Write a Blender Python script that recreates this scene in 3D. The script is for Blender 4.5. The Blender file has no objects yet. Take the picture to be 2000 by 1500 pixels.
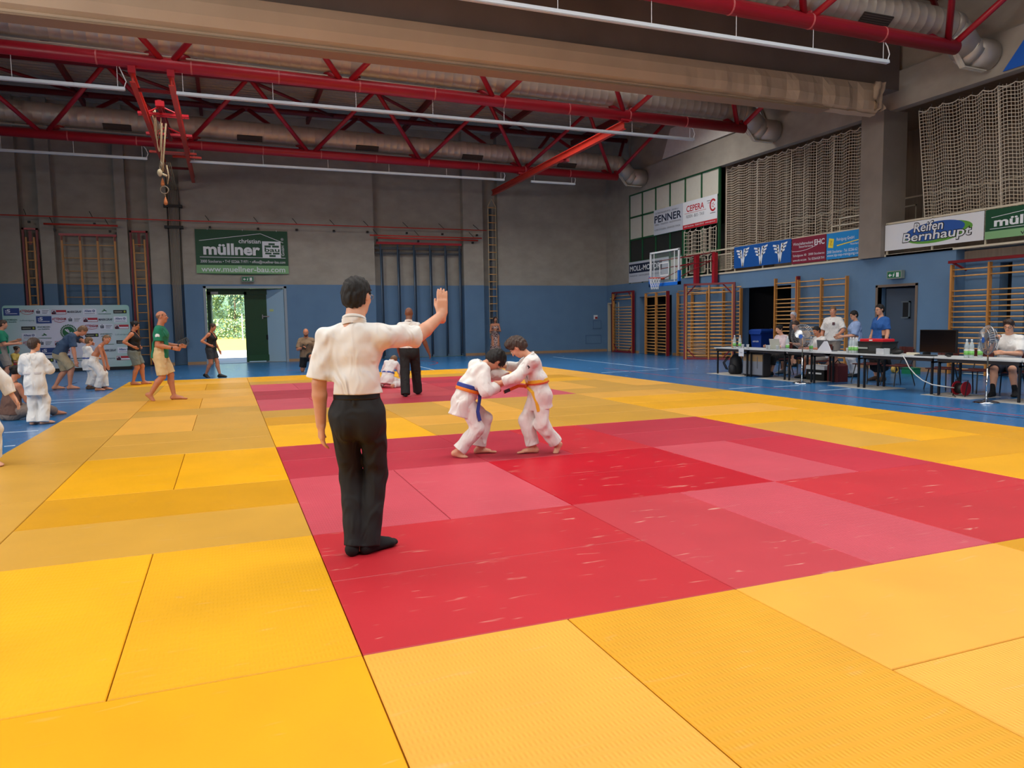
import bpy, math, random
import numpy as np
from mathutils import Vector, Matrix

random.seed(7); np.random.seed(7)
S = bpy.context.scene
COL = S.collection
PI = math.pi
R = math.radians

# ---------------------------------------------------------------- camera
F_PX = 1429.293                      # focal length in pixels of the 2000 x 1500 frame
CAM = np.array([-0.497466, -3.148359, 1.492995])
YAW, PITCH, ROLL = 0.370715365, -0.0845704267, -0.0157634672
_fw = np.array([math.sin(YAW)*math.cos(PITCH), math.cos(YAW)*math.cos(PITCH), math.sin(PITCH)])
_r0 = np.array([math.cos(YAW), -math.sin(YAW), 0.0])
_u0 = np.cross(_r0, _fw)
_rt = math.cos(ROLL)*_r0 + math.sin(ROLL)*_u0
_up = -math.sin(ROLL)*_r0 + math.cos(ROLL)*_u0
cam_data = bpy.data.cameras.new('camera')
cam_data.sensor_fit = 'HORIZONTAL'
cam_data.sensor_width = 36.0
cam_data.lens = F_PX/2000*36.0
cam_data.clip_start = 0.05
cam_data.clip_end = 400
cam = bpy.data.objects.new('camera', cam_data)
COL.objects.link(cam)
M = Matrix(((_rt[0], _up[0], -_fw[0], CAM[0]),
            (_rt[1], _up[1], -_fw[1], CAM[1]),
            (_rt[2], _up[2], -_fw[2], CAM[2]), (0, 0, 0, 1)))
cam.matrix_world = M
S.camera = cam

# ---------------------------------------------------------------- colour management, sky, sun, skylights
S.view_settings.view_transform = 'Standard'
S.view_settings.look = 'None'
S.view_settings.gamma = 1.0
S.view_settings.use_curve_mapping = False
S.view_settings.exposure = 0.56

W = bpy.data.worlds.new('sky'); S.world = W
W.use_nodes = True
wn = W.node_tree.nodes; wl_ = W.node_tree.links
sky = wn.new('ShaderNodeTexSky'); sky.sky_type = 'NISHITA'
sky.sun_disc = False; sky.sun_elevation = R(52); sky.sun_rotation = R(200)
wl_.new(sky.outputs[0], wn['Background'].inputs[0])
wn['Background'].inputs[1].default_value = 0.22

sun_d = bpy.data.lights.new('sun', 'SUN'); sun_d.energy = 16.0; sun_d.angle = R(0.6)
sun_d.color = (1.0, 0.95, 0.86)
sun = bpy.data.objects.new('sun', sun_d); COL.objects.link(sun)
sun.rotation_euler = (R(24), R(-28), 0)
sun.location = (-10, 50, 30)

# daylight falling through the glazed roof strips between the trusses
SKY_STRIPS = [(5.5, 19.2, 19.0, 1.8, 700, (1.0, 0.985, 0.95)),
              (5.5, 5.2, 19.0, 2.8, 560, (1.0, 0.985, 0.95)),
              (5.5, -3.6, 19.0, 2.8, 560, (1.0, 0.985, 0.95)),
              (4.0, 14.4, 17.0, 1.0, 200, (0.96, 0.98, 1.0))]
for cx, cy, sx, sy, en, colr in SKY_STRIPS:
    ld = bpy.data.lights.new('roof_daylight', 'AREA'); ld.shape = 'RECTANGLE'
    ld.size = sx; ld.size_y = sy; ld.energy = en; ld.color = colr
    ld.spread = R(142)              # deep roof wells let the light fall steeply
    lo = bpy.data.objects.new('roof_daylight', ld); COL.objects.link(lo)
    lo.location = (cx, cy, 9.78)

# added fill light from the left, brightens the right wall; its window band is invented
SIDE_FILL = (-11.75, 3.0, 6.6, 18.0, 2.2)
ld = bpy.data.lights.new('side_fill', 'AREA'); ld.shape = 'RECTANGLE'; ld.size = SIDE_FILL[3]; ld.size_y = SIDE_FILL[4]
ld.energy = 1050; ld.color = (1.0, 0.97, 0.93)
lo = bpy.data.objects.new('side_fill', ld); COL.objects.link(lo)
lo.matrix_world = Matrix(((0, 0, -1, SIDE_FILL[0]), (1, 0, 0, SIDE_FILL[1]), (0, -1, 0, SIDE_FILL[2]), (0, 0, 0, 1)))

# pixel -> point on a wall or on the floor (a pixel gives a direction only)
def _ray(px, py): return _fw + _rt*(px-1000)/F_PX + _up*(750-py)/F_PX
def BY(px, py, y): d = _ray(px, py); return CAM + (y-CAM[1])/d[1]*d
def BX(px, py, x): d = _ray(px, py); return CAM + (x-CAM[0])/d[0]*d
def BZ(px, py, z=0.0): d = _ray(px, py); return CAM + (z-CAM[2])/d[2]*d

# ---------------------------------------------------------------- materials
def lin(c):
    o = []
    for v in c[:3]:
        v = v/255.0
        o.append(v/12.92 if v <= 0.04045 else ((v+0.055)/1.055)**2.4)
    return (o[0], o[1], o[2], 1.0)

_mats = {}
def mat(name, c, rough=0.6, metal=0.0, noise=0.0, nscale=6.0, bump=0.0, bscale=60.0, spec=0.5,
        stretch=None, rvar=0.0, alpha=None, trans=0.0, emit=0.0, sheen=0.0, sss=0.0):
    if name in _mats: return _mats[name]
    m = bpy.data.materials.new(name); m.use_nodes = True
    nt = m.node_tree; b = nt.nodes['Principled BSDF']
    col = lin(c)
    b.inputs['Base Color'].default_value = col
    b.inputs['Roughness'].default_value = rough
    b.inputs['Metallic'].default_value = metal
    b.inputs['Specular IOR Level'].default_value = spec
    if sheen: b.inputs['Sheen Weight'].default_value = sheen
    if sss:
        b.inputs['Subsurface Weight'].default_value = sss
        b.inputs['Subsurface Radius'].default_value = (0.012, 0.005, 0.003)
        b.inputs['Subsurface Scale'].default_value = 1.0
    if trans: b.inputs['Transmission Weight'].default_value = trans
    if alpha is not None: b.inputs['Alpha'].default_value = alpha
    if emit:
        b.inputs['Emission Color'].default_value = col
        b.inputs['Emission Strength'].default_value = emit
    if noise or bump or rvar:
        tc = nt.nodes.new('ShaderNodeTexCoord'); mp = nt.nodes.new('ShaderNodeMapping')
        nt.links.new(tc.outputs['Object'], mp.inputs['Vector'])
        if stretch: mp.inputs['Scale'].default_value = stretch
    if noise or rvar:
        n = nt.nodes.new('ShaderNodeTexNoise'); n.inputs['Scale'].default_value = nscale
        n.inputs['Detail'].default_value = 5
        nt.links.new(mp.outputs[0], n.inputs['Vector'])
    if noise:
        mr = nt.nodes.new('ShaderNodeMapRange')
        mr.inputs['From Min'].default_value = 0.28; mr.inputs['From Max'].default_value = 0.72
        mr.inputs['To Min'].default_value = 1-noise; mr.inputs['To Max'].default_value = 1+noise
        nt.links.new(n.outputs['Fac'], mr.inputs['Value'])
        mx = nt.nodes.new('ShaderNodeVectorMath'); mx.operation = 'SCALE'
        mx.inputs[0].default_value = col[:3]
        nt.links.new(mr.outputs[0], mx.inputs['Scale'])
        nt.links.new(mx.outputs[0], b.inputs['Base Color'])
    if rvar:
        m2 = nt.nodes.new('ShaderNodeMapRange')
        m2.inputs['To Min'].default_value = max(0.02, rough-rvar); m2.inputs['To Max'].default_value = rough+rvar
        nt.links.new(n.outputs['Fac'], m2.inputs['Value'])
        nt.links.new(m2.outputs[0], b.inputs['Roughness'])
    if bump:
        nb = nt.nodes.new('ShaderNodeTexNoise'); nb.inputs['Scale'].default_value = bscale
        nb.inputs['Detail'].default_value = 3
        nt.links.new(mp.outputs[0], nb.inputs['Vector'])
        bp = nt.nodes.new('ShaderNodeBump'); bp.inputs['Strength'].default_value = bump
        bp.inputs['Distance'].default_value = 0.01
        nt.links.new(nb.outputs['Fac'], bp.inputs['Height'])
        nt.links.new(bp.outputs[0], b.inputs['Normal'])
    _mats[name] = m
    return m

# ---------------------------------------------------------------- mesh building
WL = {}                                  # world location of things built here
def wloc(o): return WL.get(o.name, np.zeros(3))

def tag(o, label=None, cat=None, group=None, kind=None):
    if label: o['label'] = label
    if cat: o['category'] = cat
    if group: o['group'] = group
    if kind: o['kind'] = kind
    return o

def thing(name, loc, label, cat, group=None, rz=0.0):
    o = bpy.data.objects.new(name, None); COL.objects.link(o)
    o.location = tuple(float(v) for v in loc); o.rotation_euler = (0, 0, rz); o.empty_display_size = 0.1
    WL[o.name] = np.array(loc, float)
    return tag(o, label, cat, group)

def orth(d):
    d = np.array(d, float); d = d/np.linalg.norm(d)
    a = np.array([0, 0, 1.0]) if abs(d[2]) < 0.9 else np.array([1.0, 0, 0])
    x = np.cross(a, d); x /= np.linalg.norm(x)
    return x, np.cross(d, x), d

class MB:
    def __init__(s): s.v = []; s.f = []; s.mi = []; s.cur = 0
    def _add(s, vs, fs):
        o = len(s.v); s.v += [tuple(float(c) for c in p) for p in vs]
        s.f += [tuple(i+o for i in f) for f in fs]; s.mi += [s.cur]*len(fs); return s
    def box(s, x0, x1, y0, y1, z0, z1):
        v = [(x, y, z) for z in (z0, z1) for y in (y0, y1) for x in (x0, x1)]
        return s._add(v, [(0, 2, 3, 1), (4, 5, 7, 6), (0, 1, 5, 4), (2, 6, 7, 3), (0, 4, 6, 2), (1, 3, 7, 5)])
    def obox(s, c, half, ax=None):
        c = np.array(c, float); A = np.eye(3) if ax is None else np.array(ax, float)
        v = []
        for k in (-1, 1):
            for j in (-1, 1):
                for i in (-1, 1): v.append(c + A[0]*half[0]*i + A[1]*half[1]*j + A[2]*half[2]*k)
        return s._add(v, [(0, 2, 3, 1), (4, 5, 7, 6), (0, 1, 5, 4), (2, 6, 7, 3), (0, 4, 6, 2), (1, 3, 7, 5)])
    def bbox_bevel(s, x0, x1, y0, y1, z0, z1, b):
        # box with chamfered top edges
        v = [(x0, y0, z0), (x1, y0, z0), (x1, y1, z0), (x0, y1, z0),
             (x0, y0, z1-b), (x1, y0, z1-b), (x1, y1, z1-b), (x0, y1, z1-b),
             (x0+b, y0+b, z1), (x1-b, y0+b, z1), (x1-b, y1-b, z1), (x0+b, y1-b, z1)]
        f = [(3, 2, 1, 0), (8, 9, 10, 11)]
        for i in range(4):
            j = (i+1) % 4; f += [(i, j, 4+j, 4+i), (4+i, 4+j, 8+j, 8+i)]
        return s._add(v, f)
    def tube(s, a, b, r, r2=None, n=8, caps=True):
        a = np.array(a, float); b = np.array(b, float); r2 = r if r2 is None else r2
        x, y, d = orth(b-a); v = []
        for p, rr in ((a, r), (b, r2)):
            for i in range(n):
                t = 2*PI*i/n; v.append(p + x*math.cos(t)*rr + y*math.sin(t)*rr)
        f = [(i, (i+1) % n, n+(i+1) % n, n+i) for i in range(n)]
        if caps: f += [tuple(range(n-1, -1, -1)), tuple(range(n, 2*n))]
        return s._add(v, f)
    def path(s, pts, r, n=6, closed=False, caps=True):
        P = [np.array(p, float) for p in pts]; m = len(P); v = []
        x, y, d = orth(P[1]-P[0])
        for i, p in enumerate(P):
            if closed: t = P[(i+1) % m]-P[i-1]
            else: t = P[min(i+1, m-1)]-P[max(i-1, 0)]
            L = np.linalg.norm(t); t = t/L if L > 1e-9 else d
            x = x - t*np.dot(x, t); x /= np.linalg.norm(x); y = np.cross(t, x)
            rr = r[i] if hasattr(r, '__len__') else r
            for k in range(n):
                a = 2*PI*k/n; v.append(p + x*math.cos(a)*rr + y*math.sin(a)*rr)
        f = []
        for i in range(m if closed else m-1):
            j = (i+1) % m
            f += [(i*n+k, i*n+(k+1) % n, j*n+(k+1) % n, j*n+k) for k in range(n)]
        if not closed and caps: f += [tuple(range(n-1, -1, -1)), tuple(range((m-1)*n, m*n))]
        return s._add(v, f)
    def lathe(s, prof, c=(0, 0, 0), n=16, axis=None):
        # prof: (radius, height) pairs from bottom to top
        c = np.array(c, float)
        x, y, d = (np.array([1., 0, 0]), np.array([0, 1., 0]), np.array([0, 0, 1.])) if axis is None else orth(axis)
        v = []
        for r, h in prof:
            for i in range(n):
                t = 2*PI*i/n; v.append(c + d*h + x*math.cos(t)*r + y*math.sin(t)*r)
        f = []
        for k in range(len(prof)-1):
            f += [(k*n+i, k*n+(i+1) % n, (k+1)*n+(i+1) % n, (k+1)*n+i) for i in range(n)]
        if prof[0][0] > 1e-5: f.append(tuple(range(n-1, -1, -1)))
        if prof[-1][0] > 1e-5: f.append(tuple(range((len(prof)-1)*n, len(prof)*n)))
        return s._add(v, f)
    def prism(s, poly, O, U, Vv, depth):
        # 2D polygon (counter-clockwise) on plane O + a*U + b*V, extruded by depth along U x V
        O = np.array(O, float); U = np.array(U, float); Vv = np.array(Vv, float)
        nrm = np.cross(U, Vv); nrm /= np.linalg.norm(nrm); n = len(poly)
        v = [O+U*a+Vv*b for a, b in poly] + [O+U*a+Vv*b+nrm*depth for a, b in poly]
        f = [tuple(range(n-1, -1, -1)), tuple(range(n, 2*n))]
        f += [(i, (i+1) % n, n+(i+1) % n, n+i) for i in range(n)]
        return s._add(v, f)
    def sphere(s, c, r, n=12, m=8, sc=(1, 1, 1)):
        c = np.array(c, float); prof = []
        v = []
        for j in range(m+1):
            ph = -PI/2+PI*j/m
            for i in range(n):
                t = 2*PI*i/n
                v.append(c+np.array([math.cos(ph)*math.cos(t)*sc[0], math.cos(ph)*math.sin(t)*sc[1], math.sin(ph)*sc[2]])*r)
        f = []
        for j in range(m):
            f += [(j*n+i, j*n+(i+1) % n, (j+1)*n+(i+1) % n, (j+1)*n+i) for i in range(n)]
        return s._add(v, f)
    def mesh(s, name, mats, smooth=False):
        me = bpy.data.meshes.new(name); me.from_pydata(s.v, [], s.f)
        for m in (mats if isinstance(mats, (list, tuple)) else [mats]): me.materials.append(m)
        if any(s.mi): me.polygons.foreach_set('material_index', s.mi)
        if smooth: me.polygons.foreach_set('use_smooth', [True]*len(me.polygons))
        me.update(); return me
    def build(s, name, mats, parent=None, base=None, smooth=False, local=False):
        if not local:
            if parent is not None: off = wloc(parent)
            else:
                a = np.array(s.v)
                off = np.array(base, float) if base is not None else np.array([(a[:, 0].min()+a[:, 0].max())/2, (a[:, 1].min()+a[:, 1].max())/2, a[:, 2].min()])
            s.v = [(x-off[0], y-off[1], z-off[2]) for x, y, z in s.v]
        me = s.mesh(name, mats, smooth)
        o = bpy.data.objects.new(name, me); COL.objects.link(o)
        if parent is not None:
            o.parent = parent; WL[o.name] = wloc(parent).copy()
        elif not local:
            o.location = tuple(off); WL[o.name] = off.copy()
        return o

def linked(name, me, parent=None, loc=(0, 0, 0), rot=(0, 0, 0), world=True):
    """an object that shares mesh data; loc in world metres when the parent is not turned"""
    o = bpy.data.objects.new(name, me); COL.objects.link(o)
    loc = np.array(loc, float)
    if parent is not None:
        o.parent = parent
        if world: loc = loc - wloc(parent)
    o.location = tuple(loc); o.rotation_euler = rot
    WL[o.name] = np.array(loc, float)
    return o

def copy_tree(o, parent=None, loc=None, rz=None, label=None):
    c = o.copy(); COL.objects.link(c); c.parent = parent
    if loc is not None: c.location = tuple(loc); WL[c.name] = np.array(loc, float)
    if rz is not None: c.rotation_euler = (0, 0, rz)
    if label: c['label'] = label
    for ch in list(o.children): copy_tree(ch, c)
    return c

def struct(name, mb, m, smooth=False, parent=None):
    o = mb.build(name, m, parent=parent, smooth=smooth)
    if parent is None: o['kind'] = 'structure'
    return o

# ---------------------------------------------------------------- lettering (flat print, a hair proud of its board)
_fcache = {}
def glyphs(body, bold=0.0, space=1.0):
    key = (body, bold, space)
    if key in _fcache: return _fcache[key]
    cu = bpy.data.curves.new('lettering', 'FONT'); cu.body = body
    cu.offset = bold; cu.space_character = space; cu.resolution_u = 3; cu.fill_mode = 'FRONT'
    ob = bpy.data.objects.new('lettering', cu); COL.objects.link(ob)
    dg = bpy.context.evaluated_depsgraph_get(); dg.update()
    me = bpy.data.meshes.new_from_object(ob.evaluated_get(dg))
    v = np.array([tuple(q.co) for q in me.vertices]).reshape(-1, 3)
    f = [tuple(p.vertices) for p in me.polygons]
    bpy.data.objects.remove(ob); bpy.data.curves.remove(cu); bpy.data.meshes.remove(me)
    lo = v.min(0); hi = v.max(0)
    v = (v-lo)/np.maximum(hi-lo, 1e-6)
    _fcache[key] = (v[:, :2], f, (hi-lo)[:2]); return _fcache[key]

class Board:
    """flat lettering and marks on a board: O bottom-left corner, U right, V up (unit vectors), N outwards"""
    def __init__(s, O, U, V, w, h, parent):
        s.O = np.array(O, float); s.U = np.array(U, float); s.V = np.array(V, float)
        s.N = np.cross(s.U, s.V); s.w = w; s.h = h; s.p = parent
    def pt(s, a, b, e=0.004): return s.O+s.U*a+s.V*b+s.N*e
    def text(s, body, x, y, w, h, m, bold=0.0, e=0.004, skew=0.0, rot=False, name='lettering', space=1.0):
        g, f, _ = glyphs(body, bold, space)
        mb = MB()
        if rot: pts = [s.pt(x+(1-b)*w, y+a*h, e) for a, b in g]
        else: pts = [s.pt(x+a*w+skew*b*h, y+b*h, e) for a, b in g]
        mb._add(pts, f)
        return mb.build(name, m, s.p)
    def rect(s, x, y, w, h, m, name='print', e=0.003, d=0.002):
        mb = MB(); mb.prism([(0, 0), (w, 0), (w, h), (0, h)], s.pt(x, y, e-d), s.U, s.V, d)
        return mb.build(name, m, s.p)
    def poly(s, pts, m, name='print', e=0.003, d=0.002):
        mb = MB(); mb.prism(pts, s.pt(0, 0, e-d), s.U, s.V, d)
        return mb.build(name, m, s.p)
    def polys(s, plist, m, name='print', e=0.003, d=0.002):
        mb = MB()
        for pts in plist: mb.prism(pts, s.pt(0, 0, e-d), s.U, s.V, d)
        return mb.build(name, m, s.p)
def ellipse(cx, cy, rx, ry, n=28, a0=0.0): return [(cx+rx*math.cos(a0+2*PI*i/n), cy+ry*math.sin(a0+2*PI*i/n)) for i in range(n)]
def stroke(pts, w):
    """thin polygon along a polyline"""
    L = []; Rr = []
    for i, p in enumerate(pts):
        a = pts[max(i-1, 0)]; b = pts[min(i+1, len(pts)-1)]
        dx, dy = b[0]-a[0], b[1]-a[1]; l = math.hypot(dx, dy) or 1
        L.append((p[0]-dy/l*w/2, p[1]+dx/l*w/2)); Rr.append((p[0]+dy/l*w/2, p[1]-dx/l*w/2))
    return Rr+L[::-1]
# ================================================================ the hall
XR, YB = 16.8, 28.5          # right wall, back wall
XL, YF = -12.0, -9.0         # left wall and front wall, behind the camera
ZC = 10.0

def wall_mat():
    m = bpy.data.materials.new('concrete_and_blue_paint'); m.use_nodes = True
    nt = m.node_tree; b = nt.nodes['Principled BSDF']; L = nt.links.new
    g = nt.nodes.new('ShaderNodeNewGeometry'); sp = nt.nodes.new('ShaderNodeSeparateXYZ')
    L(g.outputs['Position'], sp.inputs[0])
    n1 = nt.nodes.new('ShaderNodeTexNoise'); n1.inputs['Scale'].default_value = 1.7; n1.inputs['Detail'].default_value = 8
    mp = nt.nodes.new('ShaderNodeMapping'); mp.inputs['Scale'].default_value = (1, 1, 1.6)
    L(g.outputs['Position'], mp.inputs[0]); L(mp.outputs[0], n1.inputs['Vector'])
    cr = nt.nodes.new('ShaderNodeValToRGB')
    cr.color_ramp.elements[0].position = 0.3; cr.color_ramp.elements[0].color = lin((152, 145, 132))
    cr.color_ramp.elements[1].position = 0.72; cr.color_ramp.elements[1].color = lin((168, 161, 148))
    L(n1.outputs['Fac'], cr.inputs[0])
    n2 = nt.nodes.new('ShaderNodeTexNoise'); n2.inputs['Scale'].default_value = 1.4
    c2 = nt.nodes.new('ShaderNodeValToRGB')
    c2.color_ramp.elements[0].position = 0.3; c2.color_ramp.elements[0].color = lin((92, 124, 156))
    c2.color_ramp.elements[1].position = 0.7; c2.color_ramp.elements[1].color = lin((98, 131, 163))
    L(g.outputs['Position'], n2.inputs['Vector']); L(n2.outputs['Fac'], c2.inputs[0])
    lt = nt.nodes.new('ShaderNodeMath'); lt.operation = 'LESS_THAN'; lt.inputs[1].default_value = 3.17
    L(sp.outputs['Z'], lt.inputs[0])
    mx = nt.nodes.new('ShaderNodeMix'); mx.data_type = 'RGBA'
    L(lt.outputs[0], mx.inputs['Factor']); L(cr.outputs[0], mx.inputs['A']); L(c2.outputs[0], mx.inputs['B'])
    L(mx.outputs['Result'], b.inputs['Base Color'])
    b.inputs['Roughness'].default_value = 0.75
    bp = nt.nodes.new('ShaderNodeBump'); bp.inputs['Strength'].default_value = 0.12; bp.inputs['Distance'].default_value = 0.02
    n3 = nt.nodes.new('ShaderNodeTexNoise'); n3.inputs['Scale'].default_value = 14
    L(g.outputs['Position'], n3.inputs['Vector']); L(n3.outputs['Fac'], bp.inputs['Height']); L(bp.outputs[0], b.inputs['Normal'])
    return m
M_WALL = wall_mat()
M_CONC = mat('concrete', (138, 128, 117), 0.85, noise=0.14, nscale=1.2, bump=0.15, bscale=12)
M_CONC_D = mat('concrete_beam', (118, 104, 93), 0.85, noise=0.12, nscale=1.0, bump=0.15, bscale=12)
M_BLUE = mat('blue_wall_paint', (92, 126, 166), 0.7, noise=0.05, nscale=1.5)
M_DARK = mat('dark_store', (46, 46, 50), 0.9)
M_RED = mat('red_gloss_paint', (170, 24, 40), 0.38, noise=0.06, nscale=3)
M_REDR = mat('vermilion_paint', (205, 58, 44), 0.42, noise=0.06, nscale=3)
M_DRED = mat('dark_red_paint', (122, 22, 30), 0.45)
M_CREAM = mat('cream_steel', (206, 198, 176), 0.5)
M_WHITE = mat('white_paint', (225, 228, 230), 0.5)
M_BLACK = mat('black', (14, 14, 15), 0.5)
M_GREENF = mat('green_frame', (24, 84, 50), 0.5)
M_GALV = mat('galvanised_duct', (198, 188, 172), 0.42, metal=0.35, noise=0.10, nscale=2.2)
M_STEEL = mat('steel', (150, 152, 155), 0.35, metal=0.8)
M_CHROME = mat('chrome', (215, 218, 220), 0.12, metal=1.0)
M_WOOD = mat('varnished_pine', (196, 134, 66), 0.45, noise=0.16, nscale=5, stretch=(1, 1, 0.15))
M_WOODR = mat('pine_rung', (216, 160, 92), 0.45, noise=0.14, nscale=9)
M_SKIRT = mat('wood_skirting', (168, 132, 96), 0.6, noise=0.1, nscale=3)

def floor_mat():
    m = bpy.data.materials.new('blue_sports_floor'); m.use_nodes = True
    nt = m.node_tree; b = nt.nodes['Principled BSDF']; L = nt.links.new
    g = nt.nodes.new('ShaderNodeNewGeometry')
    n = nt.nodes.new('ShaderNodeTexNoise'); n.inputs['Scale'].default_value = 0.8; n.inputs['Detail'].default_value = 6
    L(g.outputs['Position'], n.inputs['Vector'])
    c = nt.nodes.new('ShaderNodeValToRGB')
    c.color_ramp.elements[0].position = 0.3; c.color_ramp.elements[0].color = lin((46, 106, 160))
    c.color_ramp.elements[1].position = 0.7; c.color_ramp.elements[1].color = lin((54, 118, 174))
    L(n.outputs['Fac'], c.inputs[0]); L(c.outputs[0], b.inputs['Base Color'])
    b.inputs['Roughness'].default_value = 0.22; b.inputs['Specular IOR Level'].default_value = 0.55
    n2 = nt.nodes.new('ShaderNodeTexNoise'); n2.inputs['Scale'].default_value = 3.0
    L(g.outputs['Position'], n2.inputs['Vector'])
    mr = nt.nodes.new('ShaderNodeMapRange'); mr.inputs['To Min'].default_value = 0.16; mr.inputs['To Max'].default_value = 0.32
    L(n2.outputs['Fac'], mr.inputs['Value']); L(mr.outputs[0], b.inputs['Roughness'])
    return m
fl = MB().box(XL, XR+0.25, YF, YB, -0.3, 0.0)
FLOOR = struct('floor', fl, floor_mat())

# painted court lines, parts of the floor
M_LW = mat('line_white', (190, 205, 220), 0.4); M_LR = mat('line_red', (168, 62, 78), 0.4); M_LB = mat('line_black', (20, 45, 85), 0.4)
def court_line(a, b, m, w=0.05):
    a = np.array([a[0], a[1]]); b = np.array([b[0], b[1]]); d = (b-a)/np.linalg.norm(b-a); n = np.array([-d[1], d[0]])*w/2
    z0, z1 = 0.0, 0.002
    v = [(*(a-n), z0), (*(b-n), z0), (*(b+n), z0), (*(a+n), z0), (*(a-n), z1), (*(b-n), z1), (*(b+n), z1), (*(a+n), z1)]
    MB()._add(v, [(3, 2, 1, 0), (4, 5, 6, 7), (0, 1, 5, 4), (1, 2, 6, 5), (2, 3, 7, 6), (3, 0, 4, 7)]).build('court_line', m, FLOOR)
def pl(*q): return BZ(q[0], q[1], 0.0)
court_line(pl(85, 783), pl(215, 776), M_LW)
court_line(pl(85, 788.5), pl(178, 783), M_LW)
court_line(pl(8, 845), pl(75, 841), M_LW)
court_line(pl(8, 872), pl(30, 870), M_LW)
court_line(pl(1080, 697), pl(1303, 722), M_LW)
court_line(pl(1175, 728), pl(1325, 720), M_LW)
court_line(pl(812, 714), pl(850, 723), M_LW)
court_line(pl(1425, 759.5), pl(1485, 755.5), M_LW)
court_line(pl(1512, 755.5), pl(1560, 753), M_LW)
court_line(pl(1600, 763), pl(1660, 759), M_LW)
court_line(pl(1380, 744), pl(1700, 779), M_LR, 0.04)
court_line(pl(1700, 779), pl(2000, 812.5), M_LR, 0.04)
court_line(pl(1795, 807), pl(1880, 798.5), M_LR, 0.04)
court_line(pl(1180, 719), pl(1380, 744), M_LR, 0.04)
court_line(pl(1700, 785), pl(2000, 817), M_LB, 0.05)
court_line(pl(105, 762), pl(150, 747), M_LB, 0.05)
court_line(pl(560, 723.5), pl(590, 722.7), M_LR, 0.04)
# free-throw arcs
for (cx, cy, r, a0, a1, m) in ((3.8, 24.4, 3.2, -40, 30, M_LR), (16.6, 17.0, 6.2, 205, 238, M_LB)):
    pts = [(cx+r*math.cos(R(a)), cy+r*math.sin(R(a))) for a in np.linspace(a0, a1, 16)]
    mb = MB(); 
    o_ = [(cx+(r+.025)*math.cos(R(a)), cy+(r+.025)*math.sin(R(a))) for a in np.linspace(a0, a1, 16)]
    i_ = [(cx+(r-.025)*math.cos(R(a)), cy+(r-.025)*math.sin(R(a))) for a in np.linspace(a0, a1, 16)]
    for k in range(15):
        mb.prism([i_[k], o_[k], o_[k+1], i_[k+1]], (0, 0, 0), (1, 0, 0), (0, 1, 0), 0.002)
    mb.build('court_line', m, FLOOR)
# pale cable ramps / rubber strips lying under the tables
M_STRIP = mat('pale_floor_strip', (176, 172, 164), 0.7, noise=0.08)

# ---- back wall with its niches and the double door
NICHES = [(-7.32, -6.69), (-6.25, -4.18), (-3.82, -3.07), (-2.42, -1.95), (5.58, 9.58), (10.51, 11.22)]
DOOR = (-1.2, 1.84, 3.04)
ND = 0.38
wb = MB()
xs = XL
for a, b in NICHES:
    if a == 5.58:
        wb.box(xs, DOOR[0], YB, YB+ND, 0, ZC); wb.box(DOOR[0], DOOR[1], YB, YB+ND, DOOR[2], ZC); wb.box(DOOR[1], a, YB, YB+ND, 0, ZC)
    else: wb.box(xs, a, YB, YB+ND, 0, ZC)
    xs = b
wb.box(xs, XR+0.3, YB, YB+ND, 0, ZC)
wb.box(XL, DOOR[0], YB+ND, YB+ND+0.3, 0, ZC); wb.box(DOOR[1], XR+0.3, YB+ND, YB+ND+0.3, 0, ZC)
wb.box(DOOR[0], DOOR[1], YB+ND, YB+ND+0.3, DOOR[2], ZC)
WALL_B = struct('wall_back', wb, M_WALL)
# shallow bays of dark wood-wool panels at the top of the wide niche are left to the concrete
sk = MB()
for a, b in ((XL, -7.32), (-6.69, -6.25), (-4.18, -3.82), (-3.07, -2.42), (-1.95, -1.22), (1.86, 5.58), (9.58, 10.51), (11.22, XR)):
    sk.box(a, b, YB-0.025, YB, 0, 0.11)
struct('baseboard_back', sk, M_SKIRT)

# ---- right wall: blue plinth storey, parapet, gallery above
wr = MB()
T = 0.3
# openings (y0, y1, height): corner door, store 1, store 2, exit door
OPEN = [(27.6, 28.32, 2.3), (22.9, 25.45, 2.52), (16.0, 18.44, 2.57), (11.34, 12.56, 2.3)]
ys = YB
for y0, y1, h in sorted(OPEN, key=lambda o: -o[1]):
    wr.box(XR, XR+T, y1, ys, 0, 3.14); wr.box(XR, XR+T, y0, y1, h, 3.14); ys = y0
wr.box(XR, XR+T, 10.28, ys, 0, 3.14)
# beyond the pier the wall stands back behind the wall bars
wr.box(XR+0.35, XR+0.65, 3.0, 10.28, 2.75, 3.14)
wr.box(XR, XR+0.65, 10.20, 10.28, 0, 3.14)
wr.box(XR+0.35, XR+0.65, 9.3, 10.28, 0, 2.75)
wr.box(XR+0.35, XR+0.65, 8.7, 9.0, 0, 2.75)
wr.box(XR+0.35, XR+0.65, YF, 5.0, 0, 3.14)
# upper wall: corner strip, concrete band above the windows and nets
wr.box(XR, XR+T, 26.36, YB, 3.14, ZC)
wr.box(XR, XR+T, YF, 26.36, 7.12, 8.1)
wr.box(XR+0.12, XR+T+0.12, YF, 26.36, 8.1, ZC)
WALL_R = struct('wall_right', wr, M_WALL)
pil = MB().box(16.62, 17.5, 12.35, 13.12, 3.14, 7.15)
struct('wall_pillar', pil, M_CONC)
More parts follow.
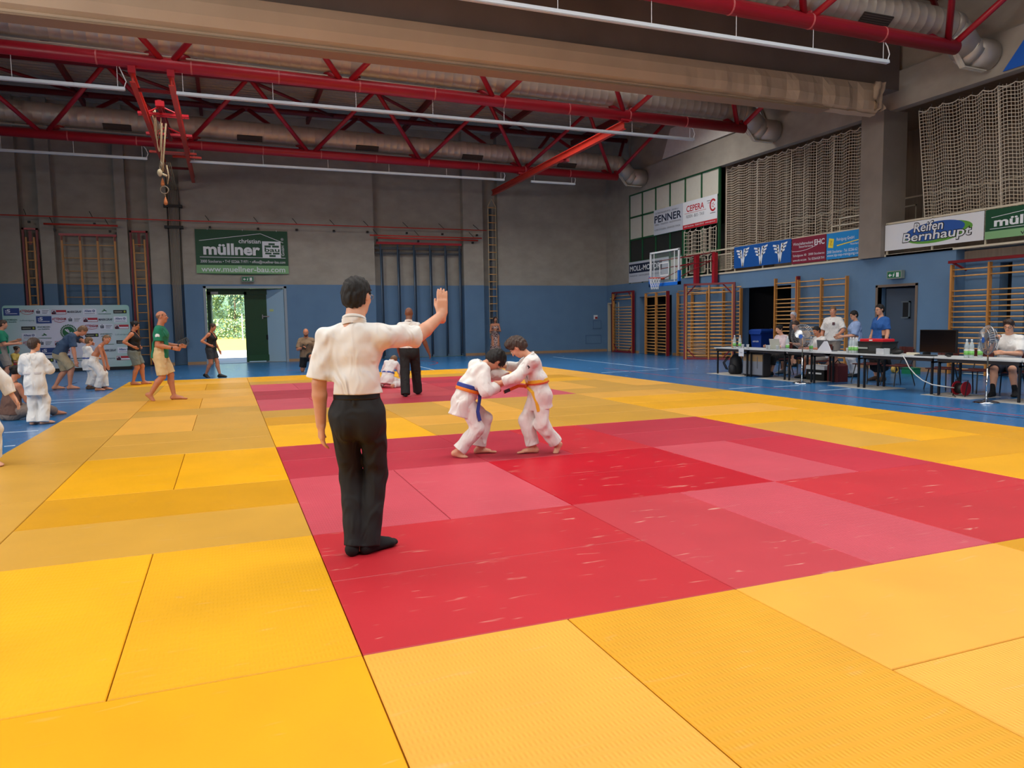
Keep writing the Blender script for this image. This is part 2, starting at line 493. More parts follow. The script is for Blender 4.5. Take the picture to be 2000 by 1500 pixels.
# rooms behind the openings
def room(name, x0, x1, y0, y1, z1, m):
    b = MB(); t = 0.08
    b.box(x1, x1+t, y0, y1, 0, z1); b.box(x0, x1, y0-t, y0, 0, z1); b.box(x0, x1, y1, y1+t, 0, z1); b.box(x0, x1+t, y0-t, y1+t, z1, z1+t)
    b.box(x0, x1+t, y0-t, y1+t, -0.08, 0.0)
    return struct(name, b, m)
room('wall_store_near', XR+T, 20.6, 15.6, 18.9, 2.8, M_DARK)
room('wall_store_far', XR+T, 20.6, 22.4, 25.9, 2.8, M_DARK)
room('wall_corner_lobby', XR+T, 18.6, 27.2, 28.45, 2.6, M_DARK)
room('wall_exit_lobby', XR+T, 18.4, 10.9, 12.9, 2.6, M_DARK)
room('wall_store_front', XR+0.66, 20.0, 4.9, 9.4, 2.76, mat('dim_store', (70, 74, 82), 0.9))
# gallery behind the nets
gal = MB()
gal.box(XR+T, 22.0, 0.0, 26.3, 2.9, 3.1)
gal.box(22.0, 22.2, 0.0, 26.3, 3.1, 8.2)
gal.box(XR+T, 22.2, 0.0, 26.3, 7.9, 8.1)
gal.box(XR+T, 22.0, 19.72, 19.84, 3.1, 7.9)
gal.box(19.3, 22.0, 0.0, 19.7, 3.1, 3.75)
gal.box(XR+T, 22.0, 26.3, 26.4, 2.9, 8.1); gal.box(XR+T, 22.0, -.1, 0.0, 2.9, 8.1)
struct('wall_gallery', gal, mat('gallery_boards', (140, 124, 108), 0.85, noise=0.15, nscale=2, stretch=(1, 6, .3)))
cop = MB().box(XR-0.03, XR+T+0.03, 10.28, 21.96, 3.14, 3.2)
struct('trim_1', cop, M_CREAM)
cop2 = MB().box(XR-0.03, XR+T+0.40, 3.0, 12.3, 3.14, 3.19)
struct('trim_2', cop2, M_CREAM)
sk = MB()
for a, b in ((25.5, 27.5), (18.5, 22.8), (12.6, 15.9), (10.28, 11.3)): sk.box(XR-0.025, XR, a, b, 0, 0.11)
struct('baseboard_right', sk, M_SKIRT)
lw = MB().box(XL-0.3, XL, YF, YB+.3, 0, ZC); struct('wall_left', lw, M_WALL)
wb_ = MB()
for y in np.linspace(-6, 12, 10): wb_.box(XL, XL+.14, y-.04, y+.04, 5.5, 7.7)
for z in (5.46, 7.7): wb_.box(XL, XL+.14, -6.04, 12.04, z, z+.06)
WBL = struct('window_left_added', wb_, M_GREENF)  # added window band, unseen, dresses the side fill light
for k in range(9): MB().box(XL+.02, XL+.05, -5.96+2*k, -4.04+2*k, 5.52, 7.70).build('pane', mat('frosted_glass_added', (226, 232, 236), .5), WBL)
fw = MB().box(XL, XR+.7, YF-0.3, YF, 0, ZC); struct('wall_front', fw, M_WALL)

# ---- roof of corrugated sheet, concrete cross beam
prof = []
y = YF
while y < YB+0.4:
    prof += [(y, 9.98), (y+0.11, 9.98), (y+0.14, 9.90), (y+0.25, 9.90)]; y += 0.28
cm = MB(); vs = []
for yy, zz in prof: vs += [(XL-.3, yy, zz), (XR+.6, yy, zz)]
cm._add(vs, [(2*i, 2*i+1, 2*i+3, 2*i+2) for i in range(len(prof)-1)])
cm.box(XL-.3, XR+.6, YF-.3, YB+.7, 10.05, 10.2)
struct('ceiling', cm, mat('corrugated_roof_sheet', (168, 160, 146), 0.55, noise=0.08, nscale=2))
bm_ = MB().box(XL, XR, 12.05, 12.75, 7.58, 9.9)
struct('ceiling_beam', bm_, M_CONC_D)
# secondary roof purlins, running towards the back wall
for x in (-9.0, -5.0, -1.0, 3.0, 7.0, 11.0, 15.0):
    b = MB().box(x-.06, x+.06, 13.0, YB, 9.68, 9.9)
    struct('ceiling_purlin', b, M_DRED)
# bright sloping reveal under the roof light at the right wall
rv = MB()._add([(XR-.02, 17.4, 8.15), (XR-.02, 23.6, 8.15), (XR-.02, 23.0, 9.25), (XR-.02, 18.0, 9.25),
               (XR+.1, 17.4, 8.15), (XR+.1, 23.6, 8.15), (XR+.1, 23.0, 9.25), (XR+.1, 18.0, 9.25)],
              [(0, 1, 2, 3), (7, 6, 5, 4), (0, 4, 5, 1), (1, 5, 6, 2), (2, 6, 7, 3), (3, 7, 4, 0)])
struct('trim_3', rv, mat('pale_reveal', (214, 210, 200), 0.8, noise=0.05))

# glazed roof strips (frame and panes) above the light
for cx, cy, sx, sy, en, colr in SKY_STRIPS:
    fr = MB()
    fr.box(cx-sx/2-.1, cx+sx/2+.1, cy-sy/2-.1, cy-sy/2, 9.8, 9.89); fr.box(cx-sx/2-.1, cx+sx/2+.1, cy+sy/2, cy+sy/2+.1, 9.8, 9.89)
    fr.box(cx-sx/2-.1, cx-sx/2, cy-sy/2, cy+sy/2, 9.8, 9.89); fr.box(cx+sx/2, cx+sx/2+.1, cy-sy/2, cy+sy/2, 9.8, 9.89)
    o = struct('window_roof', fr, M_WHITE)
    MB().box(cx-sx/2, cx+sx/2, cy-sy/2, cy+sy/2, 9.85, 9.88).build('pane', mat('frosted_roof_glass', (230, 236, 240), 0.6), o)

# ================================================================ judo mats
def tatami(name, c, ribs, rough, scratch):
    m = bpy.data.materials.new(name); m.use_nodes = True
    nt = m.node_tree; b = nt.nodes['Principled BSDF']; L = nt.links.new
    g = nt.nodes.new('ShaderNodeNewGeometry'); oi = nt.nodes.new('ShaderNodeObjectInfo')
    tc = nt.nodes.new('ShaderNodeTexCoord')
    n = nt.nodes.new('ShaderNodeTexNoise'); n.inputs['Scale'].default_value = 1.6; n.inputs['Detail'].default_value = 6
    L(g.outputs['Position'], n.inputs['Vector'])
    mr = nt.nodes.new('ShaderNodeMapRange'); mr.inputs['From Min'].default_value = .3; mr.inputs['From Max'].default_value = .7
    mr.inputs['To Min'].default_value = 0.94; mr.inputs['To Max'].default_value = 1.06
    L(n.outputs['Fac'], mr.inputs['Value'])
    rn = nt.nodes.new('ShaderNodeMapRange'); rn.inputs['To Min'].default_value = 0.95; rn.inputs['To Max'].default_value = 1.05
    L(oi.outputs['Random'], rn.inputs['Value'])
    mu = nt.nodes.new('ShaderNodeMath'); mu.operation = 'MULTIPLY'; L(mr.outputs[0], mu.inputs[0]); L(rn.outputs[0], mu.inputs[1])
    col = nt.nodes.new('ShaderNodeVectorMath'); col.operation = 'SCALE'; col.inputs[0].default_value = lin(c)[:3]
    L(mu.outputs[0], col.inputs['Scale'])
    # pale scuff marks: thin stretched noise streaks
    mp = nt.nodes.new('ShaderNodeMapping'); mp.inputs['Scale'].default_value = (1.5, 9, 1); mp.inputs['Rotation'].default_value = (0, 0, 0.35)
    L(g.outputs['Position'], mp.inputs[0])
    ns = nt.nodes.new('ShaderNodeTexNoise'); ns.inputs['Scale'].default_value = 2.3; ns.inputs['Detail'].default_value = 2; ns.inputs['Distortion'].default_value = 0.6
    L(mp.outputs[0], ns.inputs['Vector'])
    ms = nt.nodes.new('ShaderNodeMapRange'); ms.inputs['From Min'].default_value = 0.665; ms.inputs['From Max'].default_value = 0.77
    ms.inputs['To Max'].default_value = scratch
    L(ns.outputs['Fac'], ms.inputs['Value'])
    mx = nt.nodes.new('ShaderNodeMix'); mx.data_type = 'RGBA'
    L(ms.outputs[0], mx.inputs['Factor']); L(col.outputs[0], mx.inputs['A']); mx.inputs['B'].default_value = lin((238, 214, 190))
    L(mx.outputs['Result'], b.inputs['Base Color'])
    b.inputs['Roughness'].default_value = rough; b.inputs['Specular IOR Level'].default_value = 0.4
    bp = nt.nodes.new('ShaderNodeBump')
    if ribs:
        # woven rice-straw embossing: short ridges in rows
        w1 = nt.nodes.new('ShaderNodeTexWave'); w1.wave_type = 'BANDS'; w1.bands_direction = 'X'
        w1.inputs['Scale'].default_value = 16; w1.inputs['Distortion'].default_value = 0.3
        w2 = nt.nodes.new('ShaderNodeTexWave'); w2.wave_type = 'BANDS'; w2.bands_direction = 'Y'
        w2.inputs['Scale'].default_value = 5.5; w2.inputs['Distortion'].default_value = 0.8; w2.inputs['Detail Scale'].default_value = 3
        L(tc.outputs['Object'], w1.inputs['Vector']); L(tc.outputs['Object'], w2.inputs['Vector'])
        ad = nt.nodes.new('ShaderNodeMath'); ad.operation = 'MULTIPLY'; L(w1.outputs['Fac'], ad.inputs[0]); L(w2.outputs['Fac'], ad.inputs[1])
        L(ad.outputs[0], bp.inputs['Height']); bp.inputs['Strength'].default_value = 0.34; bp.inputs['Distance'].default_value = 0.004
    else:
        nb = nt.nodes.new('ShaderNodeTexNoise'); nb.inputs['Scale'].default_value = 160
        L(g.outputs['Position'], nb.inputs['Vector']); L(nb.outputs['Fac'], bp.inputs['Height'])
        bp.inputs['Strength'].default_value = 0.10; bp.inputs['Distance'].default_value = 0.003
    L(bp.outputs[0], b.inputs['Normal'])
    return m
MATC = {
 'A':  ((232, 168, 6), 0, 'bright yellow smooth'),   'a': ((232, 170, 12), 1, 'bright yellow ribbed'),
 'B':  ((228, 168, 62), 0, 'pale orange-yellow smooth'), 'b': ((227, 167, 60), 1, 'pale orange-yellow ribbed'),
 'C':  ((202, 153, 56), 0, 'dull mustard smooth'),   'c': ((198, 150, 56), 1, 'dull mustard ribbed'),
 'D':  ((212, 152, 14), 0, 'deep golden smooth'),    'd': ((220, 157, 26), 1, 'deep golden ribbed'),
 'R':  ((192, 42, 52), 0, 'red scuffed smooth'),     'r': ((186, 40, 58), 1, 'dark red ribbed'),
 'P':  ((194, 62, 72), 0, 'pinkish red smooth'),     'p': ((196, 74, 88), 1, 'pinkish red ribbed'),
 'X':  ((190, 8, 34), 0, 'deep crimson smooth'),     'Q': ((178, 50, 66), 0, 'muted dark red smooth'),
}
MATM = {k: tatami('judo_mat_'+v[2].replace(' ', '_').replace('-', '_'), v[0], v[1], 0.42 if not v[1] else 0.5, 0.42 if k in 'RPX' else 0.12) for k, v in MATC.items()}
LAY = []
def m2(x0, x1, y0, y1, k): LAY.append((x0, x1, y0, y1, k))
# column at the left edge
for i, (y0, y1, k) in enumerate([(-4, -2, 'A'), (-2, 0, 'A'), (0, 2, 'D'), (2, 4, 'C'), (4, 6, 'C'), (6, 8, 'C'), (8, 10, 'C'), (10, 11, 'B'), (11, 13, 'B'), (13, 15, 'C'), (15, 17, 'C'), (17, 19, 'A')]):
    m2(-3, -2, y0, y1, k)
for x0, x1, y0, y1, k in [
 (-2, 0, -4, -3, 'A'), (-2, 0, -3, -2, 'A'), (-2, 0, -2, -1, 'A'), (-2, 0, -1, 0, 'A'), (-2, -1, 0, 2, 'a'), (-1, 0, 0, 2, 'a'), (-2, 0, 2, 3, 'C'), (-2, 0, 3, 4, 'D'),
 (-2, -1, 4, 6, 'A'), (-1, 0, 4, 6, 'A'), (-2, 0, 6, 7, 'C'), (-2, 0, 7, 8, 'C'), (-2, -1, 8, 10, 'b'), (-1, 0, 8, 10, 'c'),
 (-2, 0, 10, 11, 'C'), (-2, -1, 11, 13, 'd'), (-1, 0, 11, 13, 'b'), (-2, 0, 13, 14, 'B'), (-2, 0, 14, 15, 'B'), (-2, -1, 15, 17, 'd'), (-1, 0, 15, 17, 'D'), (-2, 0, 17, 18, 'B'), (-2, 0, 18, 19, 'A'),
 # in front of the near red square
 (0, 2, -4, -3, 'A'), (0, 2, -3, -2, 'B'), (2, 4, -4, -3, 'B'), (2, 4, -3, -2, 'A'), (0, 1, -2, 0, 'b'), (1, 2, -2, 0, 'd'), (2, 4, -1, 0, 'B'), (2, 4, -2, -1, 'b'), (4, 6, -1, 0, 'D'), (4, 6, -2, -1, 'B'), (4, 6, -3, -2, 'A'), (4, 6, -4, -3, 'B'),
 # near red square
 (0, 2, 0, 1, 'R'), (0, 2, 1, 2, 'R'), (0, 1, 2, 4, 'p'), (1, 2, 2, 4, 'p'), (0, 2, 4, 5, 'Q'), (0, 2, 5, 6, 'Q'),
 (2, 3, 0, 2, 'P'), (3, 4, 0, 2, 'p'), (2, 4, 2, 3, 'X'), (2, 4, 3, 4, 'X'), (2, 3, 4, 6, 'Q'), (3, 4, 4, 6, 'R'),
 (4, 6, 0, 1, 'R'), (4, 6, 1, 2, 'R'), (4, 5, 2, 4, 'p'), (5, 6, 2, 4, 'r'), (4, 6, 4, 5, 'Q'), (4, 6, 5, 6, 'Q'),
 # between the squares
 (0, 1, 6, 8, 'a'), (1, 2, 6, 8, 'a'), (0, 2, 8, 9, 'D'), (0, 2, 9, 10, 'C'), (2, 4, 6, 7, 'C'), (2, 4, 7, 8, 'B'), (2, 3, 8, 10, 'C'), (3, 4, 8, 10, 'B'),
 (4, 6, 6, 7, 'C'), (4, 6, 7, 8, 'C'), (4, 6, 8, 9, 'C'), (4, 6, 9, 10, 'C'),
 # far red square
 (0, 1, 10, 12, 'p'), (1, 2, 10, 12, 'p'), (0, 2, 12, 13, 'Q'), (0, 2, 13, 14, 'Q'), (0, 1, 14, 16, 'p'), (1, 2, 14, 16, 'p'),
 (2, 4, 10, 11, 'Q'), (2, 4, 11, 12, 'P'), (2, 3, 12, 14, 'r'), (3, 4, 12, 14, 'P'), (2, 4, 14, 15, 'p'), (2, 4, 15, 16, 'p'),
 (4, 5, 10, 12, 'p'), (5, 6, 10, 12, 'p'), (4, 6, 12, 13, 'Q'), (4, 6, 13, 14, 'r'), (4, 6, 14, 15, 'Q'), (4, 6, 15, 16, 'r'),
 # behind it
 (0, 2, 16, 17, 'C'), (0, 2, 17, 18, 'A'), (0, 2, 18, 19, 'A'), (2, 4, 16, 17, 'D'), (2, 4, 17, 18, 'A'), (2, 4, 18, 19, 'D'), (4, 6, 16, 17, 'C'), (4, 6, 17, 18, 'A'), (4, 6, 18, 19, 'A'),
 # columns at the right
 (6, 8, 16, 17, 'B'), (6, 8, 17, 18, 'B'), (6, 8, 18, 19, 'B'), (6, 8, 15, 16, 'B'), (6, 8, 14, 15, 'D'), (6, 8, 13, 14, 'A'), (6, 7, 11, 13, 'B'), (7, 8, 11, 13, 'C'),
 (6, 8, 10, 11, 'C'), (6, 8, 9, 10, 'B'), (6, 8, 8, 9, 'A'), (6, 8, 7, 8, 'A'), (6, 8, 6, 7, 'B'), (6, 8, 5, 6, 'A'), (6, 7, 3, 5, 'C'), (7, 8, 3, 5, 'A'),
 (6, 8, 2, 3, 'D'), (6, 8, 1, 2, 'A'), (6, 8, 0, 1, 'A'), (6, 8, -1, 0, 'B'), (6, 8, -2, -1, 'D'), (6, 8, -3, -2, 'A'), (6, 8, -4, -3, 'B'),
 (8, 9, 17, 19, 'B'), (8, 9, 15, 17, 'B'), (8, 9, 13, 15, 'B'), (8, 9, 11, 13, 'B'), (8, 9, 9, 11, 'C'), (8, 9, 7, 9, 'A'), (8, 9, 5, 7, 'A'), (8, 9, 3, 5, 'D'), (8, 9, 1, 3, 'D'), (8, 9, -1, 1, 'A'), (8, 9, -4, -1, 'A')]:
    m2(x0, x1, y0, y1, k)
_mm = {}; MATOBJ = []
for x0, x1, y0, y1, k in LAY:
    w, d = x1-x0, y1-y0; key = (w, d, k)
    if key not in _mm:
        g = 0.003
        mb = MB(); mb.bbox_bevel(-w/2+g, w/2-g, -d/2+g, d/2-g, 0.0, 0.04, 0.004)
        _mm[key] = mb.mesh('judo_mat', MATM[k])
    o = linked('judo_mat', _mm[key], None, ((x0+x1)/2, (y0+y1)/2, 0.0))
    cx, cy = (x0+x1)/2, (y0+y1)/2
    desc = MATC[k][2]
    if k in 'RrPpXQ': where = "in the wrestling boys' red square" if cy < 8 else "in the bald referee's red square"
    elif cx < -2: where = 'in the outer row by the sponsor wall'
    elif cx < 0: where = 'just inside the sponsor-wall row'
    elif cx > 8: where = 'in the outer row by the judges'
    elif cx > 6: where = 'just inside the judges row'
    elif cy < 0: where = 'before the wrestling boys square'
    elif cy < 10: where = 'between both red squares'
    else: where = 'behind the far red square'
    MATOBJ.append((o, desc, where, x0, x1, y0, y1, k))
_lab = {}
for o, desc, where, x0, x1, y0, y1, k in MATOBJ:
    b = desc+' mat '+where; _lab.setdefault(b, []).append((o, x0, x1, y0, y1, k))
for b, L_ in _lab.items():
    for o, x0, x1, y0, y1, k in L_:
        lab = b
        if len(L_) > 1:
            nb = []
            for o2, d2, w2, a0, a1, b0, b1, k2 in MATOBJ:
                if k2 != k and a0 <= x1 and a1 >= x0 and b0 <= y1 and b1 >= y0 and (min(a1, x1)-max(a0, x0) > .1 or min(b1, y1)-max(b0, y0) > .1): nb.append(' '.join(d2.split()[:2]))
            nb = sorted(set(nb), key=nb.index)
            lab = b
            for q in range(min(3, len(nb)), 0, -1):
                tt = b+', touching '+' and '.join(nb[:q])
                if len(tt.replace('-', ' ').split()) <= 16: lab = tt; break
        tag(o, lab, 'mat', 'judo mats covering the floor')
# ================================================================ roof steelwork, ducts, light strips
def zt(x): return 7.64-0.009*(x-5.0)          # the roof falls a little to the right
BOT = [-9.8, -5.65, -1.5, 2.65, 6.8, 10.93, 15.05]
def truss(yc, ptop, label):
    t = thing('roof_truss', (3.0, yc, 7.5), label, 'truss', 'red tube trusses under the roof')
    MB().tube((-11.6, yc, zt(-11.6)), (15.25, yc, zt(15.25)), 0.155, n=16).build('bottom_chord', M_RED, t, smooth=True)
    tops = [(BOT[i]+BOT[i+1])/2 for i in range(len(BOT)-1)]
    for s in (-1, 1):
        MB().tube((-11.6, yc+s*1.75, 9.55), (XR-.06, yc+s*1.75, 9.55), 0.10, n=10).build('top_chord', M_DRED, t, smooth=True)
    for i, xb in enumerate(BOT):
        for xt in ([tops[i-1]] if i > 0 else [-11.5]) + ([tops[i]] if i < len(tops) else [XR-.15]):
            for s in (-1, 1):
                dx = 0.14 if xt > xb else -0.14
                MB().tube((xb+dx, yc+s*0.08, zt(xb)+0.10), (xt-dx*.6, yc+s*1.72, 9.5), 0.072, n=8).build('diagonal', M_RED, t, smooth=True)
    for i, xt in enumerate(tops):
        if i+1 < len(tops):
            MB().tube((xt, yc-1.7, 9.52), (tops[i+1]-1.0, yc+1.7, 9.52), 0.055, n=6).build('top_brace', M_DRED, t, smooth=True)
    for xr in np.arange(-9.0, 15.0, 2.0):      # thin clip bands around the tube
        MB().tube((xr, yc, zt(xr)), (xr+.035, yc, zt(xr)), 0.162, n=16).build('clip_band', mat('pale_red_band', (196, 96, 96), .5), t)
    return t
TR_B = truss(24.7, 9.5, 'red tubular roof truss closest to the wall with the open door')
TR_A = truss(16.5, 9.5, 'red tubular roof truss behind the rolled divider curtain')
TR_C = truss(9.2, 9.5, 'red tubular roof truss in front of the concrete beam')

def duct(yc, label):
    t = thing('ventilation_duct', (3.0, yc, 7.9), label, 'duct', 'ventilation ducts along the trusses')
    zc = lambda x: 8.30-0.014*(x-5.0)
    r = 0.345
    # ribbed spiral pipe
    prof = []
    x = -11.4
    pts = []; rr = []
    while x < 15.35:
        pts += [(x, yc, zc(x)), (x+0.20, yc, zc(x+.2)), (x+0.215, yc, zc(x+.2)), (x+0.235, yc, zc(x+.2))]; rr += [r, r, r+0.006, r+0.006]
        x += 0.25
    MB().path(pts, rr, n=20).build('pipe', M_GALV, t, smooth=True)
    e = [(15.35, zc(15.35)), (15.55, zc(15.35)-.03), (15.95, zc(15.35)-.42), (16.12, zc(15.35)-.50), (16.74, zc(15.35)-.50)]
    # segmented elbow dropping to the wall collar
    m = MB()
    for i in range(len(e)-1):
        m.tube((e[i][0], yc, e[i][1]), (e[i+1][0]+.05 if i < len(e)-2 else e[i+1][0], yc, e[i+1][1]-(.03 if 0 < i < 3 else 0)), r, n=20)
    m.build('elbow', M_GALV, t, smooth=True)
    # perforated cable tray under the pipe
    tr = MB()
    def tray(a, b):
        a = np.array(a); b = np.array(b); tr.path([a, b], 0.02, n=4)
        d = b-a; L = np.linalg.norm(d); u = d/L; sidev = np.array([0, 1.0, 0]); up = np.cross(u, sidev)
        tr.obox((a+b)/2+up*0, (L/2, 0.07, 0.012), (u, sidev, np.cross(u, sidev)))
    yy = yc-0.02; off = -0.42
    tray((-11.4, yy, zc(-11.4)+off), (15.5, yy, zc(15.5)+off)); tray((15.5, yy, zc(15.5)+off), (15.88, yy, zc(15.5)+off-.45)); tray((15.88, yy, zc(15.5)+off-.45), (16.6, yy, zc(15.5)+off-.47))
    tr.build('cable_tray', M_CREAM, t)
    for k in range(30):
        pass
    for xg in (() if 16 < yc < 18 else (-7.7, -3.55, .6, 4.72, 8.85, 12.95)):
        a = R(-128)
        n = np.array([0, math.cos(a), math.sin(a)]); s = np.array([1.0, 0, 0]); v = np.cross(n, s)
        c = np.array([xg, yc, zc(xg)]) + n*(r+.008)
        g = MB().obox(c, (0.42, 0.115, 0.012), (s, v, n)).build('grille', mat('grille_dark', (62, 56, 50), .6), t)
        mm = MB()
        for q in (-.075, -.025, .025, .075): mm.obox(c+v*q+n*.012, (0.40, 0.007, 0.004), (s, v, n))
        mm.build('grille_slat', mat('grille_slat', (96, 88, 80), .6), g)
    return t
duct(25.02, 'grey spiral ventilation duct along the truss near the far wall')
duct(16.82, 'grey spiral ventilation duct along the truss behind the divider curtain')
duct(9.52, 'grey spiral ventilation duct along the truss in front of the beam')

# hanging strip lights (switched off)
M_LS = mat('light_strip_body', (196, 206, 214), 0.35)
def strip(x0, x1, y, label, z=7.12):
    t = thing('light_strip', ((x0+x1)/2, y, z), label, 'light', 'hanging light strips')
    b = MB().prism([(-.045, 0), (.045, 0), (.03, .07), (-.03, .07)], (x0, y, z), (0, 1, 0), (0, 0, 1), x1-x0)
    b.build('housing', M_LS, t)
    MB().box(x0+.02, x1-.02, y-.035, y+.035, z-.012, z-.001).build('diffuser', mat('light_diffuser', (205, 214, 222), .3), t)
    n = max(2, int((x1-x0)/2.0)+1)
    for x in np.linspace(x0+.15, x1-.15, n):
        MB().tube((x, y, z+.07), (x, y, zt(x)-.15), 0.007, n=5).build('hanging_wire', M_WHITE, t)
    MB().path([(x1-.02, y, z+.06), (x1+.03, y, z+.2), (x1-.03, y, z+.35), (x1-.1, y, zt(x1)-.16)], 0.012, n=5).build('cable', M_WHITE, t)
strip(-9.0, -2.69, 24.7, 'light strip ending at the rope rig, under the far truss')
strip(-1.39, 10.14, 24.7, 'long light strip under the far truss ending at the red crane rail')
strip(11.29, 13.27, 24.7, 'short light strip under the far truss beyond the red crane rail')
strip(-9.0, -2.43, 16.5, 'light strip left of the rope rig under the curtain truss', 7.02)
strip(-1.34, 13.34, 16.5, 'long light strip crossing the rope rig and the red crane rail', 7.03)
strip(3.2, 13.22, 9.2, 'light strip hanging in front of the concrete beam', 6.98)

# ---- rolled-up hall divider curtain under the beam
def curtain():
    t = thing('divider_curtain', (3, 12.0, 6.85), 'beige hall divider curtain rolled up under the concrete beam', 'curtain')
    m = mat('beige_curtain', (196, 172, 144), 0.75, noise=0.06, nscale=1.5, bump=0.1, bscale=8)
    xs = np.concatenate([np.linspace(-11.9, 8, 30), np.linspace(8.3, 15.8, 46)])
    # outer face, slack towards its right end
    def ring(x):
        k = max(0.0, (x-8.5)/7.3)
        w = k*(0.05*math.sin(x*5.1)+0.03*math.sin(x*11.3+1))
        s = 0.16*k*k
        return [(11.90-.03*k, 7.60), (11.82+w*.6, 7.40), (11.80+w, 7.16-s*.3), (11.84+w*.7, 6.98-s*.5),
                (11.95, 6.93-s*.6+w*.6), (11.90+w*.5, 6.90-s*.5), (11.92-w*.4, 6.86-s*.2+w*.3), (12.06, 6.84-s*.3), (12.24+w*.5, 6.88-s*.2), (12.32, 6.98), (12.34+w*.5, 7.3), (12.30, 7.60)]
    v = []; n = None
    for x in xs:
        rg = ring(x); n = len(rg); v += [(x, y, z) for y, z in rg]
    f = []
    for i in range(len(xs)-1):
        for k in range(n): f.append((i*n+k, i*n+(k+1) % n, (i+1)*n+(k+1) % n, (i+1)*n+k))
    f += [tuple(range(n)), tuple(range((len(xs)-1)*n+n-1, (len(xs)-1)*n-1, -1))]
    MB()._add(v, f).build('cloth', m, t, smooth=False)
    MB().box(-11.9, 14.2, 11.86, 12.28, 6.80, 6.835).build('bottom_bar', mat('curtain_bar', (150, 126, 100), .6), t)
    # crumpled free end hanging over the last metre
    mb = MB(); pts = []
    for j in range(9):
        u = j/8
        pts.append([(15.78+.18*math.sin(u*3)*(1 if k else .4), 11.72+.10*math.sin(k*1.3+u*4), 7.62-u*.72+.03*math.sin(k*2+j)) for k in range(7)])
    for j in range(9):
        for k in range(7): pts[j][k] = (15.62+.05*k+.02*math.sin(j), 11.74+.07*math.sin(k*1.9+j*.7), pts[j][k][2])
    v = [p for row in pts for p in row]; v2 = [(x, y+.04, z) for x, y, z in v]
    f = [(j*7+k, j*7+k+1, (j+1)*7+k+1, (j+1)*7+k) for j in range(8) for k in range(6)]
    mb._add(v, [q[::-1] for q in f]); mb._add(v2, f)
    mb.build('curtain_end', m, t, smooth=True)
curtain()

# ---- red crane rail for the rope track, on the right
t = thing('rope_crane_rail', (10.9, 22.4, 7.2), 'vermilion steel rail running from truss to far wall', 'rail')
def ibeam(mb, a, b, w, h):
    a = np.array(a, float); b = np.array(b, float); u = (b-a)/np.linalg.norm(b-a); s = np.cross(u, (0, 0, 1)); s /= np.linalg.norm(s); up = np.cross(s, u)
    L = np.linalg.norm(b-a)/2; c = (a+b)/2
    mb.obox(c+up*h/2, (L, w/2, .012), (u, s, up)); mb.obox(c-up*h/2, (L, w/2, .012), (u, s, up)); mb.obox(c, (L, .012, h/2), (u, s, up))
m = MB(); ibeam(m, (10.86, 16.5, 7.30), (10.98, 28.42, 7.30), 0.13, 0.22); m.build('rail_beam', M_REDR, t)
for yy in (16.5, 24.7):
    MB().box(10.72, 11.08, yy-.09, yy+.09, 7.415, 7.5).build('clamp', M_RED, t)
    MB().box(10.80, 11.0, yy-.05, yy+.05, 7.38, 7.60).build('hanger', M_RED, t)
MB().box(10.84, 11.08, 20.7, 20.95, 7.1, 7.2).build('rope_trolley', M_DRED, t)

# ---- rope and ring rig on the left: two rails with cross frames, ropes and rings
t = thing('rope_rig', (-1.85, 22.3, 7.3), 'red twin-rail ceiling rig holding ropes and gymnastic rings', 'rig')
for x in (-2.27, -1.44):
    m = MB(); ibeam(m, (x, 16.5, 7.33), (x+.03, 28.42, 7.20), 0.12, 0.20); m.build('rail_beam', M_REDR, t)
    for yy in (16.5, 24.7): MB().box(x-.08, x+.08, yy-.09, yy+.09, 7.42 if yy < 20 else 7.34, 7.58).build('clamp', M_RED, t)
for yy in (20.0, 22.3):
    m = MB(); m.box(-2.5, -1.2, yy-.05, yy+.05, 7.40, 7.47); m.box(-2.5, -1.2, yy+.12, yy+.16, 7.40, 7.44)
    m.tube((-2.4, yy+.1, 7.42), (-1.9, yy-.2, 7.60), .022, n=6); m.tube((-1.9, yy-.2, 7.60), (-1.3, yy+.1, 7.42), .022, n=6)
    m.build('cross_frame', M_RED, t)
m = MB(); m.box(-2.6, -1.15, 24.36, 24.48, 7.30, 7.37); m.box(-1.9, -1.0, 24.30, 24.44, 7.18, 7.24); m.build('cross_frame', M_REDR, t)
m = MB(); ibeam(m, (-1.92, 19.7, 7.62), (-1.85, 22.9, 7.50), .10, .24); m.build('trolley_beam', M_DRED, t)
m = MB(); m.box(-2.02, -1.80, 19.6, 19.8, 7.56, 7.70); m.build('trolley_block', M_RED, t)
for yy in (17.2, 24.2, 26.6):
    MB().box(-2.27, -1.44, yy-.03, yy+.03, 7.22, 7.30).build('spacer_bar', M_DRED, t)
M_ROPE = mat('hemp_rope', (170, 150, 118), 0.9, noise=.15, nscale=30)
def rope(pts, label, r=.018):
    o = MB().path(pts, r, n=6).build('rope', M_ROPE, t, smooth=True); return o
def sag(a, b, d, n=14):
    a = np.array(a); b = np.array(b); return [a+(b-a)*k/(n-1)-np.array([0, 0, d*math.sin(PI*k/(n-1))]) for k in range(n)]
rope(sag((-2.1, 20.0, 7.5), (-1.92, 20.0, 7.35), 1.02), '', .016)
rope(sag((-2.14, 20.1, 7.5), (-1.98, 20.1, 7.2), .62), '', .016)
rope([(-2.06, 20.0, 7.55), (-2.04, 20.0, 6.9)], '')
rope([(-1.80, 20.0, 7.2), (-1.87, 20.0, 6.6), (-1.93, 20.0, 6.1), (-1.95, 20.0, 5.85)], '', .026)
rope([(-1.9, 20.0, 7.2), (-1.95, 20.0, 6.4), (-1.99, 20.0, 6.05), (-1.95, 20.0, 5.9)], '')
rope([(-1.84, 20.0, 6.05), (-1.80, 20.0, 5.75), (-1.84, 20.0, 5.52)], '', .02)
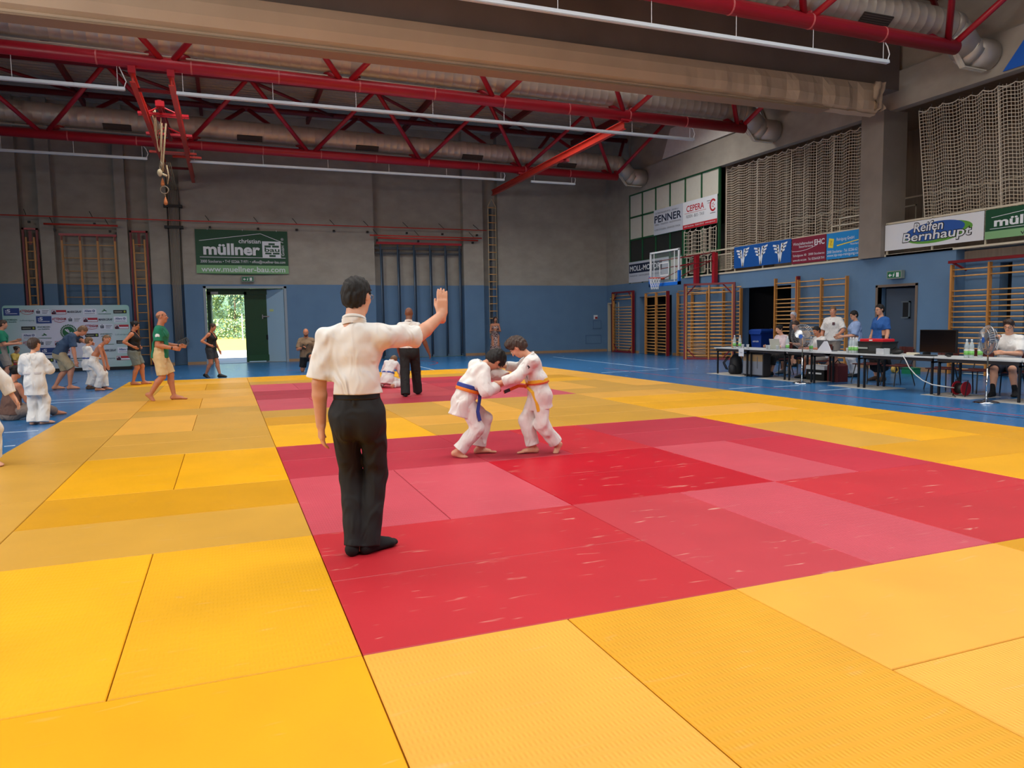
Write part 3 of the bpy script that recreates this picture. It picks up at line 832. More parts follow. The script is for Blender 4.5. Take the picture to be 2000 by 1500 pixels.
# bundled gathering line with knot
m = MB(); m.sphere((-2.02, 19.95, 5.82), .085, sc=(.8, .8, 1.25)); m.tube((-1.98, 19.95, 5.8), (-1.84, 19.97, 5.74), .03); m.build('rope_knot', mat('pale_rope', (196, 182, 150), .85), t, smooth=True)
def ringobj(c, r, ax, parent):
    x, y, d = orth(ax); pts = [np.array(c)+x*math.cos(2*PI*k/20)*r+y*math.sin(2*PI*k/20)*r for k in range(20)]
    MB().path(pts, .017, n=6, closed=True).build('ring', mat('wooden_ring', (128, 112, 92), .5), parent, smooth=True)
ringobj((-1.93, 20.0, 5.36), .105, (0.2, 1, 0), t)
ringobj((-1.99, 20.0, 6.02), .10, (1, .4, 0), t)
for c, in [((-1.915, 20.0, 5.06),), ((-1.97, 20.05, 5.58),)]:
    MB().lathe([(0.001, -.13), (.045, -.10), (.055, -.05), (.035, .03), (.012, .10), (.001, .13)], c, n=10).build('rope_end', mat('leather_rope_end', (190, 112, 60), .6), t, smooth=True)
rope([(-1.93, 20.0, 5.26), (-1.915, 20.0, 5.18)], '', .01)

for k in range(6):
    rope([(-2.3+.1*k*.6, 24.6, 7.05), (-2.25+.05*k, 26.6, 6.9), (-2.3+.055*k, 28.1, 6.75)], '', .016)
# ---- climbing-pole / rope bundle in its niche
t = thing('rope_bundle', (-2.15, 28.3, 0.6), 'bundle of grey climbing ropes hanging down the wall niche', 'ropes')
for k in range(7):
    x = -2.33+.055*k
    MB().path([(x+.02, 28.34, 6.9), (x, 28.32, 6.2), (x-.01*k, 28.3, 3.0), (x-.01*k, 28.3, .9+.05*(k % 3))], .020, n=6).build('rope', mat('grey_rope', (138, 128, 116), .9), t, smooth=True)
for z in (6.15, 5.35): MB().box(-2.52, -1.85, 28.24, 28.498, z-.05, z+.05).build('rope_clamp', M_BLACK, t)
for k in range(5):
    pts = [(-2.2+.06*k+.09*math.cos(a), 28.28-.02*k, .80+.03*k+.16*math.sin(a)) for a in np.linspace(0, 2*PI, 14)]
    MB().path(pts, .016, n=5).build('rope_loop', mat('grey_rope', (138, 128, 116), .9), t, smooth=True)
# ================================================================ climbing gear on the back wall
def bar(name, a, b, m, parent, r=.02, n=8): return MB().tube(a, b, r, n=n).build(name, m, parent, smooth=True)
def plank(name, x0, x1, y0, y1, z0, z1, m, parent): return MB().box(x0, x1, y0, y1, z0, z1).build(name, m, parent)
# single ladders in red frames
def niche_ladder(x0, x1, label):
    yy = 28.52
    t = thing('climbing_ladder', ((x0+x1)/2, yy, 0.05), label, 'ladder', 'wall ladders in red frames')
    for x in (x0, x1-.07): plank('frame_post', x, x+.07, yy, yy+.09, .05, 5.2, M_DRED, t)
    plank('frame_head', x0, x1, yy, yy+.07, 5.13, 5.2, M_RED, t)
    for x in (x0+.10, x1-.155): plank('upright', x, x+.055, yy-.04, yy+.02, .05, 4.86, M_WOOD, t)
    rung = MB().tube((0, 0, 0), (x1-x0-.26, 0, 0), .017, n=6).mesh('rung', M_WOODR, True)
    for k in range(14): linked('rung', rung, t, (x0+.13, yy-.01, .45+k*.325))
    plank('winch_plate', (x0+x1)/2-.05, (x0+x1)/2+.05, yy+.02, yy+.05, 4.6, 5.1, M_DRED, t)
niche_ladder(-7.27, -6.76, 'narrow wooden ladder in red frame left of the wide climbing lattice')
niche_ladder(-3.76, -3.13, 'narrow wooden ladder in red frame right of the wide climbing lattice')
# three-bay climbing lattice
t = thing('climbing_lattice', (-5.15, 28.55, .05), 'wide yellow wooden climbing lattice of three bays above sponsor wall', 'lattice')
xs_ = (-6.02, -5.43, -4.85, -4.27)
for x in xs_: plank('upright', x-.035, x+.035, 28.52, 28.58, .05, 4.95, M_WOOD, t)
plank('head_rail', -6.1, -4.2, 28.5, 28.6, 4.95, 5.03, M_RED, t)
for x in (-6.04, -5.45, -4.87, -4.29): plank('head_bracket', x, x+.05, 28.5, 28.6, 4.78, 4.95, M_DRED, t)
rung = MB().tube((0, 0, 0), (1.75, 0, 0), .016, n=6).mesh('rung', M_WOODR, True)
for k in range(10): linked('rung', rung, t, (-6.02, 28.55, .25+.485*k))
rail = MB().box(-2.0, 0, 0, .05, 0, .05)
# long red steel rails in front of the wall
def wall_rail(x0, x1, z, y, label, r=.022, br=()):
    t = thing('wall_rail', ((x0+x1)/2, y, z), label, 'rail', 'red steel rails along the far wall')
    bar('rail_tube', (x0, y, z), (x1, y, z), M_REDR, t, r)
    for x in br:
        MB().tube((x, y, z), (x-.15, 28.49, z+.28), .012, n=5).build('bracket', M_BLACK, t)
        MB().box(x-.04, x+.04, 28.40, 28.5, z-.22, z-.14).build('pulley', M_BLACK, t)
wall_rail(-11.5, 10.55, 5.58, 28.1, 'long thin red pipe across the whole far wall', .022, (-7.0, -4.9, -.9, .9, 2.4, 3.9, 5.3, 7.0, 8.6, 10.2))
wall_rail(-6.5, -4.1, 5.32, 28.2, 'short red rail above the climbing lattice', .035, (-6.2, -4.4))
wall_rail(5.35, 10.35, 5.24, 28.2, 'red rail above the climbing poles', .03, (5.7, 7.5, 10.0))
wall_rail(5.7, 10.2, 5.15, 28.3, 'lower red rail just above the climbing poles', .035)
# climbing poles
t = thing('climbing_poles', (7.6, 28.6, 0), 'six grey-blue steel climbing poles under a red head beam', 'poles')
plank('head_beam', 5.68, 9.5, 28.52, 28.62, 4.92, 5.02, M_RED, t)
plank('cross_beam', 5.62, 9.54, 28.7, 28.78, 4.72, 4.82, mat('dark_steel', (64, 68, 74), .5), t)
plank('cross_beam', 5.62, 9.54, 28.7, 28.78, 4.52, 4.60, mat('dark_steel', (64, 68, 74), .5), t)
for x in (5.86, 6.60, 7.32, 8.04, 8.74, 9.40):
    p = bar('pole', (x, 28.57, .02), (x, 28.57, 4.95), mat('pole_steel', (84, 104, 124), .4, metal=.3), t, .036, 10)
    MB().sphere((x, 28.57, 4.97), .045).build('pole_cap', M_CREAM, p, smooth=True)
    MB().box(x+.07, x+.11, 28.64, 28.72, .1, 4.7).build('guide_channel', mat('guide_dark', (44, 60, 78), .6), p)
# rope ladder by the flowered dress
t = thing('rope_ladder', (10.87, 28.3, .7), 'tall narrow rope ladder with wooden rungs hanging in the niche', 'ladder')
for x in (10.70, 11.05): MB().path([(10.875, 28.3, 7.0), (x, 28.3, 6.7), (x, 28.3, .75)], .017, n=6).build('side_rope', mat('pale_rope', (196, 182, 150), .85), t, smooth=True)
rung = MB().tube((-.20, 0, 0), (.20, 0, 0), .02, n=6).mesh('rung', M_WOODR, True)
for k in range(18): linked('rung', rung, t, (10.875, 28.3, 6.62-.33*k))
MB().box(10.80, 10.90, 28.4, 28.5, .8, 6.6).build('centre_strap', mat('dark_steel', (64, 68, 74), .5), t)

# ================================================================ double door, vestibule, exit signs
M_GDOOR = mat('dark_green_door', (22, 66, 38), 0.35)
fr = MB()
fr.box(-1.26, -1.16, YB-.03, YB+.12, 0, 3.1); fr.box(1.80, 1.90, YB-.03, YB+.12, 0, 3.1); fr.box(-1.26, 1.9, YB-.03, YB+.12, 3.02, 3.1)
DFR = struct('door_1', fr, mat('door_frame_paint', (150, 160, 168), .5))
g = MB(); g.box(-1.16, -1.02, 29.05, 29.17, 0, 2.9); g.box(.26, .36, 29.05, 29.17, 0, 2.9); g.box(-1.16, 1.8, 29.05, 29.17, 2.78, 3.03); g.build('outer_frame', M_GDOOR, DFR)
gl = MB().box(.36, 1.8, 29.07, 29.13, .04, 2.80).build('green_leaf', M_GDOOR, DFR)
MB().box(.95, 1.5, 29.0, 29.04, 1.86, 1.90).build('push_bar', M_STEEL, gl)
MB().box(.93, .97, 28.98, 29.07, 1.78, 1.96).build('push_bar_end', M_STEEL, gl)
MB().box(.36, 1.8, 29.05, 29.07, .05, .3).build('kick_plate', mat('green_kick', (30, 74, 46), .3), gl)
# the open green leaf outside, seen edge-on
ol = MB().obox((-1.0, 29.8, 1.42), (.03, .66, 1.38)).build('open_leaf', mat('pale_green_reveal', (150, 186, 160), .5), DFR)
MB().box(-1.0, -.72, 28.98, 29.06, 2.80, 2.90).build('door_closer', M_STEEL, DFR)
# blue inner leaf, swung outwards; light from outside is put into its paler colour
a = R(40); hx, hy = 1.79, YB+.05; dx, dy = -math.cos(a), math.sin(a)
bl = MB().obox((hx+dx*.48, hy+dy*.48, 1.5), (.48, .025, 1.49), ((dx, dy, 0), (-dy, dx, 0), (0, 0, 1))).build('blue_leaf', mat('daylit_blue_door', (168, 200, 222), .3), DFR)
nv = np.array([-dy, dx, 0]);
if nv[1] > 0: nv = -nv
MB().obox(np.array([hx+dx*.88, hy+dy*.88, 1.02])+nv*.045, (.05, .02, .10), ((dx, dy, 0), nv, (0, 0, 1))).build('lock', M_BLACK, bl)
MB().obox(np.array([hx+dx*.60, hy+dy*.60, 2.13])+nv*.03, (.09, .004, .045), ((dx, dy, 0), nv, (0, 0, 1))).build('door_sticker', mat('pale_sticker', (210, 222, 150), .5), bl)
th = MB().box(-1.2, 1.84, 28.5, 29.2, -.02, .015).build('threshold', M_STEEL, DFR)

def exit_sign(c, n, label, s=1.0):
    c = np.array(c, float); n = np.array(n, float); u = np.cross((0, 0, 1), n)
    t = thing('exit_sign', c-np.array([0, 0, .12*s]), label, 'sign')
    MB().obox(c, (.24*s, .06*s, .11*s), (u, n, (0, 0, 1))).build('sign_box', mat('sign_grey', (128, 140, 132), .5), t)
    B = Board(c-u*.24*s+n*.061*s-np.array([0, 0, .11*s]), u, (0, 0, 1), .48*s, .22*s, t)
    B.rect(.03*s, .03*s, .42*s, .16*s, mat('exit_green', (22, 110, 70), .5), 'green_panel')
    B.polys([[(.06*s, .10*s), (.12*s, .05*s), (.12*s, .15*s)], [(.12*s, .085*s), (.17*s, .085*s), (.17*s, .115*s), (.12*s, .115*s)],
             [(.21*s, .05*s), (.23*s, .05*s), (.26*s, .11*s), (.24*s, .14*s), (.21*s, .12*s)], ellipse(.25*s, .155*s, .013*s, .013*s, 8),
             [(.31*s, .045*s), (.40*s, .045*s), (.40*s, .165*s), (.31*s, .165*s)]], M_WHITE, 'pictogram', e=.006)
exit_sign((.42, 28.42, 3.38), (0, -1, 0), 'dim green exit sign above the open double door')
exit_sign((16.70, 11.9, 2.62), (-1, 0, 0), 'green and white exit sign above the dark exit door')
exit_sign((16.70, 27.75, 2.52), (-1, 0, 0), 'small green exit sign beside the corner ladder frame', .7)
# fire-call plate and flush hatches on the far wall
t = thing('alarm_plate', (16.19, 28.46, 1.56), 'small white and red fire alarm plate on the blue wall', 'sign')
MB().box(16.09, 16.29, 28.47, 28.5, 1.56, 1.76).build('plate', M_WHITE, t); MB().box(16.15, 16.28, 28.462, 28.47, 1.58, 1.68).build('red_symbol', mat('alarm_red', (150, 30, 40), .5), t)
for (x0, x1, z0, z1) in ((15.65, 16.5, .38, .80), (16.05, 16.5, 1.1, 1.5)):
    h = MB()
    h.box(x0, x1, YB-.012, YB, z0, z0+.02); h.box(x0, x1, YB-.012, YB, z1-.02, z1); h.box(x0, x0+.02, YB-.012, YB, z0, z1); h.box(x1-.02, x1, YB-.012, YB, z0, z1)
    h.build('hatch_frame', mat('hatch_blue', (72, 104, 142), .6), WALL_B)
# exit door on the right: steel leaf standing ajar in the blue wall
dr = MB().box(XR-.02, XR+.14, 12.56, 12.63, 0, 2.36); dr.box(XR-.02, XR+.14, 11.27, 11.34, 0, 2.36); dr.box(XR-.02, XR+.14, 11.27, 12.63, 2.30, 2.37)
D2 = struct('door_2', dr, mat('door_frame_tan', (120, 104, 90), .6))
a = R(12)
lf = MB().obox((XR+.38, 11.92, 1.14), (.03, .58, 1.13), ((math.cos(a), math.sin(a), 0), (-math.sin(a), math.cos(a), 0), (0, 0, 1))).build('leaf', mat('slate_door', (62, 78, 96), .5), D2)
wp = MB()
for z0, z1 in ((1.42, 1.46), (1.86, 1.90)): wp.box(XR+.32, XR+.35, 11.78, 12.12, z0, z1)
for y0 in (11.78, 12.08): wp.box(XR+.32, XR+.35, y0, y0+.04, 1.42, 1.9)
wp.build('window_frame', mat('window_frame_grey', (92, 104, 112), .5), lf)
MB().box(XR+.33, XR+.345, 11.82, 12.08, 1.46, 1.86).build('pane', M_BLACK, lf)
MB().box(XR+.22, XR+.33, 11.44, 11.50, 1.0, 1.06).build('handle', M_BLACK, lf)
dr = MB().box(XR-.02, XR+.12, 28.30, 28.36, 0, 2.34); dr.box(XR-.02, XR+.12, 27.56, 27.62, 0, 2.34); dr.box(XR-.02, XR+.12, 27.56, 28.36, 2.28, 2.34)
D3 = struct('door_3', dr, M_CREAM)
MB().box(XR+.13, XR+.18, 27.62, 28.30, 0.01, 2.28).build('leaf', mat('dark_leaf', (50, 58, 54), .5), D3)
# a lit slit window glimpsed through the ladder frame
MB().box(XR-.012, XR, 27.28, 27.36, .1, 2.35).build('light_strip_panel', M_CREAM, WALL_R)

# ================================================================ green window screen with advertising boards
wf = MB()
WY0, WY1, WZ0, WZ1 = 19.86, 26.34, 3.1, 7.1
cols = np.linspace(WY1, WY0, 7)
rows = (3.1, 4.1, 5.1, 6.1, 7.1)
for y in cols: wf.box(XR+.02, XR+.10, y-.035, y+.035, WZ0, WZ1)
for z in rows: wf.box(XR+.02, XR+.10, WY0, WY1, z-.035, z+.035)
wf.box(XR+.01, XR+.12, 21.95, 22.2, 3.1, 5.1)
WIN = struct('window_1', wf, M_GREENF)
M_FROST = mat('translucent_panel', (206, 204, 190), 0.6, noise=0.03)
M_GLASSD = mat('dark_glass', (34, 40, 40), 0.12, spec=.6)
for i in range(6):
    for j in range(4):
        y1, y0 = cols[i], cols[i+1]; z0, z1 = rows[j], rows[j+1]
        if i >= 4 and j < 2: continue
        m = M_GLASSD if j == 1 else M_FROST
        MB().box(XR+.05, XR+.07, y0+.03, y1-.03, z0+.03, z1-.03).build('pane', m, WIN)

def board(name, y1, y0, z0, z1, m, label, x=XR-.02, d=.02, cat='banner', group=None, slant=0.0):
    """advertising board on the right wall, left edge at y1 (further), right edge at y0 (nearer)"""
    t = thing(name, (x, (y0+y1)/2, z0), label, cat, group)
    MB().box(x, x+d, y0, y1, z0, z1).build('panel', m, t)
    return t, Board((x, y1, z0), (0, -1, 0), (0, 0, 1), y1-y0, z1-z0, t)
W_ = mat('print_white', (226, 230, 234), .6); K_ = mat('print_black', (26, 30, 36), .6); NAVY = mat('print_navy', (22, 36, 62), .6)
GR_ = mat('print_grey', (96, 100, 108), .6); RD_ = mat('print_red', (188, 30, 44), .6)
t, B = board('advertising_board', 24.22, 22.10, 5.08, 6.13, mat('board_pale', (196, 202, 212), .6), 'pale board lettered PENNER in the green window screen', x=XR-.035)
B.text('GÜTERTRANSPORTE - ERDBAU', .12, .86, 1.7, .08, GR_)
B.text('PENNER', .06, .50, 1.98, .30, NAVY, bold=.02)
B.text('TIEFBAU - TRANSPORTE - BAUSTOFFHANDEL', .08, .38, 1.94, .07, GR_)
B.text('A-2000 STOCKERAU, SENNINGER STRASSE', .06, .16, 1.9, .08, GR_)
t, B = board('advertising_board', 22.08, 19.88, 5.06, 6.13, W_, 'white board lettered CEPERA with red foot band', x=XR-.035)
B.rect(0, 0, 2.2, .17, RD_, 'red_band')
B.text('CEPERA', .25, .66, 1.15, .24, RD_, bold=.015)
B.text('REISEN - BUS - TAXI', .25, .42, 1.15, .12, GR_)
B.rect(.12, .60, 1.4, .012, RD_)
B.text('2000 Stockerau   02266 628 62   www.cepera.at', .1, .05, 2.0, .08, W_, e=.008)
B.polys([stroke([(1.95+.17*math.cos(a), .70+.20*math.sin(a)) for a in np.linspace(.7, 5.6, 16)], .07)], RD_, 'round_logo')
B.polys([ellipse(1.95+.06*math.cos(k*2*PI/5), .70+.07*math.sin(k*2*PI/5), .022, .028, 8) for k in range(5)], RD_, 'round_logo_dots')
B.polys([[(1.58, .88), (1.80, .88), (1.80, .90), (1.58, .90)], [(1.62, .80), (1.78, .80), (1.78, .815), (1.62, .815)], [(1.78, .40), (2.1, .40), (2.1, .42), (1.78, .42)]], K_, 'speed_lines')
t, B = board('advertising_board', 26.32, 23.1, 3.18, 4.10, mat('board_pale', (196, 202, 212), .6), 'pale board lettered MOLL-MOTOR behind the basketball backboard', x=XR-.035)
B.rect(.03, .42, 2.7, .40, NAVY, 'navy_field'); B.text('MOLL-MOTOR', .12, .50, 2.5, .24, W_, bold=.02, e=.008)
B.text('FAHRZEUGE - GARTENGERÄTE - MOTORGERÄTE', .1, .26, 2.6, .08, GR_)

# ---- gallery railing with banners
t = thing('gallery_railing', (16.85, 16, 3.2), 'cream steel railing on the gallery parapet behind the banners', 'railing')
def rail_run(y0, y1, posts):
    MB().box(16.80, 16.84, y0, y1, 4.02, 4.07).build('top_rail', M_CREAM, t)
    for y in posts: MB().box(16.80, 16.84, y-.02, y+.02, 3.19, 4.04).build('post', M_CREAM, t)
rail_run(13.14, 21.9, (21.88, 20.5, 18.88, 17.4, 15.97, 14.48, 13.2)); rail_run(4.0, 12.36, (12.3, 10.9, 9.45, 7.6, 5.6))
for y1, y0 in ((21.7, 20.66), (20.34, 19.05)):
    m = MB()
    m.box(16.81, 16.83, y0, y1, 3.86, 3.89); m.box(16.81, 16.83, y0, y1, 3.28, 3.31); m.box(16.81, 16.83, y1-.03, y1, 3.28, 3.89); m.box(16.81, 16.83, y0, y0+.03, 3.28, 3.89)
    for z in (3.40, 3.74):
        m.box(16.815, 16.825, y1, y1+.16, z, z+.02); m.box(16.815, 16.825, y0-.16, y0, z, z+.02)
    fr_ = m.build('infill_frame', M_CREAM, t)
    g = MB()
    for z in np.arange(3.34, 3.86, .05): g.box(16.818, 16.822, y0, y1, z, z+.006)
    for y in np.arange(y0+.05, y1, .05): g.box(16.818, 16.822, y, y+.005, 3.31, 3.86)
    g.build('infill_mesh', M_CREAM, fr_)
# extra handrails rising beside the pillar
for z, y0 in ((4.22, 14.4), (4.42, 14.1)):
    MB().box(16.86, 16.90, 13.14, y0, z, z+.035).build('hand_rail', M_CREAM, t); MB().box(16.86, 16.90, y0-.03, y0, 3.2, z).build('post', M_CREAM, t)
t2 = thing('stand_railing', (19.35, 14, 3.75), 'beige railing of the spectator stand behind the nets', 'railing')
for (y0, y1) in ((1.0, 19.6),):
    MB().box(19.35, 19.39, y0, y1, 5.1, 5.15).build('top_rail', M_CREAM, t2)
    ps = list(np.arange(y0, y1, 2.05))
    for y in ps:
        MB().box(19.35, 19.39, y-.02, y+.02, 3.75, 5.1).build('post', M_CREAM, t2)
        m = MB(); a_, b_ = y+.25, y+1.8
        m.box(19.36, 19.38, a_, b_, 4.85, 4.89); m.box(19.36, 19.38, a_, b_, 3.95, 3.99); m.box(19.36, 19.38, a_, a_+.04, 3.95, 4.89); m.box(19.36, 19.38, b_-.04, b_, 3.95, 4.89)
        m.build('infill_frame', M_CREAM, t2)

# banners
BLUE_B = mat('banner_blue', (10, 82, 158), .55)
t, B = board('advertising_banner', 18.86, 15.99, 3.29, 4.05, BLUE_B, 'blue banner with three white winged V emblems', x=16.755)
def winged_v(cx, cy, s):
    P = [[(cx-.30*s, cy+.30*s), (cx-.06*s, cy+.30*s), (cx+.02*s, cy-.10*s), (cx+.12*s, cy+.32*s), (cx+.30*s, cy+.34*s), (cx+.06*s, cy-.48*s), (cx-.04*s, cy-.48*s)]]
    P[0] = [(cx-.14*s, cy+.30*s), (cx-.04*s, cy+.30*s), (cx+.0*s, cy-.12*s), (cx+.06*s, cy+.36*s), (cx+.18*s, cy+.36*s), (cx+.05*s, cy-.50*s), (cx-.05*s, cy-.50*s)]
    out = [[(cx-.05*s, cy-.50*s), (cx+.05*s, cy-.50*s), (cx-.05*s, cy+.31*s), (cx-.21*s, cy+.31*s)], [(cx-.03*s, cy-.50*s), (cx+.06*s, cy-.50*s), (cx+.26*s, cy+.36*s), (cx+.09*s, cy+.36*s)]]
    for k in range(3):
        y = cy+.26*s-.15*s*k
        out.append([(cx-.46*s+.07*s*k, y), (cx-.12*s+.02*s*k, y-.06*s), (cx-.11*s+.02*s*k, y+.03*s), (cx-.44*s+.07*s*k, y+.08*s)])
        out.append([(cx+.17*s-.03*s*k, y-.02*s), (cx+.48*s-.08*s*k, y+.06*s), (cx+.50*s-.08*s*k, y+.15*s), (cx+.16*s-.03*s*k, y+.07*s)])
    return out
for k in range(3): B.polys(winged_v(.47+.94*k, .40, .72), W_, 'winged_emblem', e=.006)
t, B = board('advertising_banner', 15.95, 14.50, 3.22, 4.03, mat('banner_wine', (128, 24, 52), .55), 'wine-red banner lettered EHC', x=16.755)
B.text('EHC', .98, .52, .42, .17, W_, bold=.02); B.text('Wirtschaftstreuhand', .06, .58, .86, .09, W_); B.text('Steuerberatung', .32, .47, .6, .09, W_)
B.poly(stroke([(.02+1.1*u, .40-.03*math.sin(PI*u)+.13*u*u) for u in np.linspace(0, 1, 10)], .012), W_, 'swoosh')
B.text('Schulgasse 10   2000 Stockerau', .06, .20, 1.34, .09, W_); B.text('www.ehc-wt.com   Tel. 02266/628 70-0', .06, .07, 1.34, .075, W_)
t, B = board('advertising_banner', 14.47, 13.13, 3.24, 4.02, mat('banner_sky', (24, 138, 208), .55), 'sky-blue banner with yellow square for a cleaning firm', x=16.755)
YL_ = mat('print_yellow', (240, 216, 60), .6)
B.poly([(.06, .36), (.26, .33), (.29, .60), (.10, .64)], YL_, 'yellow_square'); B.polys([stroke([(.13, .55), (.22, .56), (.14, .42), (.23, .43)], .02)], mat('print_ochre', (190, 150, 40), .6), 'yellow_square_mark', e=.007)
B.text('Reinigung GmbH', .40, .50, .66, .12, W_); B.poly([(.40, .40), (1.25, .50), (1.2, .47), (.42, .37)][::-1], YL_, 'swoosh'); B.text('Meisterbetrieb', .92, .36, .36, .06, W_)
B.text('2000 Stockerau - Tel. 02266 62 07', .03, .18, 1.28, .085, W_); B.text('www.tip-top-reinigung.com', .03, .05, 1.28, .10, W_)
t, B = board('advertising_board', 12.33, 9.47, 3.30, 4.0, W_, 'white board lettered Reifen Bernhaupt on blue and green oval', x=16.755)
B.poly([(1.62+.98*math.cos(a)*.98, .33+.25*math.sin(a)+.06*math.cos(a)) for a in np.linspace(0, 2*PI, 32)[:-1]], mat('print_leaf', (96, 160, 60), .6), 'green_oval')
B.poly([(1.50+.95*math.cos(a)*.92, .38+.235*math.sin(a)+.05*math.cos(a)) for a in np.linspace(0, 2*PI, 32)[:-1]], mat('print_royal', (40, 88, 166), .6), 'blue_oval', e=.005)
for e, m, bo in ((.008, K_, .05), (.011, W_, .012)):
    o_ = .022 if m is K_ else 0.0
    B.text('Reifen', .92-o_, .40-o_, .85+2*o_, .24+2*o_, m, bold=bo, e=e, skew=.12); B.text('Bernhaupt', .58-o_, .10-o_, 1.95+2*o_, .30+2*o_, m, bold=bo, e=e, skew=.12)
def builder_banner(B, w, h, with_phone=True):
    B.rect(0, 0, w, h*.19, mat('banner_light_green', (128, 176, 124), .6), 'light_green_band')
    B.polys([stroke([(w*.04, h*.74), (w*.70, h*.93), (w*.95, h*.73)], h*.012)], W_, 'roof_line', e=.006)
    B.text('christian', w*.46, h*.70, w*.24, h*.10, W_, bold=.015); B.text('müllner', w*.08, h*.42, w*.61, h*.27, W_, bold=.035)
    B.rect(w*.715, h*.375, w*.205, h*.38, W_, 'white_square', e=.005)
    gk = mat('banner_green', (16, 74, 46), .55)
    B.polys([[(w*a, h*b), (w*c, h*b), (w*c, h*d), (w*a, h*d)] for a, b, c, d in ((.785, .67, .855, .715), (.74, .615, .81, .66), (.825, .615, .90, .66), (.745, .455, .815, .495), (.83, .455, .905, .495), (.79, .395, .86, .44))], gk, 'brick_mark', e=.009)
    B.text('bau', w*.74, h*.51, w*.165, h*.10, gk, bold=.02, e=.009)
    B.text('GmbH', w*.928, h*.42, w*.03, h*.24, W_, rot=True); B.text('®', w*.925, h*.78, w*.03, h*.06, W_)
    B.rect(w*.04, h*.365, w*.93, h*.012, W_, 'rule', e=.005)
    B.text('2000 Stockerau • T+F 02266 71971 • office@muellner-bau.com', w*.045, h*.225, w*.92, h*.085, W_)
    B.text('www.muellner-bau.com', w*.05, h*.035, w*.91, h*.125, W_, bold=.01, e=.007)
t, B = board('advertising_board', 9.43, 5.6, 3.30, 4.0, mat('banner_green', (16, 74, 46), .55), 'green board with white müllner lettering on the gallery railing', x=16.755)
w, h = 3.83, .70
B.rect(0, 0, w, h*.26, mat('banner_light_green', (128, 176, 124), .6), 'light_green_band')
B.polys([stroke([(.15, h*.72), (2.1, h*.98), (3.6, h*.74)], .012)], W_, 'roof_line'); B.text('christian', .92, .46, .6, .08, W_); B.text('müllner', .22, .28, 1.5, .21, W_, bold=.03)
B.rect(.12, .23, 3.6, .012, W_, 'rule'); B.text('www.muellner-bau.com', .86, .03, 2.3, .11, K_); B.rect(2.0, .24, .6, .3, W_, 'white_square')
# the big cloth banner on the back wall
t = thing('advertising_banner', (.28, 28.44, 3.58), 'big dark green cloth banner lettered müllner above the door', 'banner')
w, h = 3.48, 1.72
mb = MB(); nx, nz = 24, 10; v = []
for j in range(nz+1):
    for i in range(nx+1):
        u, q = i/nx, j/nz
        z = 3.60+q*h-(.05*math.sin(PI*u)*(1-q)**2)
        v.append((-1.46+u*w, 28.445-.010*math.sin(u*9+q*3)*(1-q), z))
f = [(j*(nx+1)+i, j*(nx+1)+i+1, (j+1)*(nx+1)+i+1, (j+1)*(nx+1)+i) for j in range(nz) for i in range(nx)]
v2 = [(x, y+.02, z) for x, y, z in v]
mb._add(v, f); mb._add(v2, [q[::-1] for q in f]); mb.build('cloth', mat('banner_green', (16, 74, 46), .55), t, smooth=True)
B = Board((-1.46, 28.425, 3.60), (1, 0, 0), (0, 0, 1), w, h, t)
builder_banner(B, w, h)
for x in (-1.0, .3, 1.6): MB().tube((x, 28.44, 5.30), (x, 28.49, 5.36), .012, n=6).build('eyelet_tie', M_WHITE, t)
# blue painted panel at the right end of the concrete band
t = thing('blue_wall_panel', (16.76, 7.6, 7.15), 'saturated blue panel above the net beside the duct elbow', 'panel')
MB().prism([(0, 0), (3.2, 0), (3.2, 1.6), (.95, 1.15)], (16.77, 9.15, 7.16), (0, -1, 0), (0, 0, 1), .015).build('panel', mat('pennant_blue', (20, 92, 190), .5), t)

# ================================================================ ball nets
M_NET = mat('net_cord', (206, 194, 174), 0.9)
def net(name, y1, y0, z0, z1, label, cell=.085, x=17.03, pull=0.0, fold=5.5, amp=.055, thick=.0095, hz=.0085):
    t = thing(name, (x, (y0+y1)/2, z0), label, 'net')
    L = y1-y0
    def pos(s, z):
        q = (z1-z)/(z1-z0)
        yy = y1-s*L; yy += -pull*q*(1-s)
        xx = x+amp*math.sin(s*L*fold+1.1*math.sin(s*L*1.7))*(0.5+.5*q)+.03*math.sin(s*L*13)
        zz = z+.022*math.sin(s*L*fold*2+.6)
        return np.array([xx, yy, zz])
    mb = MB(); nv = int(L/cell*1.15); nh = int((z1-z0)/cell)
    for i in range(nv+1):
        s = i/nv; mb.path([pos(s, z) for z in np.linspace(z1, z0, 9)], thick, n=3, caps=False)
    seg = int(L*14)
    for j in range(1, nh+1):
        z = z1-(z1-z0)*j/nh; mb.path([pos(s, z) for s in np.linspace(0, 1, seg)], hz, n=3, caps=False)
    o = mb.build('mesh', M_NET, t); o['kind'] = 'stuff'
    # scalloped head rope with hooks
    hooks = max(4, int(L/.36)); pts = []
    for k in range(hooks*6+1):
        s = k/(hooks*6); p = pos(s, z1); p[2] = z1-.06*abs(math.sin(PI*s*hooks))+.02; p[0] -= .01; pts.append(p)
    MB().path(pts, .016, n=5).build('head_rope', mat('net_head', (206, 196, 178), .8), t, smooth=True)
    for k in range(hooks+1):
        p = pos(min(1, k/hooks), z1); MB().tube((p[0]+.02, p[1], z1+.02), (p[0]+.04, p[1], z1+.10), .007, n=4).build('hook', M_STEEL, t)
    for s in (0.0, .26, .52, .60, .68, .80, 1.0):
        MB().path([pos(s, z) for z in np.linspace(z1, z0, 7)], .014, n=5).build('gather_cord', mat('net_head', (206, 196, 178), .8), t, smooth=True)
net('ball_net', 19.68, 13.18, 3.35, 6.98, 'hanging grey ball net between window screen and concrete pillar')
net('ball_net', 11.6, 3.2, 3.35, 6.92, 'hanging grey ball net right of the concrete pillar', pull=.35)
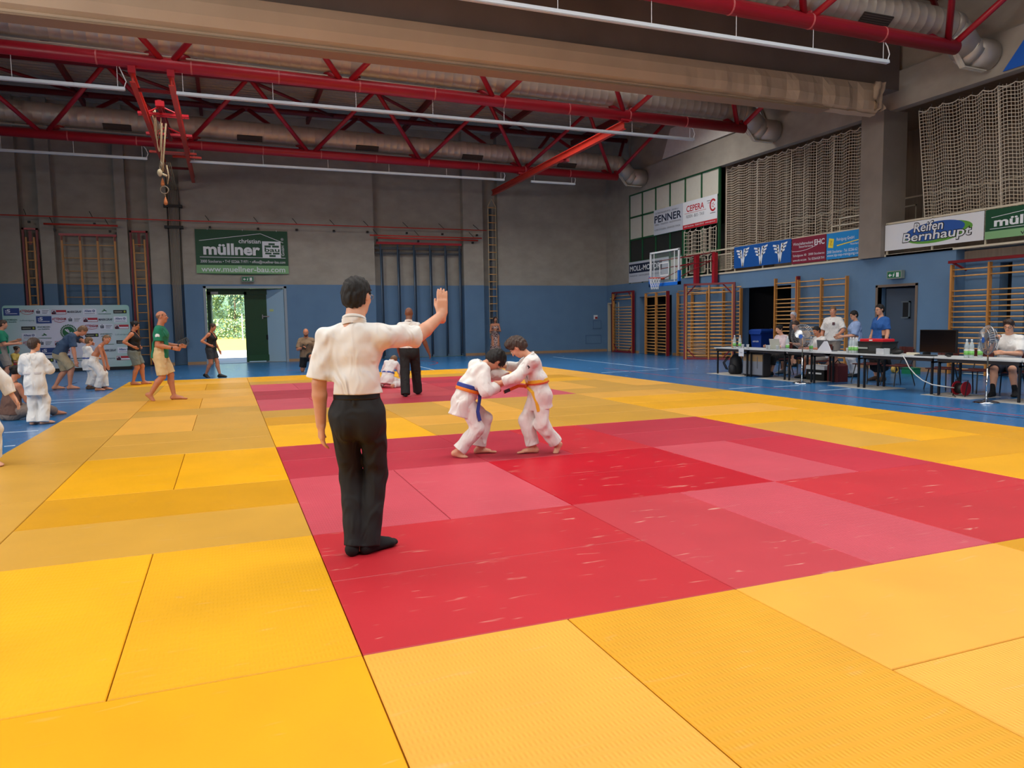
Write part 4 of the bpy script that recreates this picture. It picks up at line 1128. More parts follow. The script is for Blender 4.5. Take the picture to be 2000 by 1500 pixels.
net('goal_net', 21.93, 19.9, 3.92, 4.93, 'coarse white net under the CEPERA board', x=16.73, cell=.13, amp=.03, thick=.011, hz=.011)
MB().box(XR+T+.01, XR+T+.03, 19.86, 21.95, 3.2, 5.06).build('dark_backing', M_BLACK, WALL_R)

# ================================================================ wall bars
RZ = [.14, .27, .40, .53, .66, .79, .92, 1.05, 1.18, 1.31, 1.44, 1.57, 1.70, 1.83, 1.96, 2.09, 2.46, 2.62]
_rung = {}
def rungmesh(L):
    k = round(L, 2)
    if k not in _rung: _rung[k] = MB().tube((0, 0, 0), (k, 0, 0), .02, n=6).mesh('rung', M_WOODR, True)
    return _rung[k]
def wall_bars(P0, d, bays, label, H=2.74, frame=False, red_posts=(), rz=RZ, bay=.98):
    """P0 bottom of the first upright, d unit vector along the bars"""
    P0 = np.array([P0[0], P0[1], 0.0]); d = np.array([d[0], d[1], 0.0]); n = np.array([-d[1], d[0], 0.0])
    t = thing('wall_bars', P0+d*bays*bay/2, label, 'wall bars', 'wooden wall bars')
    ang = math.atan2(d[1], d[0])
    for i in range(bays+1):
        p = P0+d*i*bay
        MB().obox(p+np.array([0, 0, H/2+.01]), (.022, .055, H/2), (d, n, (0, 0, 1))).build('upright', M_WOOD, t)
        if i in red_posts: MB().obox(p+d*.05+np.array([0, 0, H/2+.02]), (.03, .06, H/2+.01), (d, n, (0, 0, 1))).build('red_post', M_DRED, t)
    for i in range(bays):
        for z in rz:
            linked('rung', rungmesh(bay), t, P0+d*i*bay+np.array([0, 0, z]), (0, 0, ang))
    if frame:
        L = bays*bay
        for s in (-.06, L+.06): MB().obox(P0+d*s+np.array([0, 0, H/2+.04]), (.035, .05, H/2+.04), (d, n, (0, 0, 1))).build('frame_post', M_DRED, t)
        for z in (.04, H+.06): MB().obox(P0+d*L/2+np.array([0, 0, z]), (L/2+.09, .045, .035), (d, n, (0, 0, 1))).build('frame_rail', M_DRED, t)
        for s, sg in ((0, 1), (L, -1)):
            for z, zs in ((H+.05, -1), (.05, 1)):
                MB().tube(P0+d*s+np.array([0, 0, z+zs*.36]), P0+d*(s+sg*.36)+np.array([0, 0, z]), .026, n=6).build('corner_brace', M_DRED, t)
    return t
wall_bars((16.62, 27.5), (0, -1), 1, 'single wall-bar bay in a red frame by the corner door', H=2.72, frame=True, bay=1.75)
wall_bars((16.45, 24.35), (-.1, -.995), 2, 'two-bay wall bars in front of the dark store opening', red_posts=(2,), H=2.62)
wall_bars((16.66, 22.25), (0, -1), 4, 'long wall bars fixed to the blue wall under the basketball arm', H=2.56)
sw = np.array([16.55-15.42, 18.55-19.95]); swl = np.linalg.norm(sw)
wall_bars((15.46, 19.92), sw/swl, 2, 'two-bay wall bars in a red frame swung out into the hall', H=2.70, frame=True, bay=.84)
wall_bars((16.62, 16.52), (0, -1), 1, 'single bay of wall bars covering the edge of the dark store', H=2.78, red_posts=(1,))
wall_bars((16.60, 15.45), (0, -1), 2, 'two-bay wall bars on the blue wall behind the man in white shirt', H=2.68)
wall_bars((16.62, 10.15), (0, -1), 3, 'wide wall bars beside the blue pier behind the television', H=2.74, red_posts=())
t = thing('wall_bar_bracket', (16.6, 9.2, 2.72), 'red steel header tube above the wide wall bars', 'bracket')
MB().box(16.52, 16.60, 7.1, 10.2, 2.78, 2.85).build('header_tube', M_DRED, t)
MB().tube((16.56, 10.1, 2.80), (16.8, 9.9, 2.6), .03, n=6).build('stay', M_DRED, t)

# ================================================================ basketball goal
t = thing('basketball_goal', (15.6, 20.5, 2.9), 'glass basketball backboard with orange hoop on red wall arms', 'basketball goal')
XBd = 15.0
p_tl = BX(1271, 496, XBd); p_br = BX(1326, 553, XBd)
ya, yb_ = p_tl[1], p_br[1]; z0, z1 = 2.86, 4.05
m = MB()
for y in (ya, yb_): m.box(XBd-.03, XBd+.03, y-.03, y+.03, z0, z1)
for z in (z0, z1): m.box(XBd-.03, XBd+.03, yb_-.03, ya+.03, z-.03, z+.03)
m.build('board_frame', M_WHITE, t)
gm = mat('clear_glass', (236, 242, 242), .04, trans=1.0); 
MB().box(XBd-.008, XBd+.008, yb_+.03, ya-.03, z0+.03, z1-.03).build('glass', mat('board_glass', (170, 184, 184), .06, alpha=.10), t)
m = MB(); yc = (ya+yb_)/2
for y in (yc-.30, yc+.30): m.box(XBd-.014, XBd-.008, y-.025, y+.025, 3.16, 3.62)
for z in (3.16, 3.62): m.box(XBd-.014, XBd-.008, yc-.325, yc+.325, z-.025, z+.025)
for y in (ya-.25, yb_+.28): m.box(XBd-.014, XBd-.008, y-.02, y+.02, z0+.03, z1-.03)
m.build('white_lines', M_WHITE, t)
m = MB(); m.box(XBd-.05, XBd+.05, yb_-.06, ya+.06, z0-.10, z0+.02); m.box(XBd-.05, XBd+.05, yb_-.06, yb_+.02, z0-.1, z0+.42); m.box(XBd-.05, XBd+.05, ya-.02, ya+.06, z0-.1, z0+.3)
m.build('blue_padding', mat('pad_blue', (20, 112, 214), .5), t)
hc = np.array([XBd-.42, yc, 3.05]); pts = [hc+np.array([.225*math.cos(a), .225*math.sin(a), 0]) for a in np.linspace(0, 2*PI, 24, endpoint=False)]
hp = MB().path(pts, .014, n=6, closed=True); hp.box(XBd-.20, XBd-.03, yc-.06, yc+.06, 3.00, 3.07); hp.build('hoop', mat('hoop_orange', (206, 74, 40), .45), t, smooth=True)
m = MB()
for k in range(12):
    for s in (1, -1):
        q = []
        for j in range(5):
            a = 2*PI*(k+s*j*.5)/12; rr = .222-.09*(j/4)**.8; q.append(hc+np.array([rr*math.cos(a), rr*math.sin(a), -.42*j/4]))
        m.path(q, .007, n=4)
m.build('hoop_net', M_WHITE, t)
m = MB()
for y, ym in ((19.8, 20.0), (20.95, 21.1)):
    for z in (3.42, 3.72): m.tube((XBd+.05, ym, z), (16.62, y, z+.25), .022, n=6)
    m.tube((XBd+.1, ym, 3.0), (16.62, y, 3.72), .018, n=6)
m.build('support_arm', M_DRED, t)
for y in (19.8, 20.95): MB().box(16.54, 16.70, y-.075, y+.075, 2.80, 3.95).build('wall_post', M_RED, t)

# ================================================================ sponsor wall
t = thing('sponsor_wall', (-5.6, 26.5, .06), 'pale green and white sponsor wall printed with many logos', 'backdrop')
w, h = 3.86, 2.20; x0, z0 = -7.56, .12
rc = .10; poly = []
for cx, cy, a0 in ((w-rc, rc, -90), (w-rc, h-rc, 0), (rc, h-rc, 90), (rc, rc, 180)):
    poly += [(cx+rc*math.cos(R(a0+k*22.5)), cy+rc*math.sin(R(a0+k*22.5))) for k in range(5)]
def bd_mat():
    m = bpy.data.materials.new('sponsor_print'); m.use_nodes = True; nt = m.node_tree; b = nt.nodes['Principled BSDF']; L = nt.links.new
    tc = nt.nodes.new('ShaderNodeTexCoord'); mp = nt.nodes.new('ShaderNodeMapping'); mp.inputs['Scale'].default_value = (.42, 1, .5); mp.inputs['Location'].default_value = (0, 0, -.55)
    gr = nt.nodes.new('ShaderNodeTexGradient'); gr.gradient_type = 'SPHERICAL'
    cr = nt.nodes.new('ShaderNodeValToRGB'); cr.color_ramp.elements[0].color = lin((140, 190, 180)); cr.color_ramp.elements[1].color = lin((212, 214, 232)); cr.color_ramp.elements[1].position = .7
    L(tc.outputs['Object'], mp.inputs[0]); L(mp.outputs[0], gr.inputs[0]); L(gr.outputs[0], cr.inputs[0]); L(cr.outputs[0], b.inputs['Base Color']); b.inputs['Roughness'].default_value = .6
    return m
MB().prism(poly, (x0, 26.5, z0), (1, 0, 0), (0, 0, 1), .04).build('panel', bd_mat(), t)
MB().box(x0, x0+w, 26.46, 26.60, 0.0, .12).build('foot', M_BLACK, t)
B = Board((x0, 26.455, z0), (1, 0, 0), (0, 0, 1), w, h, t)
LBL = mat('logo_blue', (34, 62, 128), .6); LRD = mat('logo_red', (170, 40, 58), .6); LGN = mat('logo_green', (30, 100, 60), .6); LDK = mat('logo_ink', (50, 62, 82), .6); LPW = mat('logo_white', (214, 220, 234), .6); LYE = mat('logo_lime', (150, 170, 60), .6)
def lg(kind, x, y):
    if kind == 's':
        B.rect(x, y, .46, .25, LBL, 'logo_field'); B.text(':S', x+.05, y+.10, .15, .11, LPW, bold=.03, e=.007); B.rect(x+.06, y+.055, .34, .018, LPW, 'logo_rule', e=.006)
    elif kind == 'a':
        B.text('ATTENSAM', x, y+.10, .42, .09, LRD, bold=.02); B.poly(stroke([(x+.06+.34*u, y+.08-.05*math.sin(PI*u)) for u in np.linspace(0, 1, 9)], .014), LRD, 'logo_swoosh')
    elif kind == 'w':
        B.rect(x-.01, y+.02, .42, .18, LPW, 'logo_field', e=.002)
        B.polys([[(x+.02, y+.06), (x+.13, y+.06), (x+.13, y+.085), (x+.02, y+.085)]]+[[(x+.02+.04*k, y+.085), (x+.05+.04*k, y+.085), (x+.05+.04*k, y+.16), (x+.02+.04*k, y+.16)] for k in range(3)]+[[(x+.065, y+.17), (x+.085, y+.17), (x+.085, y+.20), (x+.065, y+.20)]], LDK, 'logo_crown', e=.006)
        for k in range(3): B.rect(x+.19, y+.15-.045*k, .20-.03*k, .014, LDK, 'logo_rule', e=.006)
    elif kind == 'r':
        B.rect(x, y+.03, .44, .145, LRD, 'logo_field'); B.rect(x+.012, y+.042, .416, .055, LPW, 'logo_band', e=.006); B.rect(x+.012, y+.042, .12, .12, LPW, 'logo_band', e=.006)
        B.polys([ellipse(x+.075, y+.10, .048, .048, 14)], LDK, 'logo_wheel', e=.009); B.polys([ellipse(x+.075, y+.10, .02, .02, 10)], LRD, 'logo_wheel_hub', e=.012)
    elif kind == 'm':
        B.text('MARKGRAF', x, y+.07, .43, .08, LDK, bold=.02)
    elif kind == 'z':
        B.rect(x, y, .42, .21, LPW, 'logo_field', e=.002); B.text('Allianz', x+.05, y+.10, .22, .075, LBL, bold=.02, e=.006); B.polys([ellipse(x+.335, y+.135, .042, .042, 14)], LBL, 'logo_disc', e=.006)
        B.polys([[(x+.315+.015*k, y+.11), (x+.323+.015*k, y+.11), (x+.323+.015*k, y+.16), (x+.315+.015*k, y+.16)] for k in range(3)], LPW, 'logo_disc_bars', e=.009); B.rect(x+.05, y+.04, .32, .012, LDK, 'logo_rule', e=.006)
    elif kind == 'b':
        B.polys([[(x+.10, y+.12), (x+.19, y+.10), (x+.28, y+.13), (x+.21, y+.17)], [(x+.15, y+.17), (x+.23, y+.17), (x+.19, y+.20)]], LGN, 'logo_bird', e=.005); B.polys([ellipse(x+.20, y+.09, .045, .035, 12)], LPW, 'logo_bird_belly', e=.007); B.rect(x, y+.02, .40, .014, LGN, 'logo_rule')
    elif kind == 'k':
        B.rect(x, y+.04, .42, .12, K_, 'logo_field'); B.rect(x+.03, y+.075, .25, .04, mat('logo_grey', (120, 124, 118), .6), 'logo_bar', e=.006); B.polys([ellipse(x+.36, y+.10, .032, .038, 10)], LYE, 'logo_dot', e=.006)
    elif kind == 'g':
        B.text('SPORTMEDIZIN', x, y+.11, .38, .045, mat('logo_teal', (50, 104, 100), .6), bold=.02); B.text('und TRAINING', x+.02, y+.04, .34, .04, mat('logo_teal', (50, 104, 100), .6), bold=.02)
    elif kind == 'l':
        B.text('Luftreinigung', x, y+.07, .42, .07, mat('logo_slate', (110, 140, 146), .6))
RWS = [(1.88, 'sawrmzbk', .04, .475), (1.60, 'glsawrmz', .04, .475), (1.34, ' kg  awr', .06, .475), (1.06, ' zb  kgl', .06, .475), (.80, ' awr  bk', .08, .475), (.50, '  sa  mz', .10, .475), (.22, 'z ksgwlr', .06, .475)]
for y, ks, xs0, st in RWS:
    for i, k in enumerate(ks):
        if k == ' ': continue
        x = xs0+i*st
        if y < 1.5 and 1.5 < x+.2 < 2.3 and y > .95: continue
        lg(k, x-(.01 if i else 0), y-.02)
# round green emblem in a laurel wreath
cx, cy = 1.93, 1.27
B.polys([ellipse(cx, cy, .19, .19, 28)], LGN, 'emblem_disc', e=.006)
lv = []
for k in range(22):
    a = R(-62+k*304/21)-PI/2+R(62+28)
    a = R(-60)+k*R(300)/21+R(0)
    ang = R(-90)+R(30)+k*R(300)/21
    c = (cx+.235*math.cos(ang), cy+.235*math.sin(ang)); tdir = ang+PI/2*(.55 if k < 11 else 1.45)
    ca, sa = math.cos(tdir), math.sin(tdir)
    lv.append([(c[0]+.055*ca, c[1]+.055*sa), (c[0]-.02*sa, c[1]+.02*ca), (c[0]-.045*ca, c[1]-.045*sa), (c[0]+.02*sa, c[1]-.02*ca)])
B.polys(lv, LGN, 'laurel_leaf', e=.005)
B.polys([stroke([(cx-.10, cy+.09), (cx-.03, cy+.02), (cx+.04, cy-.04), (cx+.10, cy-.02)], .045), stroke([(cx-.04, cy+.10), (cx+.02, cy+.02)], .025), stroke([(cx+.02, cy-.02), (cx+.03, cy-.13)], .03), stroke([(cx+.05, cy-.05), (cx+.11, cy-.11)], .028)], LPW, 'emblem_figure', e=.009)
# ================================================================ outside the door
gr = MB().box(-30, 30, YB+.68, 112, -.25, -.02)
struct('ground_outside', gr, mat('meadow', (168, 160, 70), .9, noise=.12, nscale=2))
pv = MB().box(-6, 6, YB+.69, 45.5, -.02, -.004)
struct('ground_terrace', pv, mat('pale_paving', (206, 204, 198), .8, noise=.05, nscale=2))
leafm = [mat('leaf_%d' % i, c, .7) for i, c in enumerate([(104, 138, 112), (136, 160, 104), (92, 122, 116), (186, 196, 130)])]
def tree(x, y, h, w, label, seed):
    r = np.random.RandomState(seed)
    t = thing('tree', (x, y, -.02), label, 'tree', 'trees behind the meadow')
    MB().tube((x, y, -.02), (x+.2, y, h*.5), .16, .09, n=7).build('trunk', mat('bark', (84, 70, 58), .9), t)
    m = MB(); n = 2600
    for k in range(n):
        a = r.uniform(0, 2*PI); u = r.uniform(-1, 1); rr = r.uniform(.55, 1)**.5
        c = np.array([x+w*rr*math.cos(a)*math.sqrt(1-u*u), y+w*.5*rr*math.sin(a)*math.sqrt(1-u*u), h*.55+h*.46*u*rr])
        if c[2] < .3: continue
        d = unit(r.normal(size=3)); e = unit(np.cross(d, r.normal(size=3))); s = r.uniform(.10, .24)
        m.cur = int(r.choice(4, p=[.4, .25, .25, .1]))
        m._add([c-d*s, c+e*s*.45, c+d*s, c-e*s*.45], [(0, 1, 2, 3)])
    o = m.build('foliage', leafm, t); o['kind'] = 'stuff'
def unit(v): v = np.array(v, float); return v/(np.linalg.norm(v)+1e-12)
tree(-4.9, 97, 9.0, 3.4, 'dense green tree behind the meadow, left in the doorway', 3)
tree(.6, 100, 10.5, 3.4, 'tall blue-green tree behind the meadow in the doorway', 4)
tree(5.8, 97, 8.5, 3.2, 'light green tree behind the meadow next to the pale post', 5)
tree(-11.4, 99, 9.5, 2.8, 'broad green tree at the side of the meadow', 6)
tree(12.0, 99, 10.0, 3.0, 'tall dark tree far right behind the meadow', 8)
t = thing('fence_post', (1.25, 84, -.02), 'slender pale post standing at the end of the meadow', 'post')
MB().tube((1.25, 84, -.02), (1.25, 84, 2.6), .05, n=8).build('shaft', M_WHITE, t); MB().sphere((1.25, 84, 2.62), .07).build('cap', M_WHITE, t)
wd_ = MB(); vs=[]; 
for i in range(41):
    x = -40+2*i
    for j in range(7): vs.append((x, 106+1.4*math.sin(i*1.7+j), -.2+j*1.9+.6*math.sin(i*2.3)*(j > 0)))
wd_._add(vs, [(i*7+j, (i+1)*7+j, (i+1)*7+j+1, i*7+j+1) for i in range(40) for j in range(6)])
struct('ground_wooded_slope', wd_, mat('woodland', (74, 104, 84), .9, noise=.45, nscale=3.0))
hd = MB(); rr_ = np.random.RandomState(9)
for k in range(5200):
    c = np.array([rr_.uniform(-9, 9), 93+rr_.uniform(-.4, .4), rr_.uniform(0, 2.4)]); d = unit(rr_.normal(size=3)); e = unit(np.cross(d, rr_.normal(size=3))); s = rr_.uniform(.08, .18)
    hd.cur = int(rr_.choice(4)); hd._add([c-d*s, c+e*s*.5, c+d*s, c-e*s*.5], [(0, 1, 2, 3)])
o = hd.build('hedge', leafm); tag(o, 'low leafy hedge along the end of the meadow', 'hedge', kind='stuff')
# ================================================================ people: smooth bodies grown from a posed skeleton
def npv(*a): return np.array(a if len(a) > 1 else a[0], float)
def unit(v): v = np.array(v, float); return v/(np.linalg.norm(v)+1e-12)
def frame(z, fwd):
    """columns right, forward, up for an up vector and a forward hint"""
    z = unit(z); y = np.array(fwd, float); y = y-z*np.dot(y, z); y = unit(y); x = np.cross(y, z)
    return np.stack([x, y, z], 1)
def rotx(a): c, s = math.cos(a), math.sin(a); return np.array([[1, 0, 0], [0, c, -s], [0, s, c]])
def roty(a): c, s = math.cos(a), math.sin(a); return np.array([[c, 0, s], [0, 1, 0], [-s, 0, c]])
def rotz(a): c, s = math.cos(a), math.sin(a); return np.array([[c, -s, 0], [s, c, 0], [0, 0, 1]])

def cap(a, b, ra, rb=None):
    a = np.array(a, float); b = np.array(b, float); rb = ra if rb is None else rb
    ab = b-a; L2 = float(ab@ab)+1e-12; rm = max(ra, rb)
    def f(X, Y, Z):
        px, py, pz = X-a[0], Y-a[1], Z-a[2]
        t = np.clip((px*ab[0]+py*ab[1]+pz*ab[2])/L2, 0, 1)
        return np.sqrt((px-t*ab[0])**2+(py-t*ab[1])**2+(pz-t*ab[2])**2)-(ra+(rb-ra)*t)
    return f, np.minimum(a, b)-rm, np.maximum(a, b)+rm
def ell(c, r, A=None):
    c = np.array(c, float); r = np.array(r, float); A = np.eye(3) if A is None else A
    ext = np.sqrt(((A*r[None, :])**2).sum(1))
    def f(X, Y, Z):
        p = (X-c[0], Y-c[1], Z-c[2])
        q = [(p[0]*A[0, i]+p[1]*A[1, i]+p[2]*A[2, i]) for i in range(3)]
        k0 = np.sqrt(sum((q[i]/r[i])**2 for i in range(3))); k1 = np.sqrt(sum((q[i]/r[i]**2)**2 for i in range(3)))+1e-9
        return k0*(k0-1)/k1
    return f, c-ext, c+ext
def ecap(a, b, wa, wb, side):
    """cone with elliptical section; wa, wb = (half width along side, half depth)"""
    a = np.array(a, float); b = np.array(b, float); ab = b-a; L = float(np.linalg.norm(ab))+1e-9; u = ab/L
    s = np.array(side, float); s = s-u*np.dot(s, u); s = unit(s); q = np.cross(u, s); rm = max(*wa, *wb)
    def f(X, Y, Z):
        px, py, pz = X-a[0], Y-a[1], Z-a[2]
        h = px*u[0]+py*u[1]+pz*u[2]; t = np.clip(h/L, 0, 1)
        w = wa[0]+(wb[0]-wa[0])*t; d = wa[1]+(wb[1]-wa[1])*t
        o = h-t*L
        e = px*s[0]+py*s[1]+pz*s[2]; g = px*q[0]+py*q[1]+pz*q[2]
        mn = np.minimum(w, d)
        return (np.sqrt((e/w)**2+(g/d)**2+(o/mn)**2)-1)*mn
    return f, np.minimum(a, b)-rm, np.maximum(a, b)+rm
def rbox(c, half, A, r=.01):
    c = np.array(c, float); half = np.array(half, float)-r; A = np.array(A, float); ext = (np.abs(A)*half[None, :]).sum(1)+r
    def f(X, Y, Z):
        p = (X-c[0], Y-c[1], Z-c[2]); q = [np.abs(p[0]*A[0, i]+p[1]*A[1, i]+p[2]*A[2, i])-half[i] for i in range(3)]
        o = np.sqrt(sum(np.maximum(v, 0)**2 for v in q)); return o+np.minimum(np.maximum(q[0], np.maximum(q[1], q[2])), 0)-r
    return f, c-ext, c+ext

class Shape:
    def __init__(s): s.ops = []
    def add(s, p, k=.02): s.ops.append(('a', p, k)); return s
    def sub(s, p, k=.01): s.ops.append(('s', p, k)); return s
    def cut(s, c, n): s.ops.append(('c', np.array(c, float), unit(n))); return s     # removes the side n points to
    def disp(s, fn): s.ops.append(('d', fn, 0)); return s
    def surf(s, res):
        lo = np.min([o[1][1] for o in s.ops if o[0] == 'a'], 0)-.04; hi = np.max([o[1][2] for o in s.ops if o[0] == 'a'], 0)+.04
        n = np.ceil((hi-lo)/res).astype(int)+1
        ax = [(lo[i]+res*np.arange(n[i])).astype(np.float32) for i in range(3)]
        f = np.full(tuple(n), 1.0, np.float32)
        for op in s.ops:
            if op[0] in 'as':
                fn, a, b = op[1]; k = op[2]; pad = k+3*res
                i0 = np.maximum(np.floor((a-pad-lo)/res).astype(int), 0); i1 = np.minimum(np.ceil((b+pad-lo)/res).astype(int)+1, n)
                if (i1 <= i0).any(): continue
                sl = tuple(slice(int(p), int(q)) for p, q in zip(i0, i1))
                d = fn(ax[0][sl[0]][:, None, None], ax[1][sl[1]][None, :, None], ax[2][sl[2]][None, None, :]).astype(np.float32)
                g = f[sl]
                if op[0] == 'a':
                    h = np.maximum(k-np.abs(g-d), 0)/k; f[sl] = np.minimum(g, d)-h*h*k*.25
                else:
                    d = -d; h = np.maximum(k-np.abs(g-d), 0)/k; f[sl] = np.maximum(g, d)+h*h*k*.25
            elif op[0] == 'c':
                c, nn = op[1], op[2]
                d = (ax[0][:, None, None]-c[0])*nn[0]+(ax[1][None, :, None]-c[1])*nn[1]+(ax[2][None, None, :]-c[2])*nn[2]
                f = np.maximum(f, d.astype(np.float32))
            else:
                I = np.nonzero(np.abs(f) < .06)
                f[I] += op[1](ax[0][I[0]], ax[1][I[1]], ax[2][I[2]]).astype(np.float32)
        # naive surface nets
        sg = f < 0
        c8 = [sg[i:n[0]-1+i, j:n[1]-1+j, k:n[2]-1+k] for i in (0, 1) for j in (0, 1) for k in (0, 1)]
        cnt = np.zeros(c8[0].shape, np.int8)
        for c in c8: cnt += c
        act = (cnt > 0) & (cnt < 8); I = np.nonzero(act)
        if len(I[0]) == 0: return np.zeros((0, 3)), np.zeros((0, 4), int)
        idx = np.full(act.shape, -1, np.int32); idx[I] = np.arange(len(I[0]))
        C = {}
        for i in (0, 1):
            for j in (0, 1):
                for k in (0, 1): C[(i, j, k)] = f[I[0]+i, I[1]+j, I[2]+k]
        acc = np.zeros((len(I[0]), 3)); num = np.zeros(len(I[0]))
        for a in C:
            for x in range(3):
                if a[x] == 0:
                    b = list(a); b[x] = 1; va, vb = C[a], C[tuple(b)]
                    m = (va < 0) != (vb < 0); t = np.where(m, va/(va-vb+1e-12), 0)
                    p = np.array(a, float)[None, :]*np.ones((len(m), 1)); p[:, x] = t
                    acc += p*m[:, None]; num += m
        V = lo+res*(np.stack(I, 1)+acc/num[:, None])
        Q = []
        for x in range(3):
            y, z = (x+1) % 3, (x+2) % 3
            s0 = [slice(None)]*3; s1 = [slice(None)]*3; s0[x] = slice(0, -1); s1[x] = slice(1, None)
            d0, d1 = sg[tuple(s0)], sg[tuple(s1)]
            E = np.nonzero(d0 != d1); e = np.stack(E, 1)
            ok = (e[:, y] > 0) & (e[:, z] > 0) & (e[:, y] < n[y]-1) & (e[:, z] < n[z]-1); e = e[ok]
            fl = d0[tuple(e.T)]
            def cell(dy, dz): q = e.copy(); q[:, y] += dy; q[:, z] += dz; return idx[tuple(q.T)]
            q = np.stack([cell(-1, -1), cell(0, -1), cell(0, 0), cell(-1, 0)], 1)
            q[~fl] = q[~fl][:, ::-1]; Q.append(q)
        Q = np.concatenate(Q); Q = Q[(Q >= 0).all(1)]
        # one gentle relaxation
        ed = np.concatenate([Q[:, [0, 1]], Q[:, [1, 2]], Q[:, [2, 3]], Q[:, [3, 0]]])
        S_ = np.zeros_like(V); N_ = np.zeros(len(V))
        for c in range(3): S_[:, c] = np.bincount(ed[:, 0], V[ed[:, 1], c], len(V))
        N_ = np.bincount(ed[:, 0], minlength=len(V))
        V = np.where(N_[:, None] > 0, V*.5+.5*S_/np.maximum(N_, 1)[:, None], V)
        return V, Q

def add_surface(name, shape, res, m, parent):
    V, Q = shape.surf(res)
    me = bpy.data.meshes.new(name)
    me.vertices.add(len(V)); me.vertices.foreach_set('co', V.astype(np.float32).ravel())
    me.loops.add(Q.size); me.loops.foreach_set('vertex_index', Q.astype(np.int32).ravel())
    me.polygons.add(len(Q)); me.polygons.foreach_set('loop_start', (np.arange(len(Q))*4).astype(np.int32))
    try: me.polygons.foreach_set('loop_total', np.full(len(Q), 4, np.int32))
    except Exception: pass
    me.polygons.foreach_set('use_smooth', np.ones(len(Q), bool))
    me.materials.append(m); me.update(calc_edges=True); me.validate()
    o = bpy.data.objects.new(name, me); COL.objects.link(o); o.parent = parent
    return o

def ik2(a, t, l1, l2, pole):
    a = np.array(a, float); t = np.array(t, float); d = t-a; L = np.linalg.norm(d); u = d/(L+1e-9)
    Lc = min(max(L, abs(l1-l2)+.01), (l1+l2)*.998); t = a+u*Lc
    x = (l1*l1-l2*l2+Lc*Lc)/(2*Lc); h = math.sqrt(max(l1*l1-x*x, 0))
    p = np.array(pole, float); p = p-u*np.dot(p, u); p = unit(p)
    return a+u*x+p*h, t

SKIN = {'fair': (214, 158, 128), 'tan': (190, 124, 92), 'brown': (122, 78, 58), 'ruddy': (206, 142, 112)}
def skin(k): return mat('skin_'+k, SKIN[k], .55, noise=.05, nscale=14, sss=.06)
def cloth(name, c, rough=.85, noise=.05, bscale=220, bump=.12, crumple=.9):
    if name in _mats: return _mats[name]
    m = mat(name, c, rough, noise=noise, nscale=9, bump=bump, bscale=bscale)
    nt = m.node_tree; L = nt.links.new; b = nt.nodes['Principled BSDF']
    old = b.inputs['Normal'].links[0].from_socket
    tc = nt.nodes.new('ShaderNodeTexCoord'); mp = nt.nodes.new('ShaderNodeMapping'); mp.inputs['Scale'].default_value = (1, 1, .55); mp.inputs['Rotation'].default_value = (.5, .4, .3)
    n = nt.nodes.new('ShaderNodeTexNoise'); n.inputs['Scale'].default_value = 9; n.inputs['Detail'].default_value = 3; n.inputs['Distortion'].default_value = 1.3
    n.noise_type = 'RIDGED_MULTIFRACTAL' if hasattr(n, 'noise_type') else n.noise_type
    n.inputs['Roughness'].default_value = .45
    bp = nt.nodes.new('ShaderNodeBump'); bp.inputs['Strength'].default_value = crumple; bp.inputs['Distance'].default_value = .03
    L(tc.outputs['Object'], mp.inputs[0]); L(mp.outputs[0], n.inputs['Vector']); L(n.outputs['Fac'], bp.inputs['Height']); L(old, bp.inputs['Normal']); L(bp.outputs[0], b.inputs['Normal'])
    return m
M_GI = cloth('white_judo_cotton', (226, 224, 220), .9, .03, 160, .25)
M_HAIRK = mat('hair_black', (15, 11, 10), .72, noise=.3, nscale=60, bump=.4, bscale=180, stretch=(1, 1, .25))
M_HAIRB = mat('hair_brown', (58, 40, 30), .55, noise=.3, nscale=60, bump=.4, bscale=180, stretch=(1, 1, .25))
M_HAIRL = mat('hair_light_brown', (112, 84, 58), .6, noise=.25, nscale=60, bump=.4, bscale=180, stretch=(1, 1, .25))
M_EYE = mat('eye_white', (220, 216, 210), .3); M_IRIS = mat('eye_dark', (30, 24, 20), .2); M_LIP = mat('lip', (176, 96, 84), .5)

